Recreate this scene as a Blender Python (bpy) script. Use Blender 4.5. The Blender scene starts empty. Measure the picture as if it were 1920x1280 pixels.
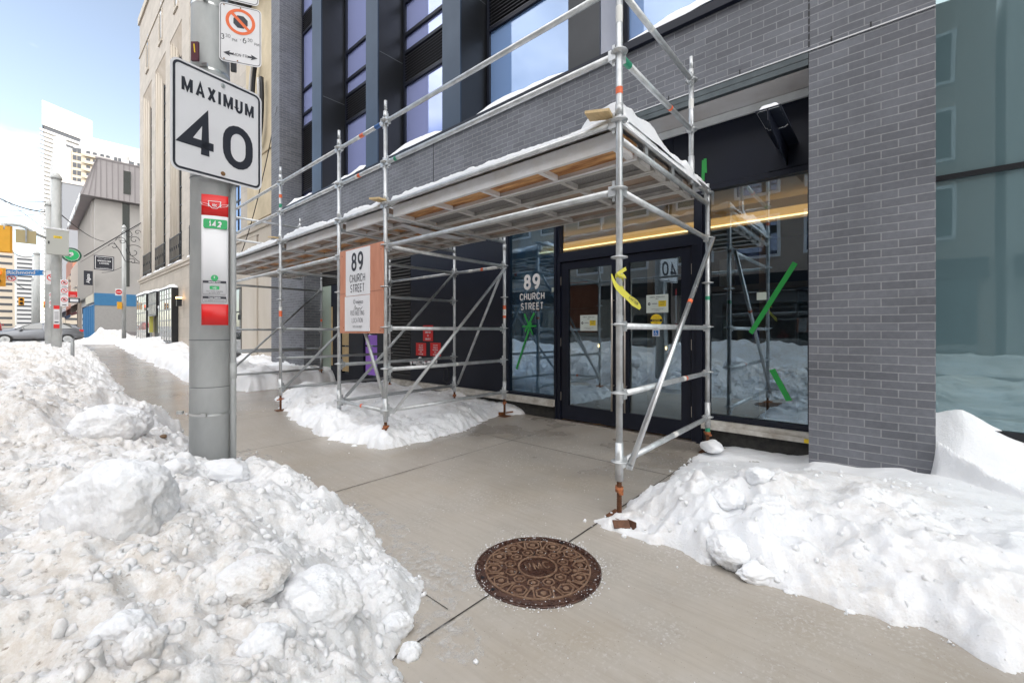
import bpy, math, random
import numpy as np
from mathutils import Vector
R = math.radians
S = bpy.context.scene
COL = S.collection
# ------------------------------------------------------------------ camera
CH = 1.35            # camera height
FP, HY, CX = 800.0, 621.0, 960.0   # focal length / horizon / centre, in pixels of a 1920 px frame
YAW = R(48.7)
SY, CY = math.sin(YAW), math.cos(YAW)
cam = bpy.data.cameras.new('camera'); cam.sensor_width = 36; cam.lens = FP/1920*36
cam.shift_y = (HY-640)/1920; cam.clip_start = .05; cam.clip_end = 3000
co = bpy.data.objects.new('camera', cam); COL.objects.link(co)
co.location = (0, 0, CH); co.rotation_euler = (R(90), 0, -YAW); S.camera = co
# ------------------------------------------------------------------ world, sun, exposure
SUN_EL, SUN_AZ = R(27), R(143)     # azimuth clockwise from +Y
w = bpy.data.worlds.new('World'); S.world = w; w.use_nodes = True
nt = w.node_tree; nt.nodes.clear()
out = nt.nodes.new('ShaderNodeOutputWorld'); bg = nt.nodes.new('ShaderNodeBackground')
sky = nt.nodes.new('ShaderNodeTexSky'); sky.sky_type = 'NISHITA'; sky.sun_disc = False
sky.sun_elevation = SUN_EL; sky.sun_rotation = SUN_AZ; sky.air_density = 1.0; sky.dust_density = 1.2; sky.ozone_density = 1.0
tc = nt.nodes.new('ShaderNodeTexCoord'); mp = nt.nodes.new('ShaderNodeMapping'); mp.inputs['Scale'].default_value = (1, 1, 2.2)
mp.inputs['Location'].default_value = (3.3, .1, .7)
nz = nt.nodes.new('ShaderNodeTexNoise'); nz.inputs['Scale'].default_value = 1.7; nz.inputs['Detail'].default_value = 7; nz.inputs['Roughness'].default_value = .52
rp = nt.nodes.new('ShaderNodeValToRGB'); rp.color_ramp.elements[0].position = .36; rp.color_ramp.elements[1].position = .56
mx = nt.nodes.new('ShaderNodeMix'); mx.data_type = 'RGBA'
cl = mx.inputs[7]; cl.default_value = (12.2, 12.0, 11.8, 1)
L = nt.links.new
L(tc.outputs['Generated'], mp.inputs[0]); L(mp.outputs[0], nz.inputs['Vector']); 
sc_ = nt.nodes.new('ShaderNodeMath'); sc_.operation = 'MULTIPLY'; sc_.inputs[1].default_value = .9
hs_ = nt.nodes.new('ShaderNodeHueSaturation'); hs_.inputs['Saturation'].default_value = .72; hs_.inputs['Value'].default_value = 1.0; L(sky.outputs[0], hs_.inputs['Color'])
# unseen cloud thickened overhead and behind to fill the light, clear up the street
dp = nt.nodes.new('ShaderNodeVectorMath'); dp.operation = 'DOT_PRODUCT'; dp.inputs[1].default_value = (-.12, -.90, .36); L(tc.outputs['Generated'], dp.inputs[0])
am = nt.nodes.new('ShaderNodeMath'); am.operation = 'MULTIPLY_ADD'; am.inputs[1].default_value = .24; L(dp.outputs['Value'], am.inputs[0]); L(nz.outputs['Fac'], am.inputs[2]); L(am.outputs[0], rp.inputs[0])
L(rp.outputs[0], sc_.inputs[0]); L(sc_.outputs[0], mx.inputs[0]); L(hs_.outputs[0], mx.inputs[6]); L(mx.outputs[2], bg.inputs[0])
bg.inputs[1].default_value = .13; L(bg.outputs[0], out.inputs[0])
sl = bpy.data.lights.new('sun', 'SUN'); sl.energy = 2.2; sl.angle = R(.5); sl.color = (1, .95, .87)
so = bpy.data.objects.new('sun', sl); COL.objects.link(so)
sd = Vector((math.sin(SUN_AZ)*math.cos(SUN_EL), math.cos(SUN_AZ)*math.cos(SUN_EL), math.sin(SUN_EL)))
so.rotation_euler = sd.to_track_quat('Z', 'Y').to_euler(); so.location = (30, -30, 60)
vs = S.view_settings; vs.view_transform = 'Standard'; vs.look = 'None'; vs.exposure = 1.2; vs.gamma = 1
S.render.engine = 'CYCLES'; S.cycles.max_bounces = 8; S.cycles.transparent_max_bounces = 12
S.cycles.use_denoising = True; S.cycles.sample_clamp_indirect = 6
# ------------------------------------------------------------------ materials
MATS = {}
def mat(name, col=(.5,.5,.5), rough=.6, metal=0., spec=.5, var=0., vscale=6., bump=0., bscale=40., col2=None, emit=None, estr=0., alpha=None, stretch=(1,1,1)):
    if name in MATS: return MATS[name]
    m = bpy.data.materials.new(name); m.use_nodes = True; MATS[name] = m
    t = m.node_tree; b = t.nodes['Principled BSDF']; k = t.links.new
    b.inputs['Base Color'].default_value = (*col, 1); b.inputs['Roughness'].default_value = rough
    b.inputs['Metallic'].default_value = metal; b.inputs['Specular IOR Level'].default_value = spec
    if emit: b.inputs['Emission Color'].default_value = (*emit, 1); b.inputs['Emission Strength'].default_value = estr
    if var > 0 or bump > 0:
        c = t.nodes.new('ShaderNodeTexCoord'); p = t.nodes.new('ShaderNodeMapping'); p.inputs['Scale'].default_value = stretch
        k(c.outputs['Object'], p.inputs[0])
    if var > 0:
        n = t.nodes.new('ShaderNodeTexNoise'); n.inputs['Scale'].default_value = vscale; n.inputs['Detail'].default_value = 6; n.inputs['Roughness'].default_value = .6
        r = t.nodes.new('ShaderNodeMapRange'); r.inputs[1].default_value = .3; r.inputs[2].default_value = .7
        x = t.nodes.new('ShaderNodeMix'); x.data_type = 'RGBA'
        c2 = col2 or tuple(v*(1-var) for v in col)
        x.inputs[6].default_value = (*col, 1); x.inputs[7].default_value = (*c2, 1)
        k(p.outputs[0], n.inputs['Vector']); k(n.outputs['Fac'], r.inputs[0]); k(r.outputs[0], x.inputs[0]); k(x.outputs[2], b.inputs['Base Color'])
        rr = t.nodes.new('ShaderNodeMapRange'); rr.inputs[3].default_value = max(.03, rough-.12); rr.inputs[4].default_value = min(1, rough+.12)
        k(n.outputs['Fac'], rr.inputs[0]); k(rr.outputs[0], b.inputs['Roughness'])
    if bump > 0:
        n2 = t.nodes.new('ShaderNodeTexNoise'); n2.inputs['Scale'].default_value = bscale; n2.inputs['Detail'].default_value = 5
        bp = t.nodes.new('ShaderNodeBump'); bp.inputs['Strength'].default_value = bump; bp.inputs['Distance'].default_value = .01
        k(p.outputs[0], n2.inputs['Vector']); k(n2.outputs['Fac'], bp.inputs['Height']); k(bp.outputs[0], b.inputs['Normal'])
    return m
def brick_mat(name, c1, c2, mortar, bw=.225, rh=.0715, ms=.009, dirt=.25):
    m = bpy.data.materials.new(name); m.use_nodes = True; t = m.node_tree; b = t.nodes['Principled BSDF']; k = t.links.new; N = t.nodes.new
    c = N('ShaderNodeTexCoord'); s = N('ShaderNodeSeparateXYZ'); k(c.outputs['Object'], s.inputs[0])
    a = N('ShaderNodeMath'); a.operation = 'ADD'; k(s.outputs[0], a.inputs[0]); k(s.outputs[1], a.inputs[1])
    # slightly wavy courses
    nw = N('ShaderNodeTexNoise'); nw.inputs['Scale'].default_value = 3.; k(c.outputs['Object'], nw.inputs['Vector'])
    nm = N('ShaderNodeMath'); nm.operation = 'MULTIPLY_ADD'; nm.inputs[1].default_value = .012; k(nw.outputs['Fac'], nm.inputs[0]); k(s.outputs[2], nm.inputs[2])
    cb = N('ShaderNodeCombineXYZ'); k(a.outputs[0], cb.inputs[0]); k(nm.outputs[0], cb.inputs[1])
    br = N('ShaderNodeTexBrick'); br.inputs['Scale'].default_value = 1; br.inputs['Brick Width'].default_value = bw; br.inputs['Row Height'].default_value = rh
    br.inputs['Mortar Size'].default_value = ms/2; br.inputs['Mortar Smooth'].default_value = .25; br.inputs['Bias'].default_value = 0
    br.inputs['Color1'].default_value = (*c1, 1); br.inputs['Color2'].default_value = (*c2, 1); br.inputs['Mortar'].default_value = (*mortar, 1)
    k(cb.outputs[0], br.inputs['Vector'])
    n = N('ShaderNodeTexNoise'); n.inputs['Scale'].default_value = 22; n.inputs['Detail'].default_value = 8; n.inputs['Roughness'].default_value = .7; k(cb.outputs[0], n.inputs['Vector'])
    n3 = N('ShaderNodeTexNoise'); n3.inputs['Scale'].default_value = 1.6; n3.inputs['Detail'].default_value = 5; k(cb.outputs[0], n3.inputs['Vector'])
    ad = N('ShaderNodeMath'); ad.operation = 'ADD'; k(n.outputs['Fac'], ad.inputs[0]); k(n3.outputs['Fac'], ad.inputs[1])
    mr = N('ShaderNodeMapRange'); mr.inputs[1].default_value = .6; mr.inputs[2].default_value = 1.4; mr.inputs[3].default_value = 1-dirt; mr.inputs[4].default_value = 1+dirt; k(ad.outputs[0], mr.inputs[0])
    vm = N('ShaderNodeVectorMath'); vm.operation = 'SCALE'; k(br.outputs['Color'], vm.inputs[0]); k(mr.outputs[0], vm.inputs['Scale']); k(vm.outputs[0], b.inputs['Base Color'])
    b.inputs['Roughness'].default_value = .62; b.inputs['Specular IOR Level'].default_value = .4
    iv = N('ShaderNodeMath'); iv.operation = 'MULTIPLY_ADD'; iv.inputs[1].default_value = -1; iv.inputs[2].default_value = 1; k(br.outputs['Fac'], iv.inputs[0])
    sm = N('ShaderNodeMath'); sm.operation = 'MULTIPLY_ADD'; sm.inputs[1].default_value = .25; k(n.outputs['Fac'], sm.inputs[0]); k(iv.outputs[0], sm.inputs[2])
    bp = N('ShaderNodeBump'); bp.inputs['Strength'].default_value = .55; bp.inputs['Distance'].default_value = .006; k(sm.outputs[0], bp.inputs['Height']); k(bp.outputs[0], b.inputs['Normal'])
    MATS[name] = m; return m
def glass_mat(name, tint=(.9,.95,.95), refl=.16, body=None, bodyf=0., rough=.0, rcol=(1,1,1)):
    m = bpy.data.materials.new(name); m.use_nodes = True; t = m.node_tree; t.nodes.clear(); k = t.links.new; N = t.nodes.new
    o = N('ShaderNodeOutputMaterial'); tr = N('ShaderNodeBsdfTransparent'); tr.inputs[0].default_value = (*tint, 1)
    gl = N('ShaderNodeBsdfGlossy'); gl.inputs['Roughness'].default_value = rough; gl.inputs['Color'].default_value = (*rcol, 1)
    c = N('ShaderNodeTexCoord'); n = N('ShaderNodeTexNoise'); n.inputs['Scale'].default_value = .9; n.inputs['Detail'].default_value = 1; k(c.outputs['Object'], n.inputs['Vector'])
    bp = N('ShaderNodeBump'); bp.inputs['Strength'].default_value = .1; bp.inputs['Distance'].default_value = .02; k(n.outputs['Fac'], bp.inputs['Height']); k(bp.outputs[0], gl.inputs['Normal'])
    lw = N('ShaderNodeFresnel'); lw.inputs[0].default_value = 1.5
    mu = N('ShaderNodeMath'); mu.operation = 'MULTIPLY_ADD'; mu.inputs[1].default_value = 1.2; mu.inputs[2].default_value = refl; mu.use_clamp = True; k(lw.outputs[0], mu.inputs[0])
    base = tr.outputs[0]
    if body:
        df = N('ShaderNodeBsdfDiffuse'); df.inputs[0].default_value = (*body, 1); m2 = N('ShaderNodeMixShader'); m2.inputs[0].default_value = bodyf
        k(tr.outputs[0], m2.inputs[1]); k(df.outputs[0], m2.inputs[2]); base = m2.outputs[0]
    mx = N('ShaderNodeMixShader'); k(mu.outputs[0], mx.inputs[0]); k(base, mx.inputs[1]); k(gl.outputs[0], mx.inputs[2]); k(mx.outputs[0], o.inputs[0])
    MATS[name] = m; return m
def snow_mat(name, dirty=0., grad=None):
    m = bpy.data.materials.new(name); m.use_nodes = True; t = m.node_tree; b = t.nodes['Principled BSDF']; k = t.links.new; N = t.nodes.new
    c = N('ShaderNodeTexCoord')
    b.inputs['Roughness'].default_value = .55; b.inputs['Specular IOR Level'].default_value = .35
    def noise(s, d, r=.6):
        n = N('ShaderNodeTexNoise'); n.inputs['Scale'].default_value = s; n.inputs['Detail'].default_value = d; n.inputs['Roughness'].default_value = r; k(c.outputs['Object'], n.inputs['Vector']); return n.outputs['Fac']
    def rng(src, a, e, lo=0, hi=1):
        r = N('ShaderNodeMapRange'); r.inputs[1].default_value = a; r.inputs[2].default_value = e; r.inputs[3].default_value = lo; r.inputs[4].default_value = hi; k(src, r.inputs[0]); return r.outputs[0]
    def mix(f, a, bb):
        x = N('ShaderNodeMix'); x.data_type = 'RGBA'
        if isinstance(f, float): x.inputs[0].default_value = f
        else: k(f, x.inputs[0])
        for i, v in ((6, a), (7, bb)):
            if isinstance(v, tuple): x.inputs[i].default_value = (*v, 1)
            else: k(v, x.inputs[i])
        return x.outputs[2]
    def mul(a, bb):
        x = N('ShaderNodeMath'); x.operation = 'MULTIPLY'; k(a, x.inputs[0])
        if isinstance(bb, float): x.inputs[1].default_value = bb
        else: k(bb, x.inputs[1])
        return x.outputs[0]
    colr = mix(rng(noise(2.3, 4), .4, .65), (.835, .845, .865), (.78, .795, .82))
    if dirty > 0:
        big = rng(noise(1.1, 6, .65), .52-dirty*.18, .70-dirty*.12)
        if grad is not None:
            sp = N('ShaderNodeSeparateXYZ'); k(c.outputs['Object'], sp.inputs[0]); big = mul(big, rng(sp.outputs[0], grad[0], grad[1], 1, grad[2]))
        fine = rng(noise(13, 8, .78), .42, .58)
        colr = mix(mul(mul(big, fine), min(1., dirty*1.0)), colr, (.50, .43, .36))
        colr = mix(mul(big, min(.8, .62*dirty)), colr, (.76, .715, .66))
        colr = mix(mul(mul(big, rng(noise(30, 5, .65), .60, .70)), min(1., dirty)), colr, (.22, .17, .13))
        gr = rng(noise(5, 6, .7), .58, .75); colr = mix(mul(gr, .30), colr, (.70, .68, .66))
    k(colr, b.inputs['Base Color'])
    n1 = noise(34, 8, .7); n2 = noise(150, 3, .6)
    vo = N('ShaderNodeTexVoronoi'); vo.inputs['Scale'].default_value = 75; k(c.outputs['Object'], vo.inputs['Vector']); vm_ = N('ShaderNodeMath'); vm_.operation = 'MULTIPLY_ADD'; vm_.inputs[1].default_value = -.30 if dirty > 0 else -.12; k(vo.outputs['Distance'], vm_.inputs[0]); k(n1, vm_.inputs[2]); n1 = vm_.outputs[0]
    ad = N('ShaderNodeMath'); ad.operation = 'MULTIPLY_ADD'; ad.inputs[1].default_value = .25; k(n2, ad.inputs[0]); k(n1, ad.inputs[2])
    bp = N('ShaderNodeBump'); bp.inputs['Strength'].default_value = .42 if dirty > 0 else .25; bp.inputs['Distance'].default_value = .02; k(ad.outputs[0], bp.inputs['Height']); k(bp.outputs[0], b.inputs['Normal'])
    b.inputs['Subsurface Weight'].default_value = .55; b.inputs['Subsurface Radius'].default_value = (1, .95, .9); b.inputs['Subsurface Scale'].default_value = .022
    MATS[name] = m; return m

# ------------------------------------------------------------------ a plain stroke alphabet for painted signs
def _arc(cx, cy, rx, ry, a0, a1, n=9): return [(cx+rx*math.cos(R(a0+(a1-a0)*i/n)), cy+ry*math.sin(R(a0+(a1-a0)*i/n))) for i in range(n+1)]
_O = _arc(.5,.62,.5,.38,0,180,10)+_arc(.5,.38,.5,.38,180,360,10)+[(1,.62)]
GL = {'A': (.72, [[(0,0),(.5,1),(1,0)], [(.19,.3),(.81,.3)]]), 'B': (.62, [[(0,0),(0,1),(.55,1)]+_arc(.55,.76,.38,.24,90,-90)+[(0,.52)], [(0,.52),(.55,.52)]+_arc(.55,.26,.45,.26,90,-90)+[(0,0)]]),
 'C': (.66, [_arc(.5,.65,.5,.35,20,180)+_arc(.5,.35,.5,.35,180,340)]), 'D': (.66, [[(0,0),(0,1),(.45,1)]+_arc(.45,.6,.55,.4,90,0)+_arc(.45,.4,.55,.4,0,-90)+[(0,0)]]),
 'E': (.56, [[(1,1),(0,1),(0,0),(1,0)], [(0,.52),(.85,.52)]]), 'F': (.54, [[(1,1),(0,1),(0,0)], [(0,.52),(.85,.52)]]), 'G': (.68, [_arc(.5,.65,.5,.35,20,180)+_arc(.5,.35,.5,.35,180,360)+[(1,.46),(.55,.46)]]),
 'H': (.66, [[(0,0),(0,1)], [(1,0),(1,1)], [(0,.5),(1,.5)]]), 'I': (0, [[(.5,0),(.5,1)]]), 'J': (.5, [[(1,1),(1,.3)]+_arc(.5,.3,.5,.3,0,-180)]), 'K': (.64, [[(0,0),(0,1)], [(1,1),(0,.4)], [(.28,.56),(1,0)]]),
 'L': (.54, [[(0,1),(0,0),(1,0)]]), 'M': (.82, [[(0,0),(0,1)], [(1,0),(1,1)], [(0,1),(.5,.12),(1,1)]]), 'N': (.68, [[(0,0),(0,1)], [(1,0),(1,1)], [(0,1),(1,0)]]), 'O': (.70, [_O]), '0': (.64, [_O]),
 'P': (.60, [[(0,0),(0,1),(.55,1)]+_arc(.55,.72,.45,.28,90,-90)+[(0,.44)]]), 'R': (.64, [[(0,0),(0,1),(.55,1)]+_arc(.55,.73,.45,.27,90,-90)+[(0,.46)], [(.5,.46),(1,0)]]),
 'S': (.60, [_arc(.5,.745,.46,.255,25,270,12)+_arc(.5,.255,.5,.255,90,-155,12)[1:]]), 'T': (.60, [[(0,1),(1,1)], [(.5,1),(.5,0)]]), 'U': (.66, [[(0,1),(0,.34)]+_arc(.5,.34,.5,.34,180,360)+[(1,1)]]),
 'V': (.68, [[(0,1),(.5,0),(1,1)]]), 'W': (.92, [[(0,1),(.25,0),(.5,.9),(.75,0),(1,1)]]), 'X': (.66, [[(0,0),(1,1)], [(0,1),(1,0)]]), 'Y': (.66, [[(0,1),(.5,.45),(1,1)], [(.5,.45),(.5,0)]]), 'Z': (.60, [[(0,1),(1,1),(0,0),(1,0)]]),
 '1': (.30, [[(0,.74),(1,1),(1,0)]]), '2': (.60, [_arc(.5,.7,.5,.3,160,0,8)+[(.93,.52),(0,0),(1,0)]]), '3': (.60, [_arc(.5,.75,.44,.25,150,-90,10), _arc(.5,.26,.5,.26,88,-150,10)]),
 '4': (.70, [[(1,.27),(0,.27),(.70,1),(.70,0)]]), '5': (.60, [[(.9,1),(.1,1),(.05,.55)]+_arc(.5,.32,.5,.32,130,-150,10)]), '6': (.62, [_arc(.5,.31,.5,.31,0,360,16), [(.0,.35),(.08,.68),(.38,.95),(.75,1)]]),
 '7': (.58, [[(0,1),(1,1),(.4,0)]]), '8': (.60, [_arc(.5,.755,.42,.245,0,360,16), _arc(.5,.27,.5,.27,0,360,16)]), '9': (.62, [_arc(.5,.69,.5,.31,0,360,16), [(1,.66),(.92,.32),(.62,.05),(.25,0)]]),
 '-': (.34, [[(0,.46),(1,.46)]]), '&': (.6, [[(0,.46),(1,.46)]]), '.': (0, [[(.5,-.02),(.5,.0)]]), '/': (.4, [[(0,0),(1,1)]])}
def stroke(b, pts, t, org, rt, up, off):
    nrm = rt.cross(up); n = len(pts); closed = n > 3 and math.hypot(pts[0][0]-pts[-1][0], pts[0][1]-pts[-1][1]) < 1e-4; L_ = []; 
    P = [Vector(p) for p in pts]
    for i in range(n):
        a = P[i-1] if i > 0 else (P[-2] if closed else None); c = P[i+1] if i < n-1 else (P[1] if closed else None)
        d1 = (P[i]-a).normalized() if a is not None else None; d2 = (c-P[i]).normalized() if c is not None else None
        d1 = d1 or d2; d2 = d2 or d1; m_ = Vector((-d1.y-d2.y, d1.x+d2.x)); m_ = m_.normalized() if m_.length > 1e-6 else Vector((-d1.y, d1.x))
        k_ = max(.42, m_.dot(Vector((-d1.y, d1.x)))); q = m_*(t/2/k_); L_ += [P[i]+q, P[i]-q]
    k_ = len(b.v); b.v += [tuple(org+rt*p.x+up*p.y+nrm*off) for p in L_]
    for i in range(n-1): b.face((k_+2*i+1, k_+2*i+3, k_+2*i+2, k_+2*i))
def stext(b, body, org, rt, up, cap, t, sx, align, th, sp=.15, line=1.46):
    for li, row in enumerate(body.split('\n')):
        ws = [max(GL[c][0]*sx, t) if c in GL else .38*sx for c in row]; tot = sum(ws)+sp*sx*(len(row)-1); x = -tot/2 if align == 'CENTER' else 0; y0 = -li*line; j = 0
        for c, w_ in zip(row, ws):
            if c in GL:
                for pl in GL[c][1]:
                    pts = [((x+t/2+(w_-t)*p[0])*cap, (y0+t/2+(1-t)*p[1])*cap) for p in pl]; stroke(b, pts, t*cap, org, rt, up, th+.00012*(j % 4)); j += 1
            x += w_+sp*sx
    return b
# ------------------------------------------------------------------ mesh builder
class MB:
    def __init__(s): s.v = []; s.f = []; s.mi = []; s.sm = []; s.m = 0
    def face(s, idx, sm=False): s.f.append(tuple(idx)); s.mi.append(s.m); s.sm.append(sm)
    def box(s, x0, x1, y0, y1, z0, z1):
        if x0 > x1: x0, x1 = x1, x0
        if y0 > y1: y0, y1 = y1, y0
        if z0 > z1: z0, z1 = z1, z0
        n = len(s.v); s.v += [(x0,y0,z0),(x1,y0,z0),(x1,y1,z0),(x0,y1,z0),(x0,y0,z1),(x1,y0,z1),(x1,y1,z1),(x0,y1,z1)]
        for q in ((0,3,2,1),(4,5,6,7),(0,1,5,4),(1,2,6,5),(2,3,7,6),(3,0,4,7)): s.face([n+i for i in q])
        return s
    def obox(s, c, ax, ay, az, h):
        c, ax, ay, az = map(Vector, (c, ax, ay, az)); n = len(s.v)
        for k_ in (-1, 1):
            for (i, j) in ((-1,-1),(1,-1),(1,1),(-1,1)):
                s.v.append(tuple(c+ax*(i*h[0])+ay*(j*h[1])+az*(k_*h[2])))
        for q in ((0,3,2,1),(4,5,6,7),(0,1,5,4),(1,2,6,5),(2,3,7,6),(3,0,4,7)): s.face([n+i for i in q])
        return s
    def tube(s, p0, p1, r, n=12, r1=None, cap=True):
        p0, p1 = Vector(p0), Vector(p1); d = (p1-p0).normalized(); r1 = r if r1 is None else r1
        a = d.cross(Vector((0,0,1)) if abs(d.z) < .9 else Vector((1,0,0))).normalized(); b = d.cross(a)
        k_ = len(s.v)
        for p, q in ((p0, r), (p1, r1)):
            for i in range(n):
                t = 2*math.pi*i/n; s.v.append(tuple(p+a*(math.cos(t)*q)+b*(math.sin(t)*q)))
        for i in range(n): j = (i+1) % n; s.face((k_+i, k_+n+i, k_+n+j, k_+j), True)
        if cap: s.face([k_+i for i in range(n)]); s.face([k_+n+i for i in reversed(range(n))])
        return s
    def path(s, pts, r, n=8):
        pts = [Vector(p) for p in pts]; k_ = len(s.v); m_ = len(pts); up = None
        for i, p in enumerate(pts):
            d = (pts[min(i+1, m_-1)]-pts[max(i-1, 0)]).normalized()
            if up is None: up = d.cross(Vector((0,0,1)) if abs(d.z) < .9 else Vector((1,0,0))).normalized()
            up = (up-d*up.dot(d)).normalized(); b = d.cross(up)
            for j in range(n): t = 2*math.pi*j/n; s.v.append(tuple(p+up*(math.cos(t)*r)+b*(math.sin(t)*r)))
        for i in range(m_-1):
            for j in range(n): q = (j+1) % n; s.face((k_+i*n+j, k_+(i+1)*n+j, k_+(i+1)*n+q, k_+i*n+q), True)
        s.face([k_+j for j in range(n)]); s.face([k_+(m_-1)*n+j for j in reversed(range(n))]); return s
    def poly(s, pts, n_, th):
        """flat polygon (list of Vector) thickened by th along -n_"""
        n_ = Vector(n_); k_ = len(s.v); m_ = len(pts)
        s.v += [tuple(p) for p in pts]+[tuple(Vector(p)-n_*th) for p in pts]
        s.face([k_+i for i in range(m_)]); s.face([k_+m_+i for i in reversed(range(m_))])
        for i in range(m_): j = (i+1) % m_; s.face((k_+i, k_+m_+i, k_+m_+j, k_+j))
        return s
    def ringp(s, c, a, b, r0, r1, n_, th, n=32, seg=(0, 1)):
        """flat ring in the plane of a, b"""
        c, a, b, n_ = map(Vector, (c, a, b, n_))
        k_ = len(s.v); cnt = n+1
        for i in range(cnt):
            t = 2*math.pi*(seg[0]+(seg[1]-seg[0])*i/n); e = a*math.cos(t)+b*math.sin(t)
            s.v += [tuple(c+e*r0), tuple(c+e*r1), tuple(c+e*r1-n_*th), tuple(c+e*r0-n_*th)]
        for i in range(n):
            p, q = k_+4*i, k_+4*i+4
            s.face((p, p+1, q+1, q)); s.face((p+1, p+2, q+2, q+1)); s.face((p+3, p, q, q+3))
        return s
    def disc(s, c, a, b, r, n_, th, n=32):
        c, a, b = map(Vector, (c, a, b)); return s.poly([c+a*(math.cos(2*math.pi*i/n)*r)+b*(math.sin(2*math.pi*i/n)*r) for i in range(n)], n_, th)
    def lathe(s, c, prof, n=20):
        c = Vector(c); k_ = len(s.v); m_ = len(prof)
        for (r, z) in prof:
            for i in range(n): t = 2*math.pi*i/n; s.v.append((c.x+math.cos(t)*r, c.y+math.sin(t)*r, c.z+z))
        for i in range(m_-1):
            for j in range(n): q = (j+1) % n; s.face((k_+i*n+j, k_+i*n+q, k_+(i+1)*n+q, k_+(i+1)*n+j), True)
        s.face([k_+(m_-1)*n+j for j in range(n)]); s.face([k_+j for j in reversed(range(n))]); return s
    def text(s, body, org, right, up, size, align='CENTER', bold=0., sx=1., th=.001, track=1., line=1., shear=0.):
        right, up, org = Vector(right), Vector(up), Vector(org); nrm = right.cross(up)
        if all(c in GL or c in ' \n' for c in body): return stext(s, body, org, right, up, size*.70, .10+bold*5, sx*.92, align, th, sp=.15*track)
        cu = bpy.data.curves.new('t', 'FONT'); cu.body = body; cu.size = 1; cu.align_x = align; cu.offset = bold; cu.space_character = track; cu.space_line = line; cu.shear = shear
        cu.resolution_u = 4
        o = bpy.data.objects.new('t', cu); TMP.objects.link(o); dg = bpy.context.evaluated_depsgraph_get(); me = bpy.data.meshes.new_from_object(o.evaluated_get(dg))
        k_ = len(s.v)
        for v in me.vertices: s.v.append(tuple(org+right*(v.co.x*size*sx)+up*(v.co.y*size)+nrm*th))
        for p in me.polygons: s.face([k_+i for i in p.vertices])
        bpy.data.objects.remove(o); bpy.data.curves.remove(cu); bpy.data.meshes.remove(me); return s
    def build(s, name, mats, parent=None, at_=None):
        o_ = ORG.get(parent.name, Vector((0,0,0))) if parent else Vector((0,0,0))
        if at_ is not None: o_ = o_+Vector(at_)
        me = bpy.data.meshes.new(name); v = np.array(s.v, dtype=np.float64).reshape(-1, 3)-np.array(o_)
        me.from_pydata(v.tolist(), [], s.f)
        mats = mats if isinstance(mats, (list, tuple)) else [mats]
        for m in mats: me.materials.append(m)
        me.polygons.foreach_set('material_index', np.array(s.mi, dtype=np.int32)); me.polygons.foreach_set('use_smooth', np.array(s.sm, dtype=bool)); me.update()
        o = bpy.data.objects.new(name, me); COL.objects.link(o)
        if parent: o.parent = parent
        if at_ is not None: o.location = at_
        ORG[o.name] = o_; return o
TMP = COL
def many(parent, name, m, boxes, keep=100):
    """each box a part of its own; past `keep` the rest (least visible) as one mass"""
    for q in boxes[:keep]: b = MB(); b.obox(*q) if len(q) == 5 else b.box(*q); b.build(name, m, parent)
    if len(boxes) > keep:
        b = MB(); [b.obox(*q) if len(q) == 5 else b.box(*q) for q in boxes[keep:]]; b.build(name+'_rest', m, parent)['kind'] = 'stuff'
ORG = {}
def tag(o, label=None, cat=None, group=None, kind=None):
    if label: o['label'] = label
    if cat: o['category'] = cat
    if group: o['group'] = group
    if kind: o['kind'] = kind
    return o
def thing(name, label, cat, loc=(0,0,0), group=None):
    o = bpy.data.objects.new(name, None); o.empty_display_size = .1; COL.objects.link(o); o.location = loc; ORG[o.name] = Vector(loc); return tag(o, label, cat, group)
def solo(name, mb, mats, label, cat, group=None, loc=None):
    """a thing that is one mesh, origin at loc"""
    if loc is None: v = np.array(s_ if False else mb.v); loc = (float(v[:,0].mean()), float(v[:,1].mean()), float(v[:,2].min()))
    o = mb.build(name, mats, None, loc); return tag(o, label, cat, group)
def at(px, py, d):
    r = (px-CX)/FP*d; return Vector((SY*d+CY*r, CY*d-SY*r, CH-(py-HY)/FP*d))
def ground(px, py, z=0.): return at(px, py, FP*(CH-z)/(py-HY))
def atX(px, py, X): k_ = (px-CX)/FP; return at(px, py, X/(SY+CY*k_))
def atY(px, py, Y): k_ = (px-CX)/FP; return at(px, py, Y/(CY-SY*k_))
# ------------------------------------------------------------------ noise
def hsh(i, j, k_, seed):
    n = (i.astype(np.int64)*73856093) ^ (j.astype(np.int64)*19349663) ^ (k_.astype(np.int64)*83492791) ^ (seed*2654435761 & 0x7fffffff)
    n = (n ^ (n >> 13)) & 0xffffffff; n = (n*1274126177) & 0xffffffff; n = (n ^ (n >> 16)) & 0xffffffff
    n = (n*2246822519) & 0xffffffff; n ^= n >> 15
    return (n & 0xffffff)/float(0xffffff)
def vnoise(x, y, z, seed=0):
    xi, yi, zi = np.floor(x), np.floor(y), np.floor(z); fx, fy, fz = x-xi, y-yi, z-zi
    u, v, w_ = fx*fx*fx*(fx*(fx*6-15)+10), fy*fy*fy*(fy*(fy*6-15)+10), fz*fz*fz*(fz*(fz*6-15)+10)
    r = 0
    for a in (0, 1):
        for b in (0, 1):
            for c in (0, 1): r = r+hsh(xi+a, yi+b, zi+c, seed)*(u if a else 1-u)*(v if b else 1-v)*(w_ if c else 1-w_)
    return r*2-1
def fbm(x, y, z=None, oct_=4, seed=0, gain=.5):
    z = np.zeros_like(x) if z is None else z; r = 0; a = 1; f = 1
    for i in range(oct_): r = r+a*vnoise(x*f+i*7.1, y*f-i*3.7, z*f+i, seed+i); a *= gain; f *= 2.03
    return r
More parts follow.
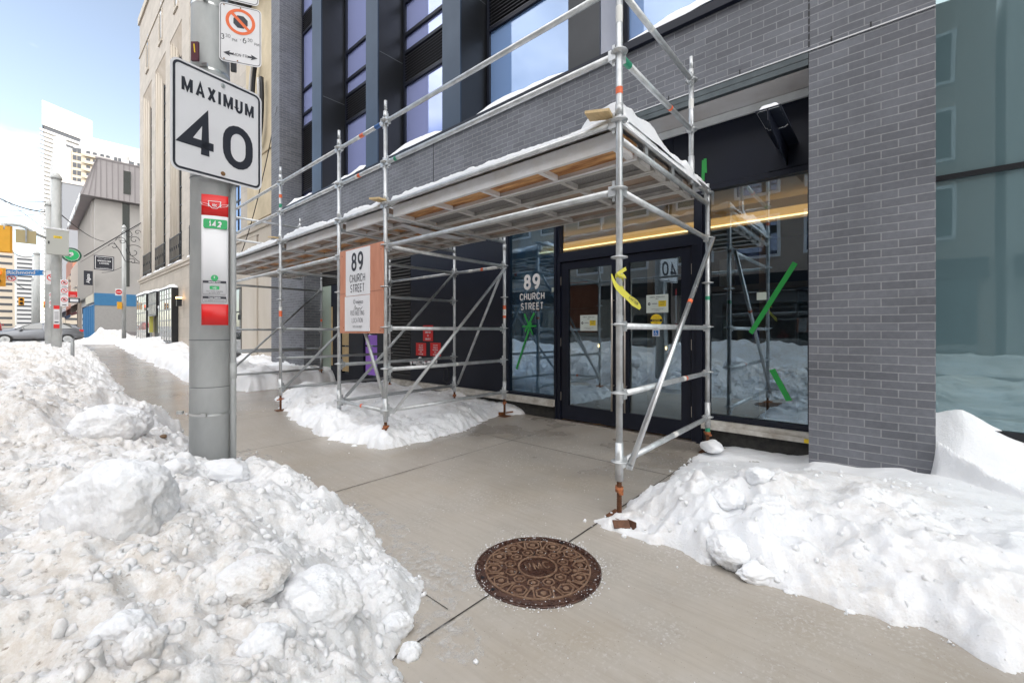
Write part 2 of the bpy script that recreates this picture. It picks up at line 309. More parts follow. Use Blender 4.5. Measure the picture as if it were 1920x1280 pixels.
def lumps(x, y, cell, seed, rmin=.3, rmax=.75, dens=.8):
    """height of random rounded clods, in units of the cell"""
    x, y = x/cell, y/cell; xi, yi = np.floor(x), np.floor(y); r = np.zeros_like(x); zz = np.zeros_like(x)
    for a in (-1, 0, 1):
        for b in (-1, 0, 1):
            i, j = xi+a, yi+b; cx = i+hsh(i, j, zz, seed); cy = j+hsh(i, j, zz, seed+1); rad = rmin+(rmax-rmin)*hsh(i, j, zz, seed+2)**2
            on = hsh(i, j, zz, seed+3) < dens; asp = .7+.6*hsh(i, j, zz, seed+4); dx, dy = (x-cx)*asp, (y-cy)/asp
            d2 = 1-(dx*dx+dy*dy)/(rad*rad); hh = np.sqrt(np.clip(d2, 0, None))*rad*(.5+.5*hsh(i, j, zz, seed+5)); r = np.where(on, np.maximum(r, hh), r)
    return r*cell
def plates(x, y, cell, seed, tilt=.8):
    """broken, tilted plates (voronoi facets)"""
    x, y = x/cell, y/cell; xi, yi = np.floor(x), np.floor(y); best = np.full_like(x, 9.); hh = np.zeros_like(x); zz = np.zeros_like(x); sec = np.full_like(x, 9.)
    for a in (-1, 0, 1):
        for b in (-1, 0, 1):
            i, j = xi+a, yi+b; cx = i+hsh(i, j, zz, seed); cy = j+hsh(i, j, zz, seed+1); d = (x-cx)**2+(y-cy)**2
            h_ = hsh(i, j, zz, seed+2)-.5+tilt*((x-cx)*(hsh(i, j, zz, seed+3)-.5)+(y-cy)*(hsh(i, j, zz, seed+4)-.5))*2
            m_ = d < best; sec = np.where(m_, best, np.minimum(sec, d)); hh = np.where(m_, h_, hh); best = np.where(m_, d, best)
    e = np.clip((np.sqrt(sec)-np.sqrt(best))*5, 0, 1)
    return hh*cell*e-(1-e)*cell*.12
def field(name, xs, ys, hf, mats, keep=.004, sink=.02, parent=None, zb=None):
    X, Y = np.meshgrid(xs, ys); H = hf(X, Y); B = zb(X, Y) if zb else 0
    Z = np.where(H > keep, H, -sink)+B
    nx, ny = len(xs), len(ys); idx = np.arange(nx*ny).reshape(ny, nx)
    q = np.stack([idx[:-1,:-1], idx[:-1,1:], idx[1:,1:], idx[1:,:-1]], -1).reshape(-1, 4)
    on = (H > keep).ravel()[q].any(1); q = q[on]
    used = np.unique(q); mp_ = -np.ones(nx*ny, dtype=np.int64); mp_[used] = np.arange(len(used)); q = mp_[q]
    V = np.stack([X.ravel(), Y.ravel(), Z.ravel()], 1)[used]
    loc = np.array([V[:,0].mean(), V[:,1].mean(), 0.])
    if parent is not None: loc = np.array(ORG[parent.name])
    V = V-loc; me = bpy.data.meshes.new(name)
    me.vertices.add(len(V)); me.vertices.foreach_set('co', V.ravel()); me.loops.add(q.size); me.loops.foreach_set('vertex_index', q.ravel().astype(np.int32))
    me.polygons.add(len(q)); me.polygons.foreach_set('loop_start', np.arange(0, q.size, 4, dtype=np.int32)); me.polygons.foreach_set('loop_total', np.full(len(q), 4, dtype=np.int32))
    me.update(calc_edges=True); me.polygons.foreach_set('use_smooth', np.ones(len(q), dtype=bool)); me.materials.append(mats); me.update()
    o = bpy.data.objects.new(name, me); COL.objects.link(o)
    if parent is None: o.location = loc
    else: o.parent = parent
    ORG[o.name] = Vector(loc); return o
def sstep(a, b, x): t = np.clip((x-a)/(b-a), 0, 1); return t*t*(3-2*t)
UX, UY, UZ = Vector((1,0,0)), Vector((0,1,0)), Vector((0,0,1))
GR = lambda y: .011*max(0., y-10)       # the street climbs gently beyond the scaffold
GRN = lambda X, Y: .011*np.clip(Y-10, 0, None)
# ================================================================== materials in use
galv = mat('galvanised_steel', (.68,.70,.71), .40, .55, var=.35, vscale=9, bump=.12, bscale=60)
galv_dull = mat('dull_galvanised_steel', (.42,.44,.45), .55, .55, var=.3, vscale=5, bump=.15, bscale=40)
pole_m = mat('pole_steel', (.56,.57,.56), .55, .1, var=.32, vscale=3.2, bump=.2, bscale=26, col2=(.37,.39,.39), stretch=(1,1,.45))
alum = mat('aluminium_deck', (.70,.68,.65), .5, .1, var=.25, vscale=6, col2=(.50,.46,.42))
alum_light = mat('deck_side_rail', (.86,.86,.88), .5, 0, var=.2, vscale=4, col2=(.74,.71,.68))
rust = mat('rusty_steel', (.20,.085,.04), .85, .2, var=.5, vscale=30, bump=.4, bscale=90)
ply = mat('raw_plywood', (.85,.50,.22), .7, var=.5, vscale=3.2, col2=(.26,.075,.02), stretch=(5,.9,5))
board_m = mat('stained_plywood', (.60,.27,.17), .7, var=.4, vscale=3.5, col2=(.50,.20,.12), stretch=(1,3,.8), bump=.1)
pine = mat('pine_wood', (.70,.52,.28), .65, var=.25, vscale=8, stretch=(1,6,1))
brick = brick_mat('grey_brick', (.152,.159,.180), (.112,.117,.133), (.255,.258,.268))
navy = mat('dark_navy_metal', (.0085,.0115,.024), .42, 0, spec=.32, var=.35, vscale=1.2, bump=.03)
blackm = mat('black_metal', (.012,.013,.016), .4, 0, spec=.4)
finf = mat('sky_toned_metal_panel', (.030,.050,.080), .33, .35, var=.2, vscale=1)  # bluish base colour holds the sky's reflection on the fin fronts
find = mat('charcoal_metal_panel', (.016,.018,.022), .42, .1, var=.3, vscale=1.4)
refl_pan = mat('reflection_toned_panel', (.42,.42,.45), .5, .1, var=.12, vscale=1)  # lighter fin metal, a pale reflection put into its colour
louv = mat('louvre_metal', (.075,.072,.07), .5, .3)
louvd = mat('louvre_metal_dark', (.10,.10,.115), .45, .3)
base_w = mat('weathered_white_sill', (.68,.66,.62), .75, var=.6, vscale=7, col2=(.36,.32,.27), bump=.4)
tar = mat('black_waterproofing', (.014,.014,.014), .8, var=.5, vscale=12, col2=(.05,.047,.042), bump=.5, bscale=30)
soff = mat('soffit_board', (.70,.69,.70), .7, var=.2, vscale=2, col2=(.56,.52,.50))
beamw = mat('white_steel_beam', (.85,.88,.88), .5, .2, var=.2, vscale=4)
glass = glass_mat('shop_glass', (.72,.84,.92), .19, rcol=(.80,.92,1))
glass_b = glass_mat('blue_shop_glass', (.50,.70,.90), .24, body=(.03,.09,.16), bodyf=.25, rcol=(.70,.88,1))
glass_up = glass_mat('lilac_sky_painted_glass', (.2,.2,.3), .34, body=(.38,.43,.80), bodyf=.95, rcol=(.72,.80,1))  # lilac body colour stands in for reflected sky
glass_sky = glass_mat('blue_sky_painted_glass', (.2,.25,.3), .16, body=(.22,.36,.66), bodyf=.94, rcol=(.70,.82,1))  # blue body colour painted in place of a sky reflection
glass_teal = glass_mat('teal_coated_glass', (.3,.5,.5), .20, body=(.125,.195,.215), bodyf=.97, rcol=(.75,.95,1))
glass_dark = glass_mat('dark_window_glass', (.2,.25,.25), .12, body=(.035,.045,.045), bodyf=.85)
pgreen = mat('pale_green_panel', (.42,.50,.43), .35, var=.1, vscale=.8)
tape_g = mat('green_tape', (.02,.34,.06), .45)
paint_w = mat('sign_white', (.78,.78,.80), .4, var=.08, vscale=3)
paint_k = mat('sign_black', (.022,.024,.035), .5)
red_s = mat('sign_red', (.68,.012,.012), .4)
green_s = mat('sign_green', (.03,.40,.13), .4)
org_s = mat('sign_orange', (.80,.14,.03), .4)
yel_s = mat('sign_yellow', (.85,.60,.02), .45)
blue_s = mat('sign_blue', (.02,.16,.50), .45)
tape_y = mat('yellow_tape', (.62,.58,.06), .4)
yellow_h = mat('signal_yellow', (.85,.42,.02), .45, var=.1)
conc = mat('far_stone', (.5,.46,.40), .8)
stone = mat('beige_limestone', (.47,.415,.355), .85, var=.22, vscale=1.4, bump=.15, bscale=14, col2=(.38,.32,.26))
stone_l = mat('pale_limestone', (.54,.495,.44), .85, var=.15, vscale=1, col2=(.45,.40,.33), stretch=(1,1,.3))
snow_c = snow_mat('clean_snow', 0)
snow_w = snow_mat('walked_snow', .32)
snow_d = snow_mat('dirty_bank_snow', 1.0, grad=(-.3, .9, .22))
snow_r = snow_mat('pile_snow', .42, grad=(.1, .9, .05))
snow_v = snow_mat('dirty_snow', .7)
ledm = mat('led_strip', (1,.6,.2), emit=(1,.60,.24), estr=2.6)
cove_m = mat('cove_glow', (.75,.50,.24), .8, emit=(1,.47,.13), estr=.50)  # cove faces emit to imitate the wash from the light strip
lamp_o = mat('warm_lamp', (1,.7,.3), emit=(1,.55,.2), estr=4)
sig_red = mat('lit_signal', (.8,.05,.02), emit=(1,.05,.02), estr=4)
# ================================================================== the ground
def sidewalk_mat():
    m = bpy.data.materials.new('concrete_sidewalk'); m.use_nodes = True; t = m.node_tree; b = t.nodes['Principled BSDF']; k = t.links.new; N = t.nodes.new
    c = N('ShaderNodeTexCoord'); s = N('ShaderNodeSeparateXYZ'); k(c.outputs['Object'], s.inputs[0])
    def noise(sc, d, r=.6, st=None):
        n = N('ShaderNodeTexNoise'); n.inputs['Scale'].default_value = sc; n.inputs['Detail'].default_value = d; n.inputs['Roughness'].default_value = r
        if st: p = N('ShaderNodeMapping'); p.inputs['Scale'].default_value = st; k(c.outputs['Object'], p.inputs[0]); k(p.outputs[0], n.inputs['Vector'])
        else: k(c.outputs['Object'], n.inputs['Vector'])
        return n.outputs['Fac']
    def rng(src, a, e, lo=0, hi=1):
        r = N('ShaderNodeMapRange'); r.inputs[1].default_value = a; r.inputs[2].default_value = e; r.inputs[3].default_value = lo; r.inputs[4].default_value = hi; k(src, r.inputs[0]); return r.outputs[0]
    def mix(f, a, bb):
        x = N('ShaderNodeMix'); x.data_type = 'RGBA'
        if isinstance(f, float): x.inputs[0].default_value = f
        else: k(f, x.inputs[0])
        for i, v in ((6, a), (7, bb)):
            if isinstance(v, tuple): x.inputs[i].default_value = (*v, 1)
            else: k(v, x.inputs[i])
        return x.outputs[2]
    def mth(op, a, bb=None):
        x = N('ShaderNodeMath'); x.operation = op
        for i, v in enumerate((a, bb)):
            if v is None: continue
            if isinstance(v, (int, float)): x.inputs[i].default_value = v
            else: k(v, x.inputs[i])
        return x.outputs[0]
    colr = mix(rng(noise(1.1, 6, .65), .35, .65), (.465,.425,.375), (.37,.340,.300))
    colr = mix(mth('MULTIPLY', rng(noise(7, 8, .75), .45, .7), .45), colr, (.47,.43,.385))
    colr = mix(mth('MULTIPLY', rng(noise(.7, 6, .7), .47, .66), .6), colr, (.36,.305,.235))
    # broom finish, brushed across the walk
    colr = mix(mth('MULTIPLY', rng(noise(30, 3, .6, (1, .06, 1)), .45, .75), .35), colr, (.28,.235,.195))
    # damp patches, nearer the wall and beyond the scaffold
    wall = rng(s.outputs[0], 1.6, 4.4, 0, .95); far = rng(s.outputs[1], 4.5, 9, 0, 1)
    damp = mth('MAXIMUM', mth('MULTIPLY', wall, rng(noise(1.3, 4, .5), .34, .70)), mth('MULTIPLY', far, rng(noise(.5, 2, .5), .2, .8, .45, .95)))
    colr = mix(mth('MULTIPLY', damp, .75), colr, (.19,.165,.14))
    # salt bloom
    salt = mth('MULTIPLY', rng(noise(2.2, 5, .6), .46, .64), rng(noise(48, 4, .7), .52, .66))
    colr = mix(mth('MULTIPLY', salt, .65), colr, (.62,.61,.60))
    colr = mix(rng(noise(120, 2, .5), .71, .75), colr, (.06,.05,.04))
    k(colr, b.inputs['Base Color'])
    k(rng(damp, 0, 1, .42, .14), b.inputs['Roughness'])
    bp = N('ShaderNodeBump'); bp.inputs['Strength'].default_value = .10; bp.inputs['Distance'].default_value = .003; k(mth('ADD', noise(90, 5, .7), noise(30, 3, .6, (1, .06, 1))), bp.inputs['Height']); k(bp.outputs[0], b.inputs['Normal'])
    return m
walk_m = sidewalk_mat()
asph = mat('wet_asphalt', (.055,.056,.06), .4, var=.5, vscale=1.2, col2=(.16,.155,.15), bump=.2, bscale=60)
def strip(name, x0, x1, zf, m, y0=-70, y1=900, yc=(10,), kind='structure'):
    ys = sorted({y0, y1, *yc}); v = []; f = []
    for y in ys: v += [(x0, y, zf(y)), (x1, y, zf(y))]
    for i in range(len(ys)-1): f.append((2*i, 2*i+1, 2*i+3, 2*i+2))
    me = bpy.data.meshes.new(name); me.from_pydata(v, [], f); me.materials.append(m); o = bpy.data.objects.new(name, me); COL.objects.link(o); return tag(o, kind=kind)
strip('ground', -900, 900, lambda y: -.16+GR(y), asph, y0=-300)
strip('sidewalk', -.35, 5.50, lambda y: GR(y), walk_m, y0=-30, y1=43)
kb = MB(); kb.box(-.5, -.35, -30, 10, -.17, .003); kb.build('kerb', mat('kerb_concrete', (.3,.28,.26), .8, var=.2), None)['kind'] = 'structure'
# joints cut in the slabs: thin dark grooves a hair above the sheet
jm = mat('slab_joint', (.035,.030,.026), .9)
jb = MB(); rng_ = random.Random(3)
def groove(p, q, w_=.007):
    p, q = Vector(p), Vector(q); d = (q-p).normalized(); n = Vector((-d.y, d.x, 0)); k_ = 24; L_ = (q-p).length
    for i in range(k_):
        a, b2 = p+d*(L_*i/k_), p+d*(L_*(i+1)/k_); ww = w_*(.7+.6*rng_.random())/2; m_ = len(jb.v)
        jb.v += [tuple(a-n*ww), tuple(a+n*ww), tuple(b2+n*ww), tuple(b2-n*ww)]; jb.face((m_+3, m_+2, m_+1, m_))
for y in (-2.4, -.42, 1.53, 3.48, 5.43, 7.4, 9.35): groove((-.33, y, .004), (5.36, y, .004), .009 if y in (1.53, -.42) else .006)
for x in (3.97,): groove((x, -4, .004), (x, 9.9, .004), .008)
groove((1.35, 1.6, .004), (1.35, 9.9, .004), .004)
o = jb.build('sidewalk_joint_lines', jm, None); tag(o, kind='structure')
# ================================================================== dark brick building
XB, XG, XW = 4.93, 5.44, 5.60        # brick plane, shop-window plane, upper-window plane
DB = thing('brick_building', 'dark grey brick and black metal building with glass shop windows behind the scaffold', 'building', (XB, 6, 0))
def bp_(name, m, f, parent=DB): b = MB(); f(b); return b.build(name, m, parent)
bp_('brick_band', brick, lambda b: b.box(XB, XB+.25, -.302, 14.1, 4.03, 4.80))
bp_('brick_pier', brick, lambda b: b.box(XB, 5.5, -.302, .560, -.02, 4.018))
bp_('brick_pier', brick, lambda b: b.box(XB, 5.7, 11.78, 14.1, -.02, 4.028))
bp_('brick_pier', brick, lambda b: b.box(XB, 5.75, 13.46, 14.1, 4.803, 17))
bp_('expansion_joint', blackm, lambda b: [b.box(XB-.003, XB+.01, .552, .564, z, z+.055) for z in [4.06+i*.072 for i in range(10)]])
bp_('expansion_joint', blackm, lambda b: b.box(XB-.003, XB+.01, 6.24, 6.255, 4.03, 4.79))
flash_m = mat('bright_flashing', (.55,.56,.58), .3, .7)
def fl(b):
    b.box(XB-.012, XB+.02, -.30, 11.7, 4.018, 4.029)
def fl2(b):
    b.box(XB-.004, XB+.015, .564, 11.77, 3.955, 4.016); b.box(XB+.0, XB+.06, .564, 11.77, 3.893, 3.952)
bp_('drip_flashing', flash_m, fl); bp_('steel_lintel', mat('lintel_steel', (.10,.12,.13), .35, .5, var=.4, vscale=5), fl2)
bp_('soffit', soff, lambda b: b.box(XB+.06, XG+.02, .562, 11.77, 3.885, 3.91))
bp_('soffit_beam', beamw, lambda b: (b.box(XG-.10, XG-.015, .564, 5.2, 3.80, 3.875), b.box(XG-.115, XG-.08, .564, 5.2, 3.785, 3.80)))
# weep slots in the brick band
bp_('weep_vent', blackm, lambda b: [b.box(XB-.003, XB+.004, y, y+.012, 4.035, 4.085) for y in (.1, .38, 1.15, 1.9, 2.65, 3.4, 4.15, 4.9)])
# sill flashing and fins above
bp_('sill_flashing', navy, lambda b: (b.box(XB-.06, XW+.1, -.30, 13.45, 4.803, 4.90),))
FINS = [(-2.9,-2.4), (.12,.60), (2.81,3.30), (5.52,6.0), (8.135,8.61), (10.77,11.29)]
FTOP = 17.
for i, (a, b_) in enumerate(FINS):
    front = [find, find, find, finf, finf, finf][i]
    f = bp_('fin', front, lambda b: b.box(XB-.0, XB+.03, a, b_, 4.903, FTOP))
    side = refl_pan if i == 2 else find
    bp_('fin_side_panel', side, lambda b: b.box(XB+.032, XW+.06, a+.0, a+.03, 4.903, FTOP), f)
    bp_('fin_side_panel', find, lambda b: b.box(XB+.032, XW+.06, b_-.03, b_, 4.903, FTOP), f)
    bp_('panel_joint', mat('panel_joint_grey', (.10,.11,.12), .5), lambda b: b.box(XB+.05, XW-.05, a-.003, a+.004, 7.32, 7.332), f)
    bp_('panel_joint', MATS['panel_joint_grey'], lambda b: b.box(XB+.05, XW-.05, a-.003, a+.004, 10.7, 10.712), f)
bays = [(-2.4,.12), (.60,2.81), (3.30,5.52), (6.0,8.135), (8.61,10.77), (11.29,13.46)]
for i, (a, b_) in enumerate(bays):
    wroot = bp_('window_frame', navy, lambda b: (
        b.box(XW-.05, XW+.05, b_-.09, b_-.031, 4.903, FTOP), b.box(XW-.05, XW+.05, a+.031, a+.07, 4.903, FTOP),
        [b.box(XW-.05, XW+.05, a+.071, b_-.091, z-.035, z+.035) for z in ((4.95, 6.83, 7.53, 7.93, 8.66, 10.3, 10.95, 11.35, 12.1, 14.0, 14.7) if i != 5 else (4.95, 5.55, 7.53, 7.93, 8.66, 10.4, 10.95, 12.1, 14.0))],
        b.box(XW-.05, XW+.05, a+.33, a+.38, 4.986, 6.79) if i == 2 else None))
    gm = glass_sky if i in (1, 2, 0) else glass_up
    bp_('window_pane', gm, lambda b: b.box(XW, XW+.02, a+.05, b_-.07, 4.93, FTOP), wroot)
    for z0, z1 in (((6.87, 7.49), (10.34, 10.91)) if i != 5 else ((5.59, 7.49), (10.44, 10.91))):
        def lv(b):
            z = z0
            while z < z1-.03:
                k_ = len(b.v); y0, y1 = a+.075, b_-.095
                b.v += [(XW-.045, y0, z), (XW-.045, y1, z), (XW-.005, y1, z+.04), (XW-.005, y0, z+.04), (XW-.045, y0, z+.008), (XW-.045, y1, z+.008), (XW-.005, y1, z+.048), (XW-.005, y0, z+.048)]
                for q in ((3,2,1,0), (4,5,6,7), (0,1,5,4), (2,3,7,6), (1,2,6,5), (3,0,4,7)): b.face([k_+j for j in q])
                z += .062
        bp_('louvre', louvd, lv, wroot)
        bp_('louvre_backing', blackm, lambda b: b.box(XW-.004, XW-.001, a+.072, b_-.092, z0, z1), wroot)
    # drifted snow on the sill
    if i > 0:
        def hs(X, Y):
            t = (X-(XB-.05))/(XW-XB+.05); e = np.minimum(Y-a, b_-Y); far_ = sstep(0, .9, b_-Y); near_ = .55+.45*sstep(0, .4, Y-a)
            return (.12*sstep(0,.12,t)+.30*t**1.1+.04*fbm(X*3, Y*1.5, seed=i))*far_*near_*sstep(-.02, .05, t+.02)
        s_ = field('sill_snow', np.arange(XB-.05, XW-.052, .03), np.arange(a+.034, b_-.034, .05), hs, snow_c, zb=lambda X, Y: 4.903)
        tag(s_, ['', 'snow on the sill of the window bay beside the reflection-toned fin above the brick', 'snow on the sill under the wide blue window beside the front corner post', 'snow on the sill under the window with the mid height louvre', 'snow on the sill of the window nearest the plywood board', 'snow on the sill of the tall louvred window by the stone building'][i], 'snow', 'snow on the upper window sills')
# upper mass, deep body behind the rooms
bp_('upper_wall', find, lambda b: (b.box(XB, 34, -70, 14.1, FTOP+.002, 47), b.box(XW+.12, 34, -70, 14.1, 4.0, FTOP), b.box(12, 34, -70, 14.1, -.1, 3.998), b.box(XG, XG+.3, -70, -12.01, -.1, 4.0), b.box(XB+.2, XG, -.30, 14.08, 4.0, 4.02)))
bp_('party_wall', find, lambda b: (b.box(5.76, 12, 13.0, 14.1, -.1, 3.99),))
# teal glass wall to the right of the pier
tg = bp_('curtain_wall_frame', blackm, lambda b: (b.box(XG-.03, XG+.05, -12, -.31, 2.70, 2.745), b.box(XG-.04, XG+.05, -12, -.31, .43, .51), b.box(XG-.02, XG+.1, -12, -.31, 0, .28)))
bp_('curtain_glass', glass_teal, lambda b: b.box(XG, XG+.02, -12, -.31, .51, 9.0), tg)
bp_('weathered_sill', base_w, lambda b: b.box(XG-.06, XG+.05, -12, -.31, .285, .425), tg)
bp_('curtain_backing', find, lambda b: b.box(XG+.1, XG+.2, -12, .3, 0, 9), tg)
# shop front
def frame(name, y0, y1, z0, z1, w_=.055, x=XG, d=.06, m=navy, parent=DB):
    return bp_(name, m, lambda b: (b.box(x-d, x+.04, y0, y0+w_, z0, z1), b.box(x-d, x+.04, y1-w_, y1, z0, z1), b.box(x-d+.001, x+.04, y0+w_, y1-w_, z0, z0+w_), b.box(x-d+.001, x+.04, y0+w_, y1-w_, z1-w_, z1)), parent)
sw = frame('shop_window', .565, 1.66, .30, 3.088); bp_('window_glass', glass, lambda b: b.box(XG, XG+.012, .62, 1.605, .355, 3.033), sw)
sw2 = frame('shop_window', 3.822, 4.87, .30, 3.088, .045); bp_('window_glass', glass_b, lambda b: b.box(XG, XG+.012, 3.867, 4.825, .345, 3.043), sw2)
bp_('door_post', navy, lambda b: (b.box(XG-.10, XG+.06, 1.662, 1.73, 0, 3.088), b.box(XG-.10, XG+.06, 3.80, 3.82, 0, 3.088)))
tr = frame('transom_window', 1.732, 3.798, 2.50, 3.088, .04); bp_('window_glass', glass, lambda b: b.box(XG, XG+.012, 1.77, 3.76, 2.54, 3.05), tr)
bp_('fascia_panel', navy, lambda b: (b.box(XG-.05, XG+.05, .562, 2.02, 3.092, 3.84), b.box(XG-.05, XG+.05, 2.026, 4.86, 3.092, 3.84), b.box(XG-.05, XG+.05, 4.872, 7.60, .302, 3.84), b.box(XG-.05, XG+.05, 7.602, 11.77, 3.0, 3.84)))
bp_('door_frame', navy, lambda b: (b.box(XG-.08, XG+.05, 1.732, 3.798, 2.40, 2.498), b.box(XG-.08, XG+.05, 1.732, 1.79, .012, 2.398), b.box(XG-.08, XG+.05, 3.74, 3.798, .012, 2.398)))
steel_h = mat('satin_steel', (.62,.56,.50), .3, .8)
for y0, y1, hy in ((1.80, 2.752, 2.655), (2.760, 3.73, 2.845)):
    dd = bp_('door', navy, lambda b: (b.box(XG-.055, XG, y0, y0+.125, .03, 2.39), b.box(XG-.055, XG, y1-.125, y1, .03, 2.39), b.box(XG-.054, XG, y0+.125, y1-.125, .03, .24), b.box(XG-.054, XG, y0+.125, y1-.125, 2.28, 2.39)))
    bp_('door_glass', glass, lambda b: b.box(XG-.03, XG-.02, y0+.12, y1-.12, .235, 2.285), dd)
    bp_('handle', steel_h, lambda b: (b.tube((XG-.12, hy, .25), (XG-.12, hy, 2.08), .013, 12), b.tube((XG-.12, hy, .6), (XG-.05, hy, .6), .008, 8), b.tube((XG-.12, hy, 1.78), (XG-.05, hy, 1.78), .008, 8)), dd)
    hb = (1.79, 1.805)[0] if y0 < 2 else 3.732
    for z in (.30, 1.12, 2.05): bp_('hinge', steel_h, lambda b: b.box(XG-.062, XG-.053, hb, hb+.012, z, z+.13), dd)
bp_('threshold', steel_h, lambda b: b.box(XG-.12, XG+.06, 1.732, 3.798, .002, .012))
def sill(b):
    for y0, y1 in ((.565, 1.66), (3.822, 8.5)):
        b.box(XG-.12, XG+.02, y0, y1, .255, .298); b.box(XG-.15, XG+.02, y0, y1, .20, .253)
bp_('weathered_sill', base_w, sill)
bp_('waterproofing_strip', tar, lambda b: (b.box(XG-.06, XG+.03, .565, 1.66, -.01, .198), b.box(XG-.06, XG+.03, 3.822, 8.5, -.01, .198)))
# louvre wall, left shop bay
def lw(b):
    z = .40
    while z < 2.95:
        k_ = len(b.v); y0, y1 = 7.62, 8.50
        b.v += [(XG-.06, y0, z), (XG-.06, y1, z), (XG-.01, y1, z+.035), (XG-.01, y0, z+.035), (XG-.06, y0, z+.012), (XG-.06, y1, z+.012), (XG-.01, y1, z+.047), (XG-.01, y0, z+.047)]
        for q in ((3,2,1,0), (4,5,6,7), (0,1,5,4), (2,3,7,6), (1,2,6,5), (3,0,4,7)): b.face([k_+j for j in q])
        z += .07
bp_('louvre', louv, lw); bp_('louvre_backing', blackm, lambda b: b.box(XG-.008, XG+.03, 7.602, 8.52, .302, 2.998))
def lw2(b):
    z = 2.62
    while z < 2.98: b.box(XG-.05, XG-.01, 9.0, 12.9, z, z+.02); z += .055
bp_('louvre', louv, lw2)
bp_('louvre_backing', blackm, lambda b: b.box(XG-.008, XG+.03, 8.92, 12.95, 2.58, 2.998))
lf = bp_('shop_window', navy, lambda b: (b.box(XG-.07, XG+.04, 8.522, 8.88, 0, 2.998), b.box(XG-.07, XG+.04, 9.50, 10.20, 0, 2.57), b.box(XG-.07, XG+.04, 10.66, 11.15, 0, 2.57), b.box(XG-.065, XG+.04, 8.88, 11.15, 2.50, 2.575), b.box(XG-.065, XG+.04, 8.88, 11.15, 0, .28)))
bp_('window_glass', glass, lambda b: (b.box(XG, XG+.012, 8.88, 9.50, .28, 2.50), b.box(XG, XG+.012, 10.20, 10.66, .28, 2.50)), lf)
bp_('timber_strip', pine, lambda b: b.box(XG-.085, XG-.071, 11.05, 11.12, .45, 2.0), lf)
bp_('pale_panel', pgreen, lambda b: (b.box(XG-.03, XG+.02, 11.152, 12.95, .10, 2.575),))
# rooms behind the glass
room = bp_('lobby_wall', mat('lobby_wall_dark', (.05,.042,.038), .8, var=.4, vscale=.8), lambda b: (b.box(9.8, 9.9, .2, 8.4, 0, 3.2), b.box(XG+.1, 9.8, .0, .1, 0, 3.2), b.box(XG+.1, 9.8, 6.6, 6.7, 0, 3.2)))
bp_('lobby_ceiling', mat('lobby_ceiling_beige', (.74,.66,.52), .8), lambda b: (b.box(XG+.06, 9.8, .1, 6.6, 3.2, 3.25), b.box(6.95, 7.0, .1, 6.6, 2.90, 3.2)), room)
bp_('lobby_floor', mat('lobby_floor_tile', (.14,.12,.10), .35, var=.3, vscale=2), lambda b: b.box(XG+.06, 9.8, .1, 6.6, 0.0, .01), room)
bp_('cove', cove_m, lambda b: b.box(6.88, 6.94, .1, 5.3, 2.925, 2.955), room)
bp_('cove_back', cove_m, lambda b: b.box(6.935, 6.948, .1, 5.3, 2.956, 3.07), room)
bp_('light_strip', ledm, lambda b: b.box(6.86, 6.878, .1, 5.3, 2.92, 2.938), room)
wd = mat('orange_timber', (.30,.17,.08), .6, var=.3, vscale=4)
for q in ((7.4, 7.5, 3.15, 3.25, 0, 2.9), (7.2, 7.28, 1.35, 1.43, 0, 2.9), (6.6, 6.66, 2.2, 2.26, 0, 2.9), (6.9, 6.98, .55, 2.1, 1.95, 2.03)): bp_('timber_post', wd, lambda b: b.box(*q), room)
bp_('partition', mat('partition_brown', (.075,.045,.03), .7, var=.4), lambda b: (b.box(7.6, 7.65, 1.0, 2.3, 0, 2.0), b.box(6.0, 6.06, 6.1, 6.5, 0, 3.1), b.box(8.6, 8.7, 3.6, 6.6, 0, 2.3)), room)
bp_('pale_column', mat('pale_column', (.5,.52,.5), .8), lambda b: (b.box(5.75, 5.95, 4.75, 5.0, 0, 3.2), b.box(8.0, 8.2, 2.0, 2.2, 0, 2.6)), room)
for p in ((8.2, 4.7, 1.0), (8.4, 3.3, .98), (8.9, 2.5, .98)): bp_('small_lamp', lamp_o, lambda b: b.lathe(p, ((.005,0),(.02,.03),(.012,.07)), 8), room)
r2 = bp_('back_room_wall', blackm, lambda b: (b.box(6.6, 6.7, 8.5, 12.95, 0, 3.0), b.box(XG+.05, 6.6, 8.5, 8.55, 0, 3.0), b.box(XG+.05, 6.6, 8.56, 12.95, 2.9, 2.99)))
bp_('purple_poster', mat('purple_fabric', (.42,.20,.80), .8), lambda b: [b.box(XG-.02, XG-.004, 8.90, 9.48, z0, z1) for z0, z1 in ((.62,.98),(1.02,1.26),(1.30,1.60),(.31,.58))], lf)
bp_('cardboard_sheet', mat('cardboard', (.70,.52,.28), .8, var=.15), lambda b: (b.box(XG-.02, XG-.004, 10.22, 10.64, .32, .95), b.box(XG-.02, XG-.004, 10.22, 10.64, .99, 1.75)), lf)
# vinyl lettering on the glass
e = atX(996, 521, XG-.004)
vin = MB(); yc = 4.345
vin.text('89', (XG-.004, yc, 2.03), -UY, UZ, .36, bold=.020, sx=1.1, track=.8)
vin.text('CHURCH', (XG-.004, yc+.0, 1.86), -UY, UZ, .168, bold=.012, sx=1.02, track=.95)
vin.text('STREET', (XG-.004, yc+.0, 1.70), -UY, UZ, .168, bold=.012, sx=1.02, track=.95)
vin.build('window_lettering', mat('vinyl_white', (.72,.70,.70), .5), sw2)
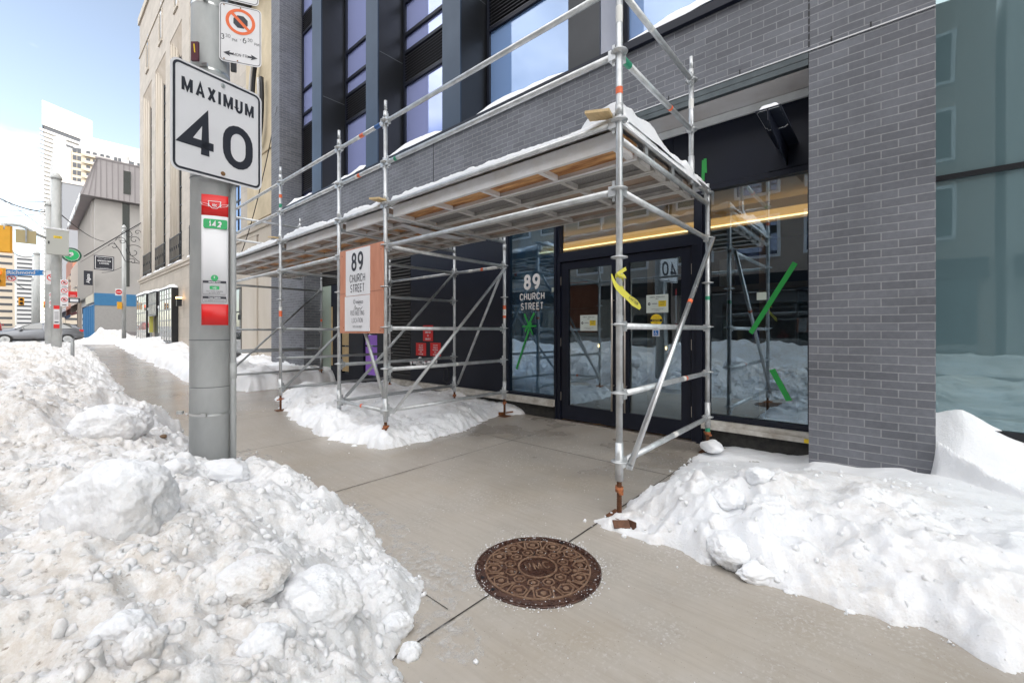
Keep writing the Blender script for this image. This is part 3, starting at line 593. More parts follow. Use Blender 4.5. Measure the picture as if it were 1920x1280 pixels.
# steel canopy bracket
cb = thing('canopy_bracket', 'black tapered steel bracket sticking out over the big right shop window', 'bracket', (XG, .80, 3.3))
n_ = Vector
b = MB(); b.box(4.38, XG-.05, .70, .90, 3.335, 3.35); b.build('top_plate', navy, cb)
b = MB(); b.poly([n_((4.38,.795,3.334)), n_((4.38,.795,3.24)), n_((XG-.05,.795,3.12)), n_((XG-.05,.795,3.334))], (0,-1,0), .012); b.build('web', navy, cb)
b = MB(); b.box(XG-.062, XG-.051, .60, .98, 3.10, 3.42); b.build('fixing_plate', navy, cb)
hb_ = lambda X, Y: np.where((np.abs(Y-.8) < .095), .045*sstep(0,.05,X-4.38)*sstep(0,.04,.095-np.abs(Y-.8))*(1+.3*fbm(X*9,Y*9)), 0)*(1-sstep(4.6,4.9,X))
tag(field('bracket_snow', np.arange(4.38, 4.95, .015), np.arange(.70, .901, .012), hb_, snow_c, zb=lambda X, Y: 3.351), 'small cap of snow on the tip of the black canopy bracket', 'snow')
# ================================================================== the scaffold
XF, XK, XU = 2.862, 5.01, 4.45
SC = thing('scaffold', 'galvanised steel pipe scaffold with a snowy deck over the sidewalk and entrance', 'scaffold', (XF, 6, 0))
stk_r = mat('sticker_orange', (.80,.16,.06), .5); stk_w = mat('sticker_white', (.75,.75,.72), .5); stk_g = mat('green_paint', (.03,.28,.16), .5); stk_b = mat('blue_paint', (.03,.12,.35), .5)
ros = None; jackm = None
def rosette(parent, p, m=galv):
    global ros
    if ros is None:
        b = MB(); b.lathe((0,0,0), ((.026,-.012),(.034,-.012),(.036,-.005),(.060,-.005),(.062,0),(.060,.005),(.036,.005),(.034,.012),(.026,.012)), 20); b.ringp((0,0,.0052), (1,0,0), (0,1,0), .040, .053, (0,0,1), .0002, 8)
        o = b.build('rosette', galv, None); ros = o; COL.objects.unlink(o)
    o = ros.copy(); COL.objects.link(o); o.parent = parent; o.location = Vector(p)-ORG[parent.name]; return o
def post(x, y, z0, z1, lv, snow_top=.1, m=galv, stick=(), r=.0242, rusty=True, ground_z=0.):
    b = MB()
    b.tube((x,y,z0+.22), (x,y,z1-.13), r, 16); b.tube((x,y,z1-.13), (x,y,z1), .0185, 12); b.tube((x,y,z0+.10), (x,y,z0+.38), .0295, 16)
    b.tube((x,y,z1-.22), (x,y,z1-.13), r+.003, 16)
    if z1 > 3.5: b.tube((x,y,2.93), (x,y,3.01), .029, 16)
    b.m = 1
    for s in stick: b.m = s[2]; b.tube((x,y,s[0]), (x,y,s[1]), r+.0012, 16, cap=False)
    p = b.build('post', [m, stk_r, stk_w, stk_g], SC)
    for z in lv: rosette(p, (x,y,z))
    if rusty:
        j = MB(); j.tube((x,y,ground_z+.01), (x,y,z0+.24), .0165, 12)
        z = ground_z+.02
        while z < z0+.1: j.tube((x,y,z), (x,y,z+.006), .0185, 12); z += .0125
        j.build('jack_screw', rust, p)
        j = MB(); j.lathe((x,y,z0+.02), ((.02,0),(.03,0),(.03,.035),(.02,.035)), 10); j.obox((x,y,z0+.032), (.8,.6,0), (-.6,.8,0), (0,0,1), (.085,.014,.008))
        j.build('jack_handle', mat('orange_rust', (.45,.15,.05), .7, var=.6, vscale=40, col2=(.2,.07,.03)), p)
        j = MB(); j.box(x-.075, x+.075, y-.075, y+.075, ground_z+.002, ground_z+.010); j.build('base_plate', rust, p)
    return p
LV = [.40, .90, 1.40, 1.89, 2.39, 2.89, 3.39, 3.89]
FY = [1.47, 4.545, 5.705, 7.77, 10.84, 11.9]
post(XF, FY[0], .16, 5.4, LV+[4.39, 4.89], stick=((3.08,3.13,1), (3.60,3.72,2)))
post(XF, FY[1], .16, 4.13, LV)
post(XF, FY[2], .16, 4.13, LV)
post(XF, FY[3], .16, 4.15, LV, stick=((1.64,1.70,1), (1.70,1.765,2), (1.60,1.64,1), (3.62,3.68,1), (3.45,3.52,3)))
post(XF, FY[4], .30, 4.13, LV)
post(XF, FY[5], .30, 2.95, LV[:6])
KY = [1.50, 4.56, 5.76, 7.80, 10.93, 11.9]
post(XK, KY[0], .18, 2.99, LV[:6], stick=((.235,.30,3), (1.70,1.74,3)))
post(XK, KY[1], .18, 2.86, LV[:6], stick=((1.56,1.60,1), (1.60,1.70,2), (1.70,1.76,1)))
post(XK, KY[2], .18, 2.86, LV[:6])
post(XK, KY[3], .20, 2.86, LV[:6])
post(XK, KY[4], .32, 2.86, LV[:6], stick=((1.60,1.66,1),), m=galv_dull)
post(XK, KY[5], .32, 1.68, LV[:3])
post(XU, 1.49, 2.74, 4.13, (3.39, 3.89), rusty=False, stick=((3.60,3.70,2),))
post(XU, 10.86, 2.74, 4.13, (3.39, 3.89), rusty=False)
def ledger(name, p, q, r=.0242, m=galv, stick=(), head=True, off=.035):
    p, q = Vector(p), Vector(q); d = (q-p).normalized(); a, c = p+d*off, q-d*off; b = MB(); b.tube(a+d*.03, c-d*.03, r, 14)
    if head:
        up = UZ; sd_ = d.cross(up).normalized()
        for e, s in ((a, 1), (c, -1)):
            b.obox(e+d*(s*.012), d, sd_, up, (.030, .025, .038)); b.obox(e+d*(s*.008)+up*.005, d, sd_, up, (.011, .006, .075))
    for t, w_, mi in stick: b.m = mi; b.tube(a.lerp(c, t), a.lerp(c, t)+d*w_, r+.0012, 14, cap=False)
    return b.build(name, [m, stk_r, stk_w, stk_g, stk_b], SC)
dz = -.012
def lz(z): return z+dz
# guard rails, street side
for i in range(4):
    y0, y1 = FY[i], FY[i+1]
    for z in (3.39, 3.89):
        st = ()
        if (i, z) == (1, 3.39): st = ((.50,.06,1), (.56,.05,2))
        if (i, z) == (1, 3.89): st = ((.42,.09,1), (.06,.12,4), (.52,.05,2))
        if (i, z) == (0, 3.39): st = ((.93,.05,3),)
        ledger('guard_rail', (XF, y0, lz(z)), (XF, y1, lz(z)), stick=st)
    ledger('ledger', (XF, y0, lz(2.89)), (XF, y1, lz(2.89)), r=.0242)
    ledger('ledger', (XF, y0, lz(2.39)), (XF, y1, lz(2.39)))
ledger('ledger', (XF, FY[4], lz(2.89)), (XF, FY[5], lz(2.89)))
ledger('ledger', (XF, FY[1], lz(.40)), (XF, FY[2], lz(.40)), stick=((.45,.04,1),))
ledger('ledger', (XF, FY[4], lz(2.39)), (XF, FY[5], lz(2.39)))
# guard rails across the two ends
for y in (1.48, 10.85):
    for z in (3.39, 3.89): ledger('guard_rail', (XF, y, lz(z)), (XU, y, lz(z)), stick=((.02,.12,3), (.62,.035,1)) if z < 3.5 else ((.35,.03,2),))
# transoms, street side to wall side
def tr_(i, zs, st=()):
    for z in zs: ledger('transom', (XF, FY[i], lz(z)), (XK, KY[i], lz(z)), m=galv if i < 2 else galv_dull, stick=st)
tr_(0, (2.39, 1.40)); ledger('transom', (XF, FY[0], lz(.90)), (XK, KY[0], lz(.90)), stick=((.62,.06,2), (.66,.03,1)))
ledger('transom', (XF, FY[0], lz(.40)), (XK, KY[0], lz(.40)), stick=((.5,.09,2),))
tr_(1, (2.39, 1.40, .40)); ledger('transom', (XF, FY[1], lz(.90)), (XK, KY[1], lz(.90)), stick=((.52,.04,2),))
tr_(2, (2.39, 1.89, .90, .40)); tr_(3, (2.39, 1.40, .90, .40)); tr_(4, (2.39, 1.40, .90, .40)); tr_(5, (.40, .90))
ledger('ledger', (XK, KY[1], lz(2.39)), (XK, KY[2], lz(2.39)), stick=((.38,.06,1), (.1,.22,2), (.6,.1,2)))
ledger('ledger', (XK, KY[2], lz(2.39)), (XK, KY[3], lz(2.39)), stick=((.4,.06,2),))
ledger('ledger', (XK, KY[4], lz(.90)), (XK, KY[5], lz(.90)), m=galv_dull)
ledger('ledger', (XK, KY[4], lz(.40)), (XK, KY[5], lz(.40)), m=galv_dull)
# diagonal braces
bright = mat('bright_galvanised_steel', (.68,.69,.70), .3, .85, var=.2, vscale=9)
def brace(p, q, m=galv, r=.0215, st=()):
    p, q = Vector(p), Vector(q); d = (q-p).normalized(); b = MB(); b.tube(p, q, r, 14)
    for e, s in ((p, 1), (q, -1)): b.obox(e, d, d.cross(UX).normalized(), d.cross(d.cross(UX)).normalized(), (.035, .022, .006))
    for t, w_, mi in st: b.m = mi; b.tube(p.lerp(q, t), p.lerp(q, t)+d*w_, r+.0012, 14, cap=False)
    return b.build('diagonal_brace', [m, stk_r, stk_w, stk_g], SC)
brace((XF+.075, 1.42, .36), (XK-.03, 1.44, 2.36), bright, .0225, st=((.63,.045,1),))
brace((XF+.09, FY[1]-.05, .38), (XK-.05, KY[1]-.05, 2.33), galv)
brace((XF+.08, FY[2]-.05, .45), (XK-.06, KY[2]-.05, 2.36), galv_dull)
brace((XF+.08, FY[3]-.05, .42), (XK-.06, KY[3]-.05, 2.36), galv_dull)
brace((XF+.08, FY[4]-.05, .47), (XK-.06, KY[4]-.05, 2.38), galv_dull)
brace((XK+.04, KY[2]-.06, .45), (XK+.04, KY[1]+.06, 2.36), galv)
brace((XF+.04, FY[1]+.05, .45), (XF+.04, FY[2]-.05, 2.36), galv)
# truss transoms carrying the deck
for i in range(6):
    y, x1 = FY[i], XK if i != 5 else XK; x1 = XK; yk = KY[i]
    b = MB(); b.tube((XF+.04, y, 2.885), (x1-.03, yk, 2.885), .0235, 14); b.tube((XF+.03, y, 2.755), (x1-.03, yk, 2.765), .0235, 14)
    for t in (.22, .5, .78, .96): x = XF+(x1-XF)*t; yy = y+(yk-y)*t; b.box(x-.03, x+.03, yy-.006, yy+.006, 2.765, 2.885)
    b.build('truss_transom', [galv if i < 2 else galv_dull], SC)
mesh_al = mat('perforated_deck', (.36,.345,.335), .6, .3, var=.4, vscale=60)
def deck(y0, y1, k_):
    for j in range(5):
        x0 = 2.935+j*.341; x1 = x0+.332
        b = MB(); zt, zb = 2.865, 2.735
        b.box(x0, x0+.006, y0, y1, zb, zt); b.box(x0+.006, x0+.04, y0, y1, zb, zb+.005); b.box(x1-.006, x1, y0, y1, zb, zt); b.box(x1-.04, x1-.006, y0, y1, zb, zb+.005)
        b.m = 1 if (j % 2 == 0 or k_ > 0) else 2; b.box(x0+.006, x1-.006, y0+.001, y1-.001, zb+.05, zt); b.m = 0
        n = max(3, int((y1-y0)/.62))
        for q in range(n+1):
            y = y0+.02+(y1-y0-.05)*q/n; b.box(x0+.04, x1-.04, y, y+.028, zb+.012, zb+.049); b.box(x0+.04, x1-.04, y-.0, y+.05, zb+.006, zb+.0115)
        b.build('deck_plank', [alum_light if j == 0 else alum, ply if (j == 0 and k_ == 0) or k_ > 0 and j in (1, 2) else mat('deck_plywood_dark', (.42,.31,.23), .75, var=.5, vscale=3, stretch=(4,.8,4), col2=(.27,.20,.16)), mesh_al], SC)
for k_ in range(5): deck(FY[k_]+.05, FY[k_+1]-.05, k_)
b = MB(); b.box(2.931, 2.934, FY[1]-.42, FY[1]-.20, 2.80, 2.83); b.build('maker_plate', stk_w, SC)
# sheet of old plastic hanging below the deck joint
plast = mat('torn_white_plastic', (.72,.72,.74), .5)
b = MB(); b.poly([Vector(p) for p in ((3.15,4.62,2.715),(3.5,4.60,2.70),(4.2,4.64,2.71),(4.25,4.80,2.72),(3.7,4.9,2.70),(3.2,4.74,2.72))], (0,0,1), .004)
tag(b.build('plastic_scrap', plast, None), 'torn strip of white plastic hanging under the deck joint', 'plastic sheet')
# snow lying on the deck
def deck_snow(y0, y1, seed, label, hmax=.10):
    def h(X, Y):
        e = sstep(0, .025, X-2.852)*sstep(0, .06, 4.66-X)*sstep(0, .05, Y-y0)*sstep(0, .05, y1-Y)
        return e*(hmax*(.85+.28*fbm(X*2.2, Y*1.1, seed=seed))+.012*fbm(X*12, Y*12, seed=seed+2)+.06*sstep(3.5, 4.4, X)*(.5+fbm(X*3, Y*2, seed=seed+5)))
    o = field('deck_snow', np.concatenate([np.arange(2.852, 2.95, .008), np.arange(2.95, 4.69, .022)]), np.arange(y0, y1+.02, .03), h, snow_c, zb=lambda X, Y: 2.872); return tag(o, label, 'snow', 'snow lying on the scaffold deck')
deck_snow(1.44, 4.47, 11, 'smooth snow covering the nearest deck bay of the scaffold, over the doors', .10)
deck_snow(4.60, 5.64, 12, 'snow covering the short deck bay above the plywood board', .12)
deck_snow(5.76, 7.70, 13, 'snow covering the deck bay just beyond the plywood board', .12)
deck_snow(7.84, 10.78, 14, 'snow covering the long deck bay toward the stone building', .12)
# the heap that hangs over the open end of the deck
def heap(X, Y):
    e = sstep(0, .05, X-2.95)*sstep(0, .05, 4.98-X)*sstep(-.03, .08, Y-1.46)*sstep(0, .25, 2.0-Y)
    return e*(.10+.14*np.exp(-((X-3.0)/.22)**2)+.13*np.exp(-((X-3.55)/.30)**2)+.06*np.exp(-((X-4.2)/.3)**2)+.035*fbm(X*4, Y*4, seed=4))
tag(field('snow_heap', np.arange(2.95, 5.0, .015), np.arange(1.455, 2.02, .012), heap, snow_c, sink=-.02, zb=lambda X, Y: 2.895+0*X), 'lumpy snow heap spilling over the near open end of the deck', 'snow')
# timber off-cuts on the deck edge
def block(c, ang, label):
    b = MB(); b.obox((0,0,0), (math.cos(ang), math.sin(ang), .0), (-math.sin(ang), math.cos(ang), .12), (0, -.12, 1), (.068, .09, .010)); o = b.build('timber_block', pine, None); o.location = c; ORG[o.name] = Vector(c); tag(o, label, 'timber', 'timber off-cuts on the deck edge')
block((2.80, 1.60, 2.95), .25, 'pale plywood off-cut poking out at the nearest front post')
block((2.80, 4.60, 2.935), .15, 'pale plywood off-cut poking out at the front post beside the board')
block((2.80, 7.86, 2.95), .1, 'pale plywood off-cut poking out at the third front post')
block((2.80, 10.9, 2.95), .1, 'pale plywood off-cut at the far end of the deck')
# ------------------------------------------------------------------ plywood board with two white signs
BX = 2.822
bd = thing('plywood_board', 'reddish plywood board fixed to the scaffold carrying two white signs', 'notice board', (BX, 5.06, 1.9))
b = MB(); b.box(BX, BX+.014, 4.538, 5.60, 1.85, 2.43); b.build('board', board_m, bd)
b = MB(); b.box(BX+.001, BX+.015, 4.542, 5.605, 1.325, 1.846); b.build('board', board_m, bd)
b = MB(); [b.tube((BX-.002, y, z), (BX+.001, y, z), .007, 8) for y, z in ((4.60,1.36),(5.5,1.4),(5.54,2.36),(4.58,1.9),(4.58,2.34),(4.9,1.84))]; b.build('nail', rust, bd)
b = MB(); b.box(BX-.006, BX-.001, 4.825, 5.43, 1.815, 2.415); s1 = b.build('sign_panel', paint_w, bd); s1['label'] = 'upper white panel reading 89 CHURCH STREET'
b = MB(); yc = 5.128
b.text('89', (BX-.007, yc, 2.13), -UY, UZ, .345, bold=.012, sx=1.0, track=.8); b.text('CHURCH', (BX-.007, yc, 1.985), -UY, UZ, .150, bold=.002, sx=.86, track=.95); b.text('STREET', (BX-.007, yc, 1.855), -UY, UZ, .150, bold=.002, sx=.86, track=.95)
b.build('lettering', paint_k, s1)
b = MB(); b.box(BX-.0065, BX-.001, 4.83, 5.455, 1.352, 1.808); s2 = b.build('sign_panel', paint_w, bd); s2['label'] = 'lower white panel reading PDO MEETING LOCATION'
b = MB(); gk = mat('sign_grey', (.10,.10,.12), .5)
b.text('minto', (BX-.0075, yc-.06, 1.705), -UY, UZ, .075, bold=.004); b.text('COMMUNITIES', (BX-.0075, yc-.06, 1.683), -UY, UZ, .014)
b.text('PDO MEETING', (BX-.0075, yc, 1.555), -UY, UZ, .088, sx=.78, bold=-.004); b.text('LOCATION', (BX-.0075, yc, 1.462), -UY, UZ, .088, sx=.84, bold=-.004); b.text('1-855-646-8601', (BX-.0075, yc, 1.395), -UY, UZ, .044, sx=.9)
for r in (.012, .022, .032): b.ringp((BX-.0072, yc+.075, 1.735), (0,1,0), (0,0,1), r-.003, r, (-1,0,0), .0004, 18)
b.build('lettering', gk, s2)
b = MB(); sc = [(.09,1.62),(.05,1.69),(.03,1.64),(.06,1.625),(.02,1.66),(.0,1.625),(-.02,1.66),(-.035,1.625),(-.055,1.655),(-.075,1.625),(-.13,1.66),(-.08,1.64)]
b.path([(BX-.008, yc+y, z) for y, z in sc], .0017, 6); b.build('marker_scrawl', paint_k, s2)
# ------------------------------------------------------------------ caution tape
def ribbon(name, pts, wv, m, label, cat, parent=None, th=.0015):
    b = MB(); k_ = 0; pts = [Vector(p) for p in pts]; wv = [Vector(x) for x in wv]
    for p, w_ in zip(pts, wv): b.v += [tuple(p-w_), tuple(p+w_)]
    for i in range(len(pts)-1): b.face((2*i, 2*i+1, 2*i+3, 2*i+2), True)
    return b
cz = 1.75
tp = thing('caution_tape', 'yellow caution tape knotted around the near front scaffold post', 'caution tape', (XF, 1.47, 1.75))
rad = .030; b = MB()
def coil(z0, z1, t0, t1, w_, n=18):
    k_ = len(b.v)
    for i in range(n+1): t = t0+(t1-t0)*i/n; z = z0+(z1-z0)*i/n+.006*math.sin(i*1.7); b.v += [(XF+rad*math.cos(t), 1.47+rad*math.sin(t), z-w_), (XF+rad*math.cos(t), 1.47+rad*math.sin(t), z+w_)]
    for i in range(n): b.face((k_+2*i, k_+2*i+1, k_+2*i+3, k_+2*i+2), True)
coil(1.74, 1.80, 2.0, 5.4, .012); coil(1.76, 1.72, 2.4, 5.9, .010); coil(1.66, 1.665, 2.8, 5.6, .014)
b.build('coil', tape_y, tp)
rv = Vector((CY, -SY, 0)); fw = Vector((SY, CY, 0)); base = Vector((XF, 1.47, 0))-fw*.035
def tp_pt(dx, z, df=0.): return base+rv*dx+UZ*z+fw*df
# tail hanging from the knot, drifting right
cs = [(-.065,1.765,0),(-.058,1.73,-.005),(-.040,1.69,-.01),(-.018,1.66,-.012),(.018,1.625,-.015),(.055,1.59,-.02),(.095,1.555,-.022),(.125,1.53,-.018),(.140,1.512,-.01)]
b = MB()
for i, (dx, z, df) in enumerate(cs):
    w_ = [.004,.009,.015,.019,.022,.024,.024,.020,.010][i]*(1+.12*math.sin(i*2.3)); nrm = Vector((.64,0,.77)) if i > 3 else Vector((.85,0,.5)); o_ = rv*(nrm.x*w_)+UZ*(nrm.z*w_)
    p = tp_pt(dx, z, df); b.v += [tuple(p-o_), tuple(p+o_)]
for i in range(len(cs)-1): b.face((2*i, 2*i+1, 2*i+3, 2*i+2), True)
b.m = 1; dr = (rv*.75-UZ*.66).normalized(); up_ = (rv*.66+UZ*.75).normalized()
b.text('CAUTION', tp_pt(.081, 1.562, -.027), dr, up_, .034, bold=.002, sx=.72, shear=.0); b.m = 1
b.build('tail', [tape_y, paint_k], tp)
b = MB(); [b.v.extend([tuple(tp_pt(*p))]) for p in ((-.03,1.775,-.008),(.035,1.815,-.008),(.042,1.790,-.01),(-.02,1.752,-.012),(.02,1.765,-.012),(.040,1.73,-.012),(.036,1.745,-.006))]; b.face((0,1,2,3)); b.face((3,4,5)); b.face((4,6,5)); b.build('knot_end', tape_y, tp)
# ------------------------------------------------------------------ notices and tape on the glass
def quadY(b, y0, y1, z0, z1, x, th=.002): b.box(x-th, x, min(y0,y1), max(y0,y1), z0, z1)
def notice(px0, px1, py0, py1, label):
    p, q = atX(px0, py0, XG-.035), atX(px1, py1, XG-.035); x = XG-.034
    t = thing('door_notice', label, 'notice', (x, (p.y+q.y)/2, q.z), 'notices on the entrance doors'); W, H = p.y-q.y, p.z-q.z
    b = MB(); quadY(b, q.y, p.y, q.z, p.z, x); b.m = 1; quadY(b, q.y+W*.09, q.y+W*.44, q.z+H*.33, q.z+H*.66, x-.0025, .0006)
    b.m = 2; ym = (p.y+q.y)/2
    b.text('RESIDENTIAL - RESIDENTS ACCESS', (x-.003, ym, p.z-H*.16), -UY, UZ, H*.085, sx=.74, bold=.01); b.text('ONLY', (x-.003, ym, p.z-H*.27), -UY, UZ, H*.085, bold=.01)
    b.text('minto', (x-.003, ym+W*.12, q.z+H*.47), -UY, UZ, H*.13, bold=.01); b.text('CONSTRUCTION MATERIALS DELIVERED', (x-.003, ym, q.z+H*.18), -UY, UZ, H*.06, sx=.8); b.text('TO LOADING DOCK', (x-.003, ym, q.z+H*.1), -UY, UZ, H*.06, sx=.8)
    b.text('ATTENTION', (x-.0035, q.y+W*.265, q.z+H*.57), -UY, UZ, H*.085, sx=.7, bold=.01); b.text('ALL DELIVERIES\nSIGN IN HERE', (x-.0035, q.y+W*.265, q.z+H*.48), -UY, UZ, H*.06, sx=.7)
    b.ringp((x-.0028, p.y-W*.13, q.z+H*.5), (0,1,0), (0,0,1), H*.03, H*.08, (-1,0,0), .0003, 14); b.build('paper', [mat('notice_paper', (.62,.68,.64), .5), mat('notice_yellow', (.75,.55,.03), .5), paint_k], t)
notice(1088, 1120, 591, 620, 'pale printed notice on the left entrance door glass')
notice(1212, 1253, 553.5, 585.5, 'pale printed notice on the right entrance door, above the round sticker')
x = XG-.034; c = atX(1230.5, 600, x)
b = MB(); b.disc((x-.002, c.y, c.z), (0,-1,0), (0,0,1), .078, (-1,0,0), .002, 36); b.m = 1; b.box(x-.0026, x-.0022, c.y-.077, c.y+.077, c.z-.020, c.z+.013); b.text('AUTOMATIC', (x-.003, c.y, c.z+.030), -UY, UZ, .018, sx=1.0); b.text('DOOR', (x-.003, c.y, c.z-.045), -UY, UZ, .018)
b.m = 0; b.text('CAUTION', (x-.0035, c.y, c.z-.014), -UY, UZ, .031, sx=.98, bold=.012)
tag(b.build('caution_sticker', [yel_s, paint_k], None, (x, c.y, c.z)), 'round yellow CAUTION automatic door sticker on the right door', 'sticker')
c = atX(1230, 624, x); b = MB(); b.box(x-.002, x, c.y-.047, c.y+.047, c.z-.045, c.z+.045); b.m = 1; b.box(x-.003, x-.0022, c.y-.033, c.y+.033, c.z-.036, c.z+.033)
b.m = 0; b.disc((x-.0036, c.y+.006, c.z+.024), (0,1,0), (0,0,1), .0045, (-1,0,0), .0004, 12); b.ringp((x-.0036, c.y+.004, c.z-.012), (0,-1,0), (0,0,1), .011, .015, (-1,0,0), .0004, 20, (-.6,.15))
b.box(x-.0036, x-.0032, c.y+.003, c.y+.008, c.z-.008, c.z+.018); b.box(x-.0036, x-.0032, c.y-.012, c.y+.004, c.z-.010, c.z-.006); b.box(x-.0036, x-.0032, c.y-.010, c.y+.003, c.z+.004, c.z+.007); b.poly([Vector((x-.0036, c.y-.010, c.z-.010)), Vector((x-.0036, c.y-.014, c.z-.010)), Vector((x-.0036, c.y-.024, c.z-.026)), Vector((x-.0036, c.y-.019, c.z-.027))], (-1,0,0), .0004)
tag(b.build('accessibility_sticker', [paint_w, blue_s], None, (x, c.y, c.z)), 'small square blue and white wheelchair sticker on the right door', 'sticker')
def tape(segs, label, m=tape_g, X=None):
    X = X or XG-.004; t = thing('green_tape', label, 'tape', tuple(atX(segs[0][0], segs[0][1], X)), 'green tape marks on the glass')
    for k_, (x0, y0, x1, y1, w_) in enumerate(segs):
        p, q = atX(x0, y0, X-.001*k_), atX(x1, y1, X-.001*k_); d = (q-p).normalized(); n_ = d.cross(UX).normalized()*w_/2; b = MB()
        b.poly([p-n_, p+n_*1.1+d*.006, q+n_, q-n_-d*.01], (-1,0,0), .0006); b.build('tape_strip', m, t)
tape([(1491, 492, 1407, 625, .05)], 'long slanting green tape strip on the big right shop window')
tape([(1447, 692, 1480, 752, .055)], 'short slanting green tape strip low on the big right shop window')
tape([(983, 588, 999, 628, .03), (1002, 586, 984, 622, .035), (979, 612, 1006, 611, .028), (996, 604, 968, 692, .035)], 'green tape cross with a long tail on the window by the doors')
tape([(1319, 300, 1318, 340, .035), (1322, 297, 1323, 325, .03)], 'folded green tape hanging on the black panel above the doors', X=XG-.056)
# little paper and boxes on / behind the glass
for (px, py, w_, h_, lab, nm) in ((1428, 555, .095, .085, 'small blank white sticker on the big right shop window', 'blank_sticker'), (1037, 543, .05, .07, 'small pale sticker at the right edge of the lettered window', 'blank_sticker')):
    c = atX(px, py, XG-.004); b = MB(); b.box(XG-.005, XG-.003, c.y-w_/2, c.y+w_/2, c.z-h_/2, c.z+h_/2); tag(b.build(nm, mat('pale_sticker', (.55,.62,.55), .5), None, (XG-.004, c.y, c.z)), lab, 'sticker')
c = atX(990, 655, XG+.06); b = MB(); b.box(XG+.03, XG+.09, c.y-.055, c.y+.05, c.z-.05, c.z+.05); b.m = 1; b.box(XG+.026, XG+.0295, c.y-.0, c.y+.045, c.z-.04, c.z+.04)
tag(b.build('wall_box', [blackm, mat('box_label', (.62,.52,.44), .6)], None, (XG+.06, c.y, c.z)), 'small black box with a beige label behind the lettered window', 'box')
# ------------------------------------------------------------------ red fire department plates and inlets
XP = XG-.052
def plate(px0, px1, py0, py1, lines, label):
    p, q = atX(px0, py0, XP), atX(px1, py1, XP); W, H = p.y-q.y, p.z-q.z; ym = (p.y+q.y)/2
    b = MB(); b.box(XP-.004, XP, q.y, p.y, q.z, p.z); b.m = 1; n = len(lines)
    for i, s in enumerate(lines): b.text(s, (XP-.0045, ym, p.z-H*(.12+.86*(i+.75)/n)), -UY, UZ, H*.17*4.6/max(n,4.6), sx=.66 if len(s) > 9 else .85, bold=.015)
    tag(b.build('fire_plate', [red_s, paint_w], None, (XP, ym, q.z)), label, 'sign', 'red fire connection plates')
plate(793.4, 812.0, 610, 639.5, ['FIRE DEPT', 'CONNECTION', 'ON', 'LOMBARD ST'], 'uppermost of the three red plates on the black wall')
plate(780.2, 799.0, 642.3, 667, ['FDC-AUTO', 'SPRINKLER', 'LOW PRESSURE', 'ZONE', 'P1-6TH FLOOR'], 'lower red sprinkler plate nearer the louvres')
plate(807.0, 826.5, 642.0, 668, ['FDC-AUTO', 'SPRINKLER', 'HIGH PRESSURE', 'ZONE', '7TH-18TH FLR'], 'lower red sprinkler plate farther from the louvres')
chrome = mat('chrome', (.75,.75,.75), .2, .95)
for px, lab in ((789, 'twin chrome fire hose inlet under the low pressure plate'), (815, 'twin chrome fire hose inlet under the high pressure plate')):
    c = atX(px, 678, XP); t = thing('hose_inlet', lab, 'hose inlet', tuple(c), 'chrome hose inlets')
    b = MB(); b.tube((XP-.002, c.y, c.z), (XP-.02, c.y, c.z), .10, 24); b.build('wall_plate', chrome, t)
    b = MB(); b.tube((XP-.02, c.y, c.z), (XP-.09, c.y, c.z), .05, 16); b.tube((XP-.08, c.y, c.z), (XP-.14, c.y+.09, c.z-.02), .036, 14); b.tube((XP-.08, c.y, c.z), (XP-.14, c.y-.09, c.z-.02), .036, 14); b.build('body', chrome, t)
    for s in (-1, 1): b = MB(); b.tube((XP-.14, c.y+s*.09, c.z-.02), (XP-.165, c.y+s*.125, c.z-.028), .045, 16); b.build('cap', chrome, t)
c = atX(842, 700, XP); b = MB(); cabp = [(XP-.03, c.y-.02, c.z+.16), (XP-.05, c.y+.05, c.z+.12), (XP-.05, c.y+.09, c.z+.0), (XP-.06, c.y+.11, c.z-.14), (XP-.06, c.y+.0, c.z-.18), (XP-.05, c.y-.06, c.z-.10), (XP-.04, c.y-.03, c.z+.05), (XP-.05, c.y+.03, c.z+.12)]
b.path(cabp, .011, 8); tag(b.build('hose_loop', blackm, None, tuple(c)), 'loop of black cable low on the black wall near the scaffold foot', 'cable')
# ================================================================== manhole cover
MX, MY, MR = 1.925, 1.497, .358
mh = thing('manhole_cover', 'round rusty brown manhole cover with a hexagon pattern, wet and salted', 'manhole cover', (MX, MY, 0))
iron = mat('wet_rusty_iron', (.034,.014,.011), .28, .2, var=.6, vscale=22, col2=(.095,.045,.028), bump=.5, bscale=110)
iron_h = mat('relief_toned_iron', (.33,.215,.145), .42, .2, var=.55, vscale=18, col2=(.14,.07,.042), bump=.4, bscale=120)  # raised iron coloured paler than the plate, standing in for relief shading
b = MB(); b.lathe((MX,MY,0), ((MR,.0),(MR,.0075),(MR-.012,.009),(MR-.016,.004),(MR-.020,.0065),(.001,.0065)), 72); b.build('plate', iron, mh)
b = MB(); zt = .0115; X1, Y1, Z1 = (1,0,0), (0,1,0), (0,0,1)
b.ringp((MX,MY,zt), X1, Y1, .291, .300, Z1, .006, 72); b.ringp((MX,MY,zt), X1, Y1, .103, .113, Z1, .006, 56)
def hexa(cx, cy, r, ang):
    for (r0, r1) in ((r*.80, r),): 
        k_ = len(b.v)
        for i in range(7):
            t = ang+math.pi/3*i
            for q in (r0, r1): b.v += [(cx+q*math.cos(t), cy+q*math.sin(t), zt), (cx+q*math.cos(t), cy+q*math.sin(t), .006)]
        for i in range(6):
            p = k_+4*i; b.face((p, p+2, p+6, p+4)); b.face((p+2, p+3, p+7, p+6)); b.face((p+1, p, p+4, p+5))
    b.disc((cx, cy, zt), X1, Y1, r*.34, Z1, .005, 12)
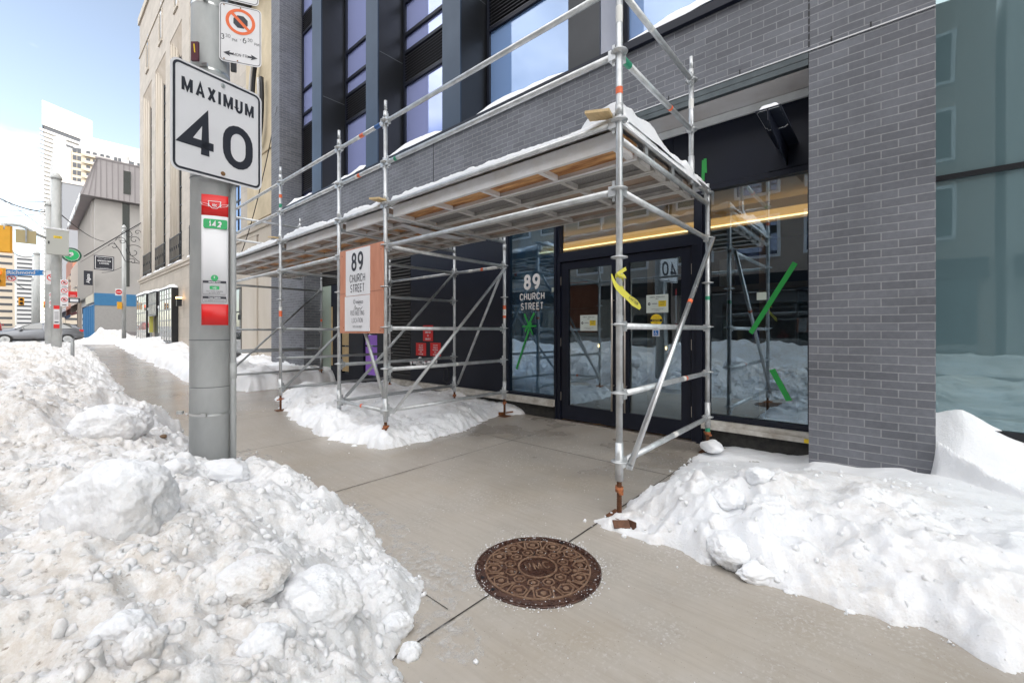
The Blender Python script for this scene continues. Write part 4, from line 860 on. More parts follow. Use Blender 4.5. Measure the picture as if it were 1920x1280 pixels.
for i in range(12): t = 2*math.pi*i/12; hexa(MX+.158*math.cos(t), MY+.158*math.sin(t), .036, t)
for i in range(12): t = 2*math.pi*(i+.5)/12; hexa(MX+.246*math.cos(t), MY+.246*math.sin(t), .046, t)
for i in range(12):
    t = 2*math.pi*i/12; e = (math.cos(t), math.sin(t)); q = (-e[1], e[0])
    b.disc((MX+.212*e[0], MY+.212*e[1], zt), X1, Y1, .014, Z1, .005, 5)
    for s in (-1, 1):
        b.poly([Vector((MX+e[0]*r+q[0]*s*w_, MY+e[1]*r+q[1]*s*w_, zt)) for r, w_ in ((.225,.004),(.291,.020),(.291,.030),(.225,.012))], Z1, .004)
dvec = Vector((.50,.86,0)); 
b.build('raised_pattern', iron_h, mh)
b = MB(); rt = Vector((.80,-.60,0)).normalized(); up_ = Vector((.60,.80,0)).normalized()
b.text('VMC', Vector((MX,MY,0))-up_*.030-rt*.0, rt, up_, .105, bold=.004, sx=.86, th=.0105)
for i, ch in enumerate('TORONTO'):
    t = R(-118+i*8.5); b.text(ch, (MX+.318*math.cos(t), MY+.318*math.sin(t), 0), (-math.sin(t), math.cos(t), 0), (-math.cos(t), -math.sin(t), 0), .030, th=.0095)
b.build('raised_lettering', iron_h, mh)
b = MB(); [b.disc((MX+.325*math.cos(t), MY+.325*math.sin(t), .0095), X1, Y1, .011, Z1, .002, 12) for t in (R(150), R(55), R(10), R(172))]; b.build('pick_hole', blackm, mh)
# ================================================================== street pole with its signs
PX, PY = .955, 3.99
po = thing('utility_pole', 'thick grey steel street pole rising from the curb snow bank beside the speed sign', 'pole', (PX, PY, 0))
b = MB(); b.tube((PX,PY,-.05), (PX,PY,7.5), .139, 36, r1=.112); b.build('shaft', pole_m, po)
b = MB(); b.tube((PX,PY,1.28), (PX,PY,1.286), .1365, 36, r1=.1365); b.tube((PX,PY,2.52),(PX,PY,2.526),.1325,36); b.tube((PX,PY,.92),(PX,PY,.924),.1375,36); b.build('seam', mat('pole_seam', (.16,.17,.18), .6), po)
cxy = Vector((PX, PY, 0))+rv*.165+fw*.02
b = MB(); b.tube(cxy+UZ*.02, cxy+UZ*2.62, .021, 14); b.tube(cxy+UZ*.98, cxy+UZ*1.10, .0245, 14); b.build('conduit', pole_m, po)
strap_m = mat('stainless_strap', (.60,.61,.60), .3, .85)
for z in (.72, 3.30, 3.36, 3.86, 3.94, 4.18):
    rr = .139-.0036*z+.0012; b = MB(); n = 40; k_ = 0
    for i in range(n+1):
        t = 2*math.pi*i/n; e = Vector((math.cos(t), math.sin(t), 0)); out_ = rr if z > 1 else max(rr, 0)
        p = Vector((PX,PY,0))+e*out_; dz_ = .01*math.sin(t+.5) if z > 1 else .008*math.sin(t)
        b.v += [tuple(p+UZ*(z+dz_-.008)), tuple(p+UZ*(z+dz_+.008))]
    for i in range(n): b.face((2*i, 2*i+2, 2*i+3, 2*i+1), True)
    c = Vector((PX,PY,z))-fw*(rr+.006)+rv*.05; b.obox(c, rv, fw, UZ, (.02,.006,.012)); b.build('strap', strap_m, po)
b = MB(); c = Vector((PX,PY,.735))-fw*.12-rv*.145; b.obox(c, rv, fw, UZ, (.02,.012,.012)); b.build('strap_buckle', strap_m, po)
def roundrect(W, H, r, n=6):
    pts = []
    for cx, cy, a0 in ((W/2-r, H/2-r, 0), (-W/2+r, H/2-r, 90), (-W/2+r, -H/2+r, 180), (W/2-r, -H/2+r, 270)):
        for i in range(n+1): t = R(a0+90*i/n); pts.append((cx+r*math.cos(t), cy+r*math.sin(t)))
    return pts
def rr_face(b, org, rt, up, W, H, r, th, off=0., hole=None):
    nrm = rt.cross(up); pts = roundrect(W, H, r)
    if hole is None: b.poly([org+rt*x+up*y+nrm*off for x, y in pts], nrm, th)
    else:
        q = roundrect(W-2*hole, H-2*hole, max(.003, r-hole)); k_ = len(b.v); n = len(pts)
        b.v += [tuple(org+rt*x+up*y+nrm*off) for x, y in pts]+[tuple(org+rt*x+up*y+nrm*off) for x, y in q]
        for i in range(n): j = (i+1) % n; b.face((k_+i, k_+j, k_+n+j, k_+n+i))
# --- MAXIMUM 40
A, B_ = Vector((.655,3.715,0)), Vector((1.285,3.885,0)); rt = (B_-A).normalized(); W = (B_-A).length; H = .785
rtt = (rt+UZ*.042).normalized(); upv = UZ; org = (A+B_)/2+UZ*(2.885)
nr = rt.cross(UZ)
sp = thing('speed_limit_sign', 'big white MAXIMUM 40 sign with a black border, slightly bent, on the street pole', 'road sign', tuple(org))
b = MB(); rr_face(b, org, rtt, UZ, W, H, .055, .003); panel = b.build('panel', paint_w, sp)
b = MB(); rr_face(b, org, rtt, UZ, W-.028, H-.028, .045, 0, off=.0015, hole=.016); b.build('border', paint_k, panel)
b = MB(); stext(b, 'MAXIMUM', org+UZ*.172, rtt, UZ, .112, .17, .78, 'CENTER', .002, sp=.20); b.build('lettering', paint_k, panel)
b = MB(); stext(b, '40', org-UZ*.268-rtt*.01, rtt, UZ, .335, .175, 1.08, 'CENTER', .002, sp=.10); b.build('lettering', paint_k, panel)
for dz_ in (.335, -.335): b = MB(); c = org+UZ*dz_+rtt*.02; b.tube(c+nr*.0015, c+nr*.006, .016, 16); b.tube(c+nr*.006, c+nr*.011, .009, 6); b.build('bolt', strap_m if dz_ > 0 else mat('rusty_bolt', (.3,.17,.08), .6, .5), sp)
b = MB(); b.obox(org-nr*.03+UZ*.3, rt, nr, UZ, (.12,.02,.02)); b.obox(org-nr*.03-UZ*.3, rt, nr, UZ, (.12,.02,.02)); b.build('bracket', galv, sp)
# --- no stopping sign and the arrow sign above it
def park(org, rt, W, H, full, label):
    nr = rt.cross(UZ); t = thing('parking_sign', label, 'road sign', tuple(org)); b = MB(); rr_face(b, org, rt, UZ, W, H, .03, .002); p = b.build('panel', paint_w, t)
    b = MB(); rr_face(b, org, rt, UZ, W-.014, H-.014, .026, 0, off=.001, hole=.004)
    def arrow(cx, cy, s, sz=.036):
        c = org+rt*cx+UZ*cy; pts = [(1,0),(0-.3,.62),(-.1,.2),(-.9,.2),(-.9,-.2),(-.1,-.2),(-.3,-.62)]; pts = pts if s > 0 else pts
        P = [c+rt*(x*s*sz)+UZ*(y*sz)+nr*.0012 for x, y in pts]; b.poly(P if s > 0 else P[::-1], nr, .0002)
    y0 = -H/2+.068
    arrow(-W/2+.062, y0, -1); arrow(W/2-.062, y0, 1)
    if full:
        cc = org+UZ*(H*.22); k_ = [cc+rt*(.052*math.cos(R(22.5+45*i)))+UZ*(.052*math.sin(R(22.5+45*i)))+nr*.0012 for i in range(8)]; b.poly(k_, nr, .0002)
        b.text('3', org+rt*(-.120)+UZ*(-.060), rt, UZ, .062, th=.0012, bold=.004); b.text('30', org+rt*(-.085)+UZ*(-.040), rt, UZ, .038, th=.0012); b.text('PM', org+rt*(-.040)+UZ*(-.062), rt, UZ, .032, th=.0012)
        b.text('-', org+rt*(.0)+UZ*(-.056), rt, UZ, .05, th=.0012); b.text('6', org+rt*(.027)+UZ*(-.060), rt, UZ, .062, th=.0012, bold=.004); b.text('30', org+rt*(.063)+UZ*(-.040), rt, UZ, .038, th=.0012); b.text('PM', org+rt*(.110)+UZ*(-.062), rt, UZ, .032, th=.0012)
        b.text('MON-FRI', org+UZ*(y0-.013), rt, UZ, .036, th=.0012, sx=.9)
    b.build('lettering', paint_k, p)
    if full:
        b = MB(); b.ringp(org+UZ*(H*.22), rt, UZ, .078, .100, nr, .0002, 40); b2 = b; c = org+UZ*(H*.22); d1 = (rt-UZ).normalized(); d2 = (rt+UZ).normalized()
        b.v = [tuple(Vector(v)+nr*.0016) for v in b.v]; b.poly([c+nr*.0018+d1*x+d2*y for x, y in ((-.08,-.011),(.08,-.011),(.08,.011),(-.08,.011))], nr, .0002); b.build('red_circle', org_s, p)
    b = MB(); [b.tube(org+rt*x+UZ*y+nr*.001, org+rt*x+UZ*y+nr*.004, .005, 8) for x, y in ((-.11,H/2-.02),(.0,H/2-.02),(-.11,-H/2+.02),(-.02,-H/2+.02))]; b.build('screw', mat('rusty_bolt', (.3,.17,.08)), t)
    b = MB(); b.obox(org-nr*.015+rt*-.05, rt, nr, UZ, (.018,.012,H/2+.06)); b.build('bracket', blackm, t); return t
C1, C2 = at(411, 621, 3.28), at(490, 621, 3.38); C1.z = C2.z = 0; rt2 = (C2-C1).normalized(); Wp = (C2-C1).length
park((C1+C2)/2+UZ*3.66, rt2, Wp, .455, True, 'white no stopping sign reading 3:30 PM-6:30 PM MON-FRI above the speed sign')
park((C1+C2)/2+UZ*4.14+rt2*-.015, rt2, Wp*.98, .455, False, 'white arrow sign at the top of the photo, cut off by its edge')
# --- bus stop sign
A, B_ = at(377.5, 366, 3.06), at(428, 376, 3.13); A.z = B_.z = 0; rt = (B_-A).normalized(); W = (B_-A).length; nr = rt.cross(UZ)
zt_, zb_ = 2.335, 1.395; org = (A+B_)/2
bs = thing('bus_stop_sign', 'tall narrow red and white bus stop panel for route 142 on the street pole', 'bus stop sign', tuple(org+UZ*zb_))
def curved(z0, z1, m, off=0., th=.003, w0=-.5, w1=.5, name='panel', parent=bs):
    b = MB(); n = 10
    for i in range(n+1):
        t = w0+(w1-w0)*i/n; bul = .012*(1-(2*t)**2)+off; p = org+rt*(t*W)+nr*bul; b.v += [tuple(p+UZ*z0), tuple(p+UZ*z1), tuple(p+UZ*z0-nr*th), tuple(p+UZ*z1-nr*th)]
    for i in range(n): k_ = 4*i; b.face((k_, k_+4, k_+5, k_+1), True); b.face((k_+2, k_+3, k_+7, k_+6), True); b.face((k_+1, k_+5, k_+7, k_+3)); b.face((k_, k_+2, k_+6, k_+4))
    b.face((0,1,3,2)); k_ = 4*n; b.face((k_, k_+2, k_+3, k_+1)); return b.build(name, m, parent)
curved(zt_-.150, zt_, red_s, name='red_head'); body = curved(zb_+.152, zt_-.151, paint_w, name='white_panel'); curved(zb_, zb_+.151, red_s, name='red_foot')
o2 = org+nr*.0135
b = MB(); rr_face(b, o2+UZ*2.125+rt*.005, rt, UZ, .145, .068, .012, .001); tagp = b.build('route_plate', green_s, bs)
b = MB(); b.text('142', o2+UZ*2.102+rt*.005, rt, UZ, .062, bold=.03, th=.001); b.build('lettering', paint_w, tagp)
b = MB(); ew = o2+UZ*2.262
shield = [(-.040,.028),(.040,.028),(.036,-.004),(.016,-.026),(-.016,-.026),(-.036,-.004)]
def outline(pts, w_):
    c = Vector((sum(p[0] for p in pts)/len(pts), sum(p[1] for p in pts)/len(pts))); n = len(pts)
    for i in range(n):
        p, q = Vector(pts[i]), Vector(pts[(i+1) % n]); pi, qi = p+(c-p)*w_, q+(c-q)*w_
        b.poly([ew+rt*v.x+UZ*v.y+nr*.001 for v in (p, q, qi, pi)][::-1], nr, .0003)
outline(shield, .14)
for s in (-1, 1):
    wing = [(s*.038,.004),(s*.088,.012),(s*.075,-.006),(s*.030,-.016)]; wing = wing if s < 0 else wing[::-1]; outline(wing, .22)
b.text('ttc', ew-UZ*.012, rt, UZ, .036, bold=.02, sx=.7, th=.0012); b.build('winged_emblem', paint_w, bs)
b = MB(); b.disc(o2+UZ*1.735+nr*.0008, rt, UZ, .022, nr, .0005, 24); b.build('green_mark', green_s, bs); b = MB(); rr_face(b, o2+UZ*1.664+nr*.002, rt, UZ, .058, .024, .004, .0005); b.build('green_mark', green_s, bs)
b = MB(); rr_face(b, o2+UZ*1.665, rt, UZ, .142, .098, .004, 0, off=.0008, hole=.0015); rr_face(b, o2+UZ*1.580, rt, UZ, .142, .042, .004, 0, off=.0008, hole=.0015)
b.poly([o2+nr*.0009+rt*x+UZ*y for x, y in ((-.071,1.698),(.071,1.698),(.071,1.714),(-.071,1.714))], nr, .0002); b.poly([o2+nr*.0009+rt*x+UZ*y for x, y in ((-.071,1.585),(.071,1.585),(.071,1.601),(-.071,1.601))], nr, .0002)
b.text('This route requires\nan extra fare', o2+UZ*1.635, rt, UZ, .013, th=.001); b.text('Text 898882 to find out when', o2+UZ*1.568, rt, UZ, .010, th=.001); b.build('small_print', paint_k, bs)
b = MB(); b.text('Service Note', o2+UZ*1.702, rt, UZ, .0135, bold=.03, th=.0012); b.text('Next Vehicle', o2+UZ*1.589, rt, UZ, .0135, bold=.03, th=.0012); b.text('142', o2+UZ*1.657+nr*.002, rt, UZ, .018, bold=.03, th=.001); b.text('E', o2+UZ*1.732, rt, UZ, .022, bold=.02, th=.0012); b.build('small_print_white', paint_w, bs)
b = MB(); c = (A+B_)/2-nr*.012; b.obox(c+UZ*2.1, rt, nr, UZ, (.03,.010,.03)); b.obox(c+UZ*1.6, rt, nr, UZ, (.03,.010,.03)); b.build('bracket', galv, bs)
# --- maroon tag
c = at(366, 97, 3.17); b = MB(); b.obox(c, rv, fw, UZ, (.026,.008,.07)); b.m = 1; b.obox(c-fw*.0085+UZ*.02, rv, fw, (UZ-rv*.1).normalized(), (.004,.001,.032))
tag(b.build('pole_tag', [mat('maroon_plastic', (.085,.015,.03), .45), yel_s], None, tuple(c)), 'small maroon tag with a yellow mark strapped to the street pole above the speed sign', 'tag')
# ================================================================== snow
def interp(Y, t): return np.interp(Y, [a[0] for a in t], [a[1] for a in t])
def clods(X, Y, a, seed):
    n = fbm(X*1.4, Y*1.4, seed=seed, oct_=3)
    wx, wy = X+.06*fbm(X*4, Y*4, seed=seed+9, oct_=3), Y+.06*fbm(X*4+9, Y*4, seed=seed+8, oct_=3)
    h = .075*fbm(X*3.2, Y*3.2, seed=seed+1, oct_=4, gain=.5)
    msk = sstep(-.35, .45, n); m2 = sstep(-.1, .5, fbm(X*1.9+4, Y*1.9, seed=seed+12, oct_=3))
    h = h+.50*lumps(wy*.8+wx*.6, wx*.8-wy*.6, .15, seed+2, .25, .6, .6)*(.3+.7*m2)
    h = h+(.50*lumps(wx*.9-wy*.4, wy*.9+wx*.4, .07, seed+3, .25, .6, .7)+.50*lumps(wx, wy, .038, seed+4, .3, .6, .75))*(.4+.6*msk)
    h = h+.16*plates(wx*.9+wy*.3, wy, .20, seed+6, 1.0)*m2+.010*fbm(X*18, Y*18, seed=seed+20, oct_=3)
    return a*h
EDGE = [(-6,1.0),(.9,.95),(1.4,1.06),(2.0,1.46),(2.7,1.60),(3.6,1.62),(4.1,1.50),(5.2,1.36),(5.9,1.16),(7.8,1.18),(10,1.22),(12.3,1.33),(20,1.75),(30,2.2),(41,2.5)]
TOPH = [(-6,.42),(1.2,.40),(2.0,.44),(3.3,.50),(4.5,.60),(6,.66),(9,.62),(16,.56),(30,.42),(41,.30)]
def curb_bank(X, Y):
    xe = interp(Y, EDGE)+.10*fbm(X*0+.3, Y*2.3, seed=3)+.045*fbm(X*6, Y*6, seed=5)
    s = xe-X; H = interp(Y, TOPH)
    rise = H*(1-np.exp(-np.clip(s, 0, None)/.33))*sstep(-.01, .05, s)
    rise = rise*(.72+.28*sstep(.3, 1.3, s)+.17*fbm(X*1.1, Y*.9, seed=21, oct_=3))
    # raised shoulder in front of the pole, dip beside it
    rise = rise-.05*np.exp(-((X-1.0)/.35)**2-((Y-3.6)/.35)**2)-.16*np.exp(-((X-1.15)/.30)**2-((Y-4.7)/.5)**2)
    rise = rise+.20*np.exp(-((X-.72)/.35)**2-((Y-6.3)/.9)**2)
    rise = rise+.06*np.exp(-((X-1.35)/.22)**2-((Y-2.9)/.3)**2)
    back = sstep(-2.3, -1.1, X+.25*fbm(X*0, Y*.8, seed=31))
    e = sstep(-.01, .14, s)
    return np.where(s > -.02, (rise+clods(X, Y, 1., 40)*(.25+.75*e)*sstep(.0, .22, s+.08)+.006)*back, 0)-(1-sstep(-2.4,-2.2,X))*.1
def grow(a, b_, d0, k_, d1):
    r = [a]; d = d0
    while r[-1] < b_: r.append(r[-1]+d); d = min(d*k_, d1)
    return np.array(r)
ys = np.concatenate([np.arange(-6, .9, .12), np.arange(.9, 4.0, .010), grow(4.0, 41, .010, 1.006, .12)])
xs = np.concatenate([np.arange(-2.4, -.3, .03), np.arange(-.3, 2.6, .0105)])
zroad = lambda X, Y: GRN(X, Y)-.0
o = field('snow_bank', xs, ys, curb_bank, snow_d, keep=.006, sink=.012, zb=zroad); tag(o, 'long dirty plowed snow bank along the curb around the street pole', 'snow bank')
slush_m = bpy.data.materials.new('icy_slush'); slush_m.use_nodes = True; t_ = slush_m.node_tree; b_ = t_.nodes['Principled BSDF']; b_.inputs['Base Color'].default_value = (.66,.65,.64,1); b_.inputs['Roughness'].default_value = .3
tc_ = t_.nodes.new('ShaderNodeTexCoord'); n_a = t_.nodes.new('ShaderNodeTexNoise'); n_a.inputs['Scale'].default_value = 14; n_a.inputs['Detail'].default_value = 8; n_a.inputs['Roughness'].default_value = .72; r_a = t_.nodes.new('ShaderNodeMapRange'); r_a.inputs[1].default_value = .46; r_a.inputs[2].default_value = .72; r_a.inputs[4].default_value = .85
t_.links.new(tc_.outputs['Object'], n_a.inputs['Vector']); t_.links.new(n_a.outputs['Fac'], r_a.inputs[0]); t_.links.new(r_a.outputs[0], b_.inputs['Alpha'])
# slush sheet between bank and dry concrete
def slush(X, Y):
    c = np.exp(-((X-1.50)/.17)**2-((Y-1.95)/.33)**2)+.6*np.exp(-((X-1.66)/.12)**2-((Y-2.75)/.4)**2)+.9*np.exp(-((X-1.22)/.10)**2-((Y-1.45)/.18)**2)+.8*np.exp(-((X-1.55)/.18)**2-((Y-5.0)/.5)**2)
    return (c-.22+.12*fbm(X*6, Y*6, seed=77, oct_=3))*.012
tag(field('slush', np.arange(.95, 2.1, .014), np.arange(1.1, 5.8, .014), slush, slush_m, keep=.0005, sink=.001), 'thin icy slush at the foot of the curb snow bank', None, None, 'stuff')
# --- pile by the doors, drifting against the brick pier
def right_pile(X, Y):
    xe = 2.58+.10*fbm(Y*1.3, X*1.3+2.2, seed=51)+.05*fbm(X*6, Y*6, seed=52, oct_=3); nb = 1.52-.05*(X-2.7)+.10*sstep(3.6,4.9,X)+.07*fbm(X*2.5, Y*.3, seed=53)+.02*fbm(X*9, Y*9, seed=54)
    s = np.minimum(X-xe, nb-Y); s2 = np.clip(s, 0, None)
    H = .165+.085*sstep(.2, 1.2, 1.6-Y)-.0*Y
    core = H*(1-np.exp(-s2/.26))*(1-.80*sstep(3.75, 4.75, X)*sstep(.35, .75, Y))*(1-.35*sstep(4.2,4.9,X)*sstep(-1.0,.2,Y))
    core = core+.06*np.exp(-((X-3.3)/.5)**2-((Y-.55)/.6)**2)-.10*np.exp(-((X-2.75)/.25)**2-((Y-1.35)/.18)**2)*0
    rough = sstep(4.0, 3.45, X+.25*fbm(X*2, Y*2, seed=58))
    h = core+clods(X, Y, 1.0, 60)*(.16+.84*rough)*sstep(0, .12, s)+.012*fbm(X*2, Y*2, seed=61)
    # smooth drift: apron before the pier, scoop and ridge at its right corner
    pier = .10+.10*sstep(.5, -.3, Y); ap = sstep(4.1, 4.6, X)*sstep(.62, .45, Y); h = h*(1-ap)+ap*np.maximum(h*.6, pier+.02*fbm(X*2, Y*2, seed=63))
    # ridge running from the pier corner out to the street, hollow behind it
    pl = [(4.93,-.30,.47),(4.80,-.42,.42),(4.62,-.56,.31),(4.30,-.80,.25),(3.8,-1.15,.20),(3.2,-1.5,.12)]; rz_ = np.zeros_like(X)
    for (xa, ya, za), (xb, yb, zb_) in zip(pl[:-1], pl[1:]):
        t = np.clip(((X-xa)*(xb-xa)+(Y-ya)*(yb-ya))/((xb-xa)**2+(yb-ya)**2), 0, 1); d = np.hypot(X-xa-t*(xb-xa), Y-ya-t*(yb-ya)); side = (X-xa)*(yb-ya)-(Y-ya)*(xb-xa)
        wd_ = np.where(side > 0, .11, .15)+.08*(np.hypot(X-4.93, Y+.3)); rz_ = np.maximum(rz_, (za+(zb_-za)*t)*np.exp(-(d/wd_)**1.0)*(1+.06*fbm(X*5, Y*5, seed=66))*np.exp(-np.clip(Y+.31, 0, None)/.05*sstep(4.3,4.9,X)))
    alc = sstep(-.08, -.26, Y)*sstep(4.80, 5.02, X); floor_ = .11+.50*np.exp(-((X-5.52)/.30)**2)*np.exp(-np.clip(-.50-Y, 0, None)**1.2/.5)*(1-.12*sstep(-.5,-.3,Y))+.08*sstep(4.95,5.4,X)+.02*fbm(X*3, Y*3, seed=67)
    h = np.maximum(h*(1-alc)+alc*np.minimum(h, .12), rz_*sstep(.25, -.2, Y-.0*X)); h = np.maximum(h, floor_*alc)
    return np.where(s > 0, h*sstep(-.0, .03, s)+.004, 0)
o = field('snow_bank', np.concatenate([np.arange(2.4, 4.3, .0135), np.arange(4.3, 5.44, .02)]), np.concatenate([np.arange(-5, -1.2, .06), np.arange(-1.2, 1.85, .0135)]), right_pile, snow_r, keep=.005, sink=.012)
tag(o, 'white snow pile between the near scaffold post and the brick pier', 'snow bank')
# --- pile under the plywood board
def mid_pile(X, Y):
    xe = interp(Y, [(4.2,3.0),(4.5,2.62),(5.2,2.50),(6.6,2.60),(7.6,2.95),(9.0,3.25)])+.07*fbm(Y*1.9, X*1.9, seed=71)+.06*fbm(X*6, Y*6, seed=72, oct_=3)
    y0 = interp(X, [(2.5,4.35),(3.3,4.24),(4.2,4.42),(5.1,4.62),(5.4,4.4)])+.06*fbm(X*2.2, Y*2.2, seed=73)+.04*fbm(X*7, Y*7, seed=76)
    s = np.minimum(np.minimum(X-xe, Y-y0), (9.2+.1*fbm(X*2, Y*0, seed=74))-Y); s2 = np.clip(s, 0, None)
    H = .24+.08*fbm(X*1.2, Y*1.2, seed=75)-.13*sstep(4.2, 5.0, X)*sstep(6.2, 5.2, Y)+.10*sstep(6.4,7.6,Y)*sstep(4.4,3.6,X)
    h = H*(1-np.exp(-s2/.24))+clods(X, Y, .85, 80)*sstep(0, .12, s)*(.25+.75*sstep(4.0, 3.1, X))+.06*np.exp(-((X-2.75)/.2)**2-((Y-4.5)/.25)**2)
    return np.where(s > 0, h+.004, 0)
o = field('snow_bank', np.arange(2.35, 5.42, .018), np.arange(4.1, 9.4, .018), mid_pile, snow_w, keep=.005, sink=.012); tag(o, 'white snow pile on the sidewalk under the plywood board', 'snow bank')
# --- cut bank along the stone building
def wall_bank(X, Y):
    xe = interp(Y, [(10.8,3.2),(11.2,2.9),(14.3,2.85),(20,3.15),(30,3.6),(43,4.3)])+.10*fbm(Y*.9, X*0, seed=91); s = np.minimum(X-xe, Y-(10.75+.1*fbm(X*2, Y*0, seed=93)+.15*sstep(4.2,5.2,X))); s2 = np.clip(s, 0, None)
    H = .42+.12*fbm(X*.9, Y*.7, seed=92)+.18*np.exp(-((Y-27)/1.6)**2)*0+.25*np.exp(-((Y-33)/2.)**2)*sstep(3.6,4.8,X)
    return np.where(s > 0, H*(1-np.exp(-s2/.13))+clods(X, Y, .6, 95)*sstep(0, .2, s)+.004, 0)
o = field('snow_bank', np.arange(2.7, 5.62, .03), np.concatenate([np.arange(10.6, 15, .03), grow(15, 43, .03, 1.01, .1)]), wall_bank, snow_w, keep=.005, sink=.012, zb=GRN); tag(o, 'white snow bank along the foot of the beige stone building', 'snow bank')
# --- banks across the side street and across the road
def far_bank(X, Y): return np.clip(.75*np.exp(-((Y-46.2)/1.2)**2)*sstep(3.0, 4.0, X)+.5*np.exp(-((Y-46.5)/1.6)**2)*sstep(5,3,X)*sstep(.8,2.4,X), 0, 1)*(1+.5*fbm(X, Y, seed=5))+.4*clods(X, Y, 1, 4)*(np.abs(Y-46.3) < 1.8)-.12
o = field('snow_bank', np.arange(.6, 12, .09), np.arange(43.8, 49, .09), far_bank, snow_v, keep=.01, sink=.02, zb=GRN); tag(o, 'rough snow bank across the side street before the blue shop front', 'snow bank')
def opp_bank(X, Y): return np.clip(.75*np.exp(-((X+11.3)/.7)**2)*(1+.4*fbm(X, Y*.5, seed=6))+clods(X, Y, .7, 14)*(np.abs(X+11.3) < 1.2)-.05, 0, 2)
o = field('snow_bank', np.arange(-12.8, -9.8, .08), np.arange(-14, 40, .12), opp_bank, snow_v, keep=.03, sink=.05, zb=lambda X, Y: -.15+GRN(X, Y)); tag(o, 'snow bank along the far side of the road, seen in the shop glass', 'snow bank')
# --- single chunks
def ico(sub):
    import bmesh
    bm = bmesh.new(); bmesh.ops.create_icosphere(bm, subdivisions=sub, radius=1); v = np.array([x.co[:] for x in bm.verts]); f = [[q.index for q in x.verts] for x in bm.faces]; bm.free(); return v, f
ICO = {s: ico(s) for s in (3, 4, 5, 6)}
def chunk(c, rad, seed, m, label=None, sub=4, rot=0., rough=.22, flat=.0, group='loose snow chunks on the banks'):
    v, f = ICO[sub]; v = v.copy(); n = fbm(v[:,0]*1.3+seed, v[:,1]*1.3, v[:,2]*1.3, 3, seed)
    rs = random.Random(seed)
    for _ in range(5):                                   # broken faces
        d = Vector((rs.gauss(0,1), rs.gauss(0,1), rs.gauss(0,1))).normalized(); dd = np.array(d); lim = rs.uniform(.66, .94); pr = v@dd; v = v-np.outer(np.clip(pr-lim, 0, None)*.7, dd)
    v = v*(1+rough*n+.040*fbm(v[:,0]*4, v[:,1]*4, v[:,2]*4+seed, 5, seed+1)+.022*fbm(v[:,0]*14, v[:,1]*14, v[:,2]*14+seed, 3, seed+2))[:,None]
    v = v*np.array(rad); ca, sa = math.cos(rot), math.sin(rot); v = np.stack([v[:,0]*ca-v[:,1]*sa, v[:,0]*sa+v[:,1]*ca, v[:,2]], 1)
    me = bpy.data.meshes.new('snow_chunk'); me.from_pydata(v.tolist(), [], f); me.polygons.foreach_set('use_smooth', np.ones(len(f), dtype=bool)); me.materials.append(m)
    o = bpy.data.objects.new('snow_chunk', me); COL.objects.link(o); o.location = c; ORG[o.name] = Vector(c)
    if label: tag(o, label, 'snow chunk', group)
    return o
def ch(px, py, d, rx, ry, rz, seed, m, label, up=.05, **k):
    """rest the chunk where the sight line meets the snow (or the concrete)"""
    D = np.arange(d*.6, d*1.7, .01); P = [at(px, py, q) for q in D]; x = np.array([p.x for p in P]); y = np.array([p.y for p in P]); z = np.array([p.z for p in P])
    h = np.clip(curb_bank(x, y) if px < 900 else right_pile(x, y), 0, None); i = int(np.argmax(z < h+rz*up)); p = P[i]
    return chunk(p, (rx, ry, rz), seed, m, label, rot=-YAW, **k)
ch(215, 960, 2.42, .235, .21, .22, 3, snow_w, 'biggest snow boulder, lying in the curb bank before the street pole', sub=6, rough=.10, up=.10)
ch(215, 800, 3.55, .27, .25, .22, 8, snow_w, 'squared snow block on the curb bank behind the biggest boulder', sub=6, rough=.12, up=.0)
ch(425, 885, 2.98, .17, .12, .085, 12, snow_c, 'smooth white snow lump touching the foot of the street pole', sub=5)
ch(330, 880, 3.15, .12, .12, .08, 13, snow_w, 'snow lump just left of the street pole foot', sub=5)
ch(575, 955, 2.52, .055, .055, .05, 14, snow_c, 'round white snow chunk near the sidewalk edge of the curb bank', sub=5)
ch(595, 1130, 1.86, .17, .14, .11, 15, snow_w, 'large white snow chunk low on the curb bank toward the manhole', sub=6, rough=.16, up=-.15)
ch(470, 1085, 1.98, .15, .12, .07, 16, snow_v, 'sandy grey snow chunk in the middle of the curb bank', sub=6, up=-.2, rough=.14)
ch(495, 1215, 1.66, .085, .08, .07, 17, snow_w, 'white snow chunk near the bottom edge of the photo', sub=5)
ch(232, 1185, 1.74, .075, .06, .055, 18, snow_w, 'small white chunk beside a sandy one low on the curb bank', sub=5)
ch(268, 1210, 1.70, .05, .05, .045, 19, snow_v, 'small sandy chunk low on the curb bank', sub=5)
ch(745, 1170, 1.83, .07, .06, .05, 20, snow_w, 'snow chunk at the tip of the curb bank on the concrete', sub=5)
ch(770, 1225, 1.72, .05, .045, .045, 21, snow_w, 'square snow chunk lying farthest out on the concrete', sub=5)
ch(1368, 1030, 2.50, .12, .12, .10, 31, snow_c, 'rounded snow chunk standing at the sidewalk edge of the right pile', sub=6, rough=.14)
ch(1420, 1075, 2.30, .12, .06, .05, 32, snow_c, 'flat broken snow slab at the sidewalk edge of the right pile', sub=5)
ch(1442, 948, 2.76, .12, .10, .07, 33, snow_c, 'big white chunk on top of the right pile', sub=6)
ch(1362, 935, 2.90, .11, .10, .08, 34, snow_c, 'white chunk on the right pile nearer the scaffold post', sub=5)
ch(1425, 893, 3.25, .09, .08, .06, 35, snow_c, 'squared chunk at the back of the right pile', sub=5)
ch(1327, 1052, 2.53, .022, .02, .02, 36, snow_c, 'small loose chunk on bare concrete beside the right pile', sub=3)
ch(1595, 1148, 2.07, .022, .016, .015, 37, snow_c, 'small loose chunk on bare concrete farthest along the right pile', sub=3)
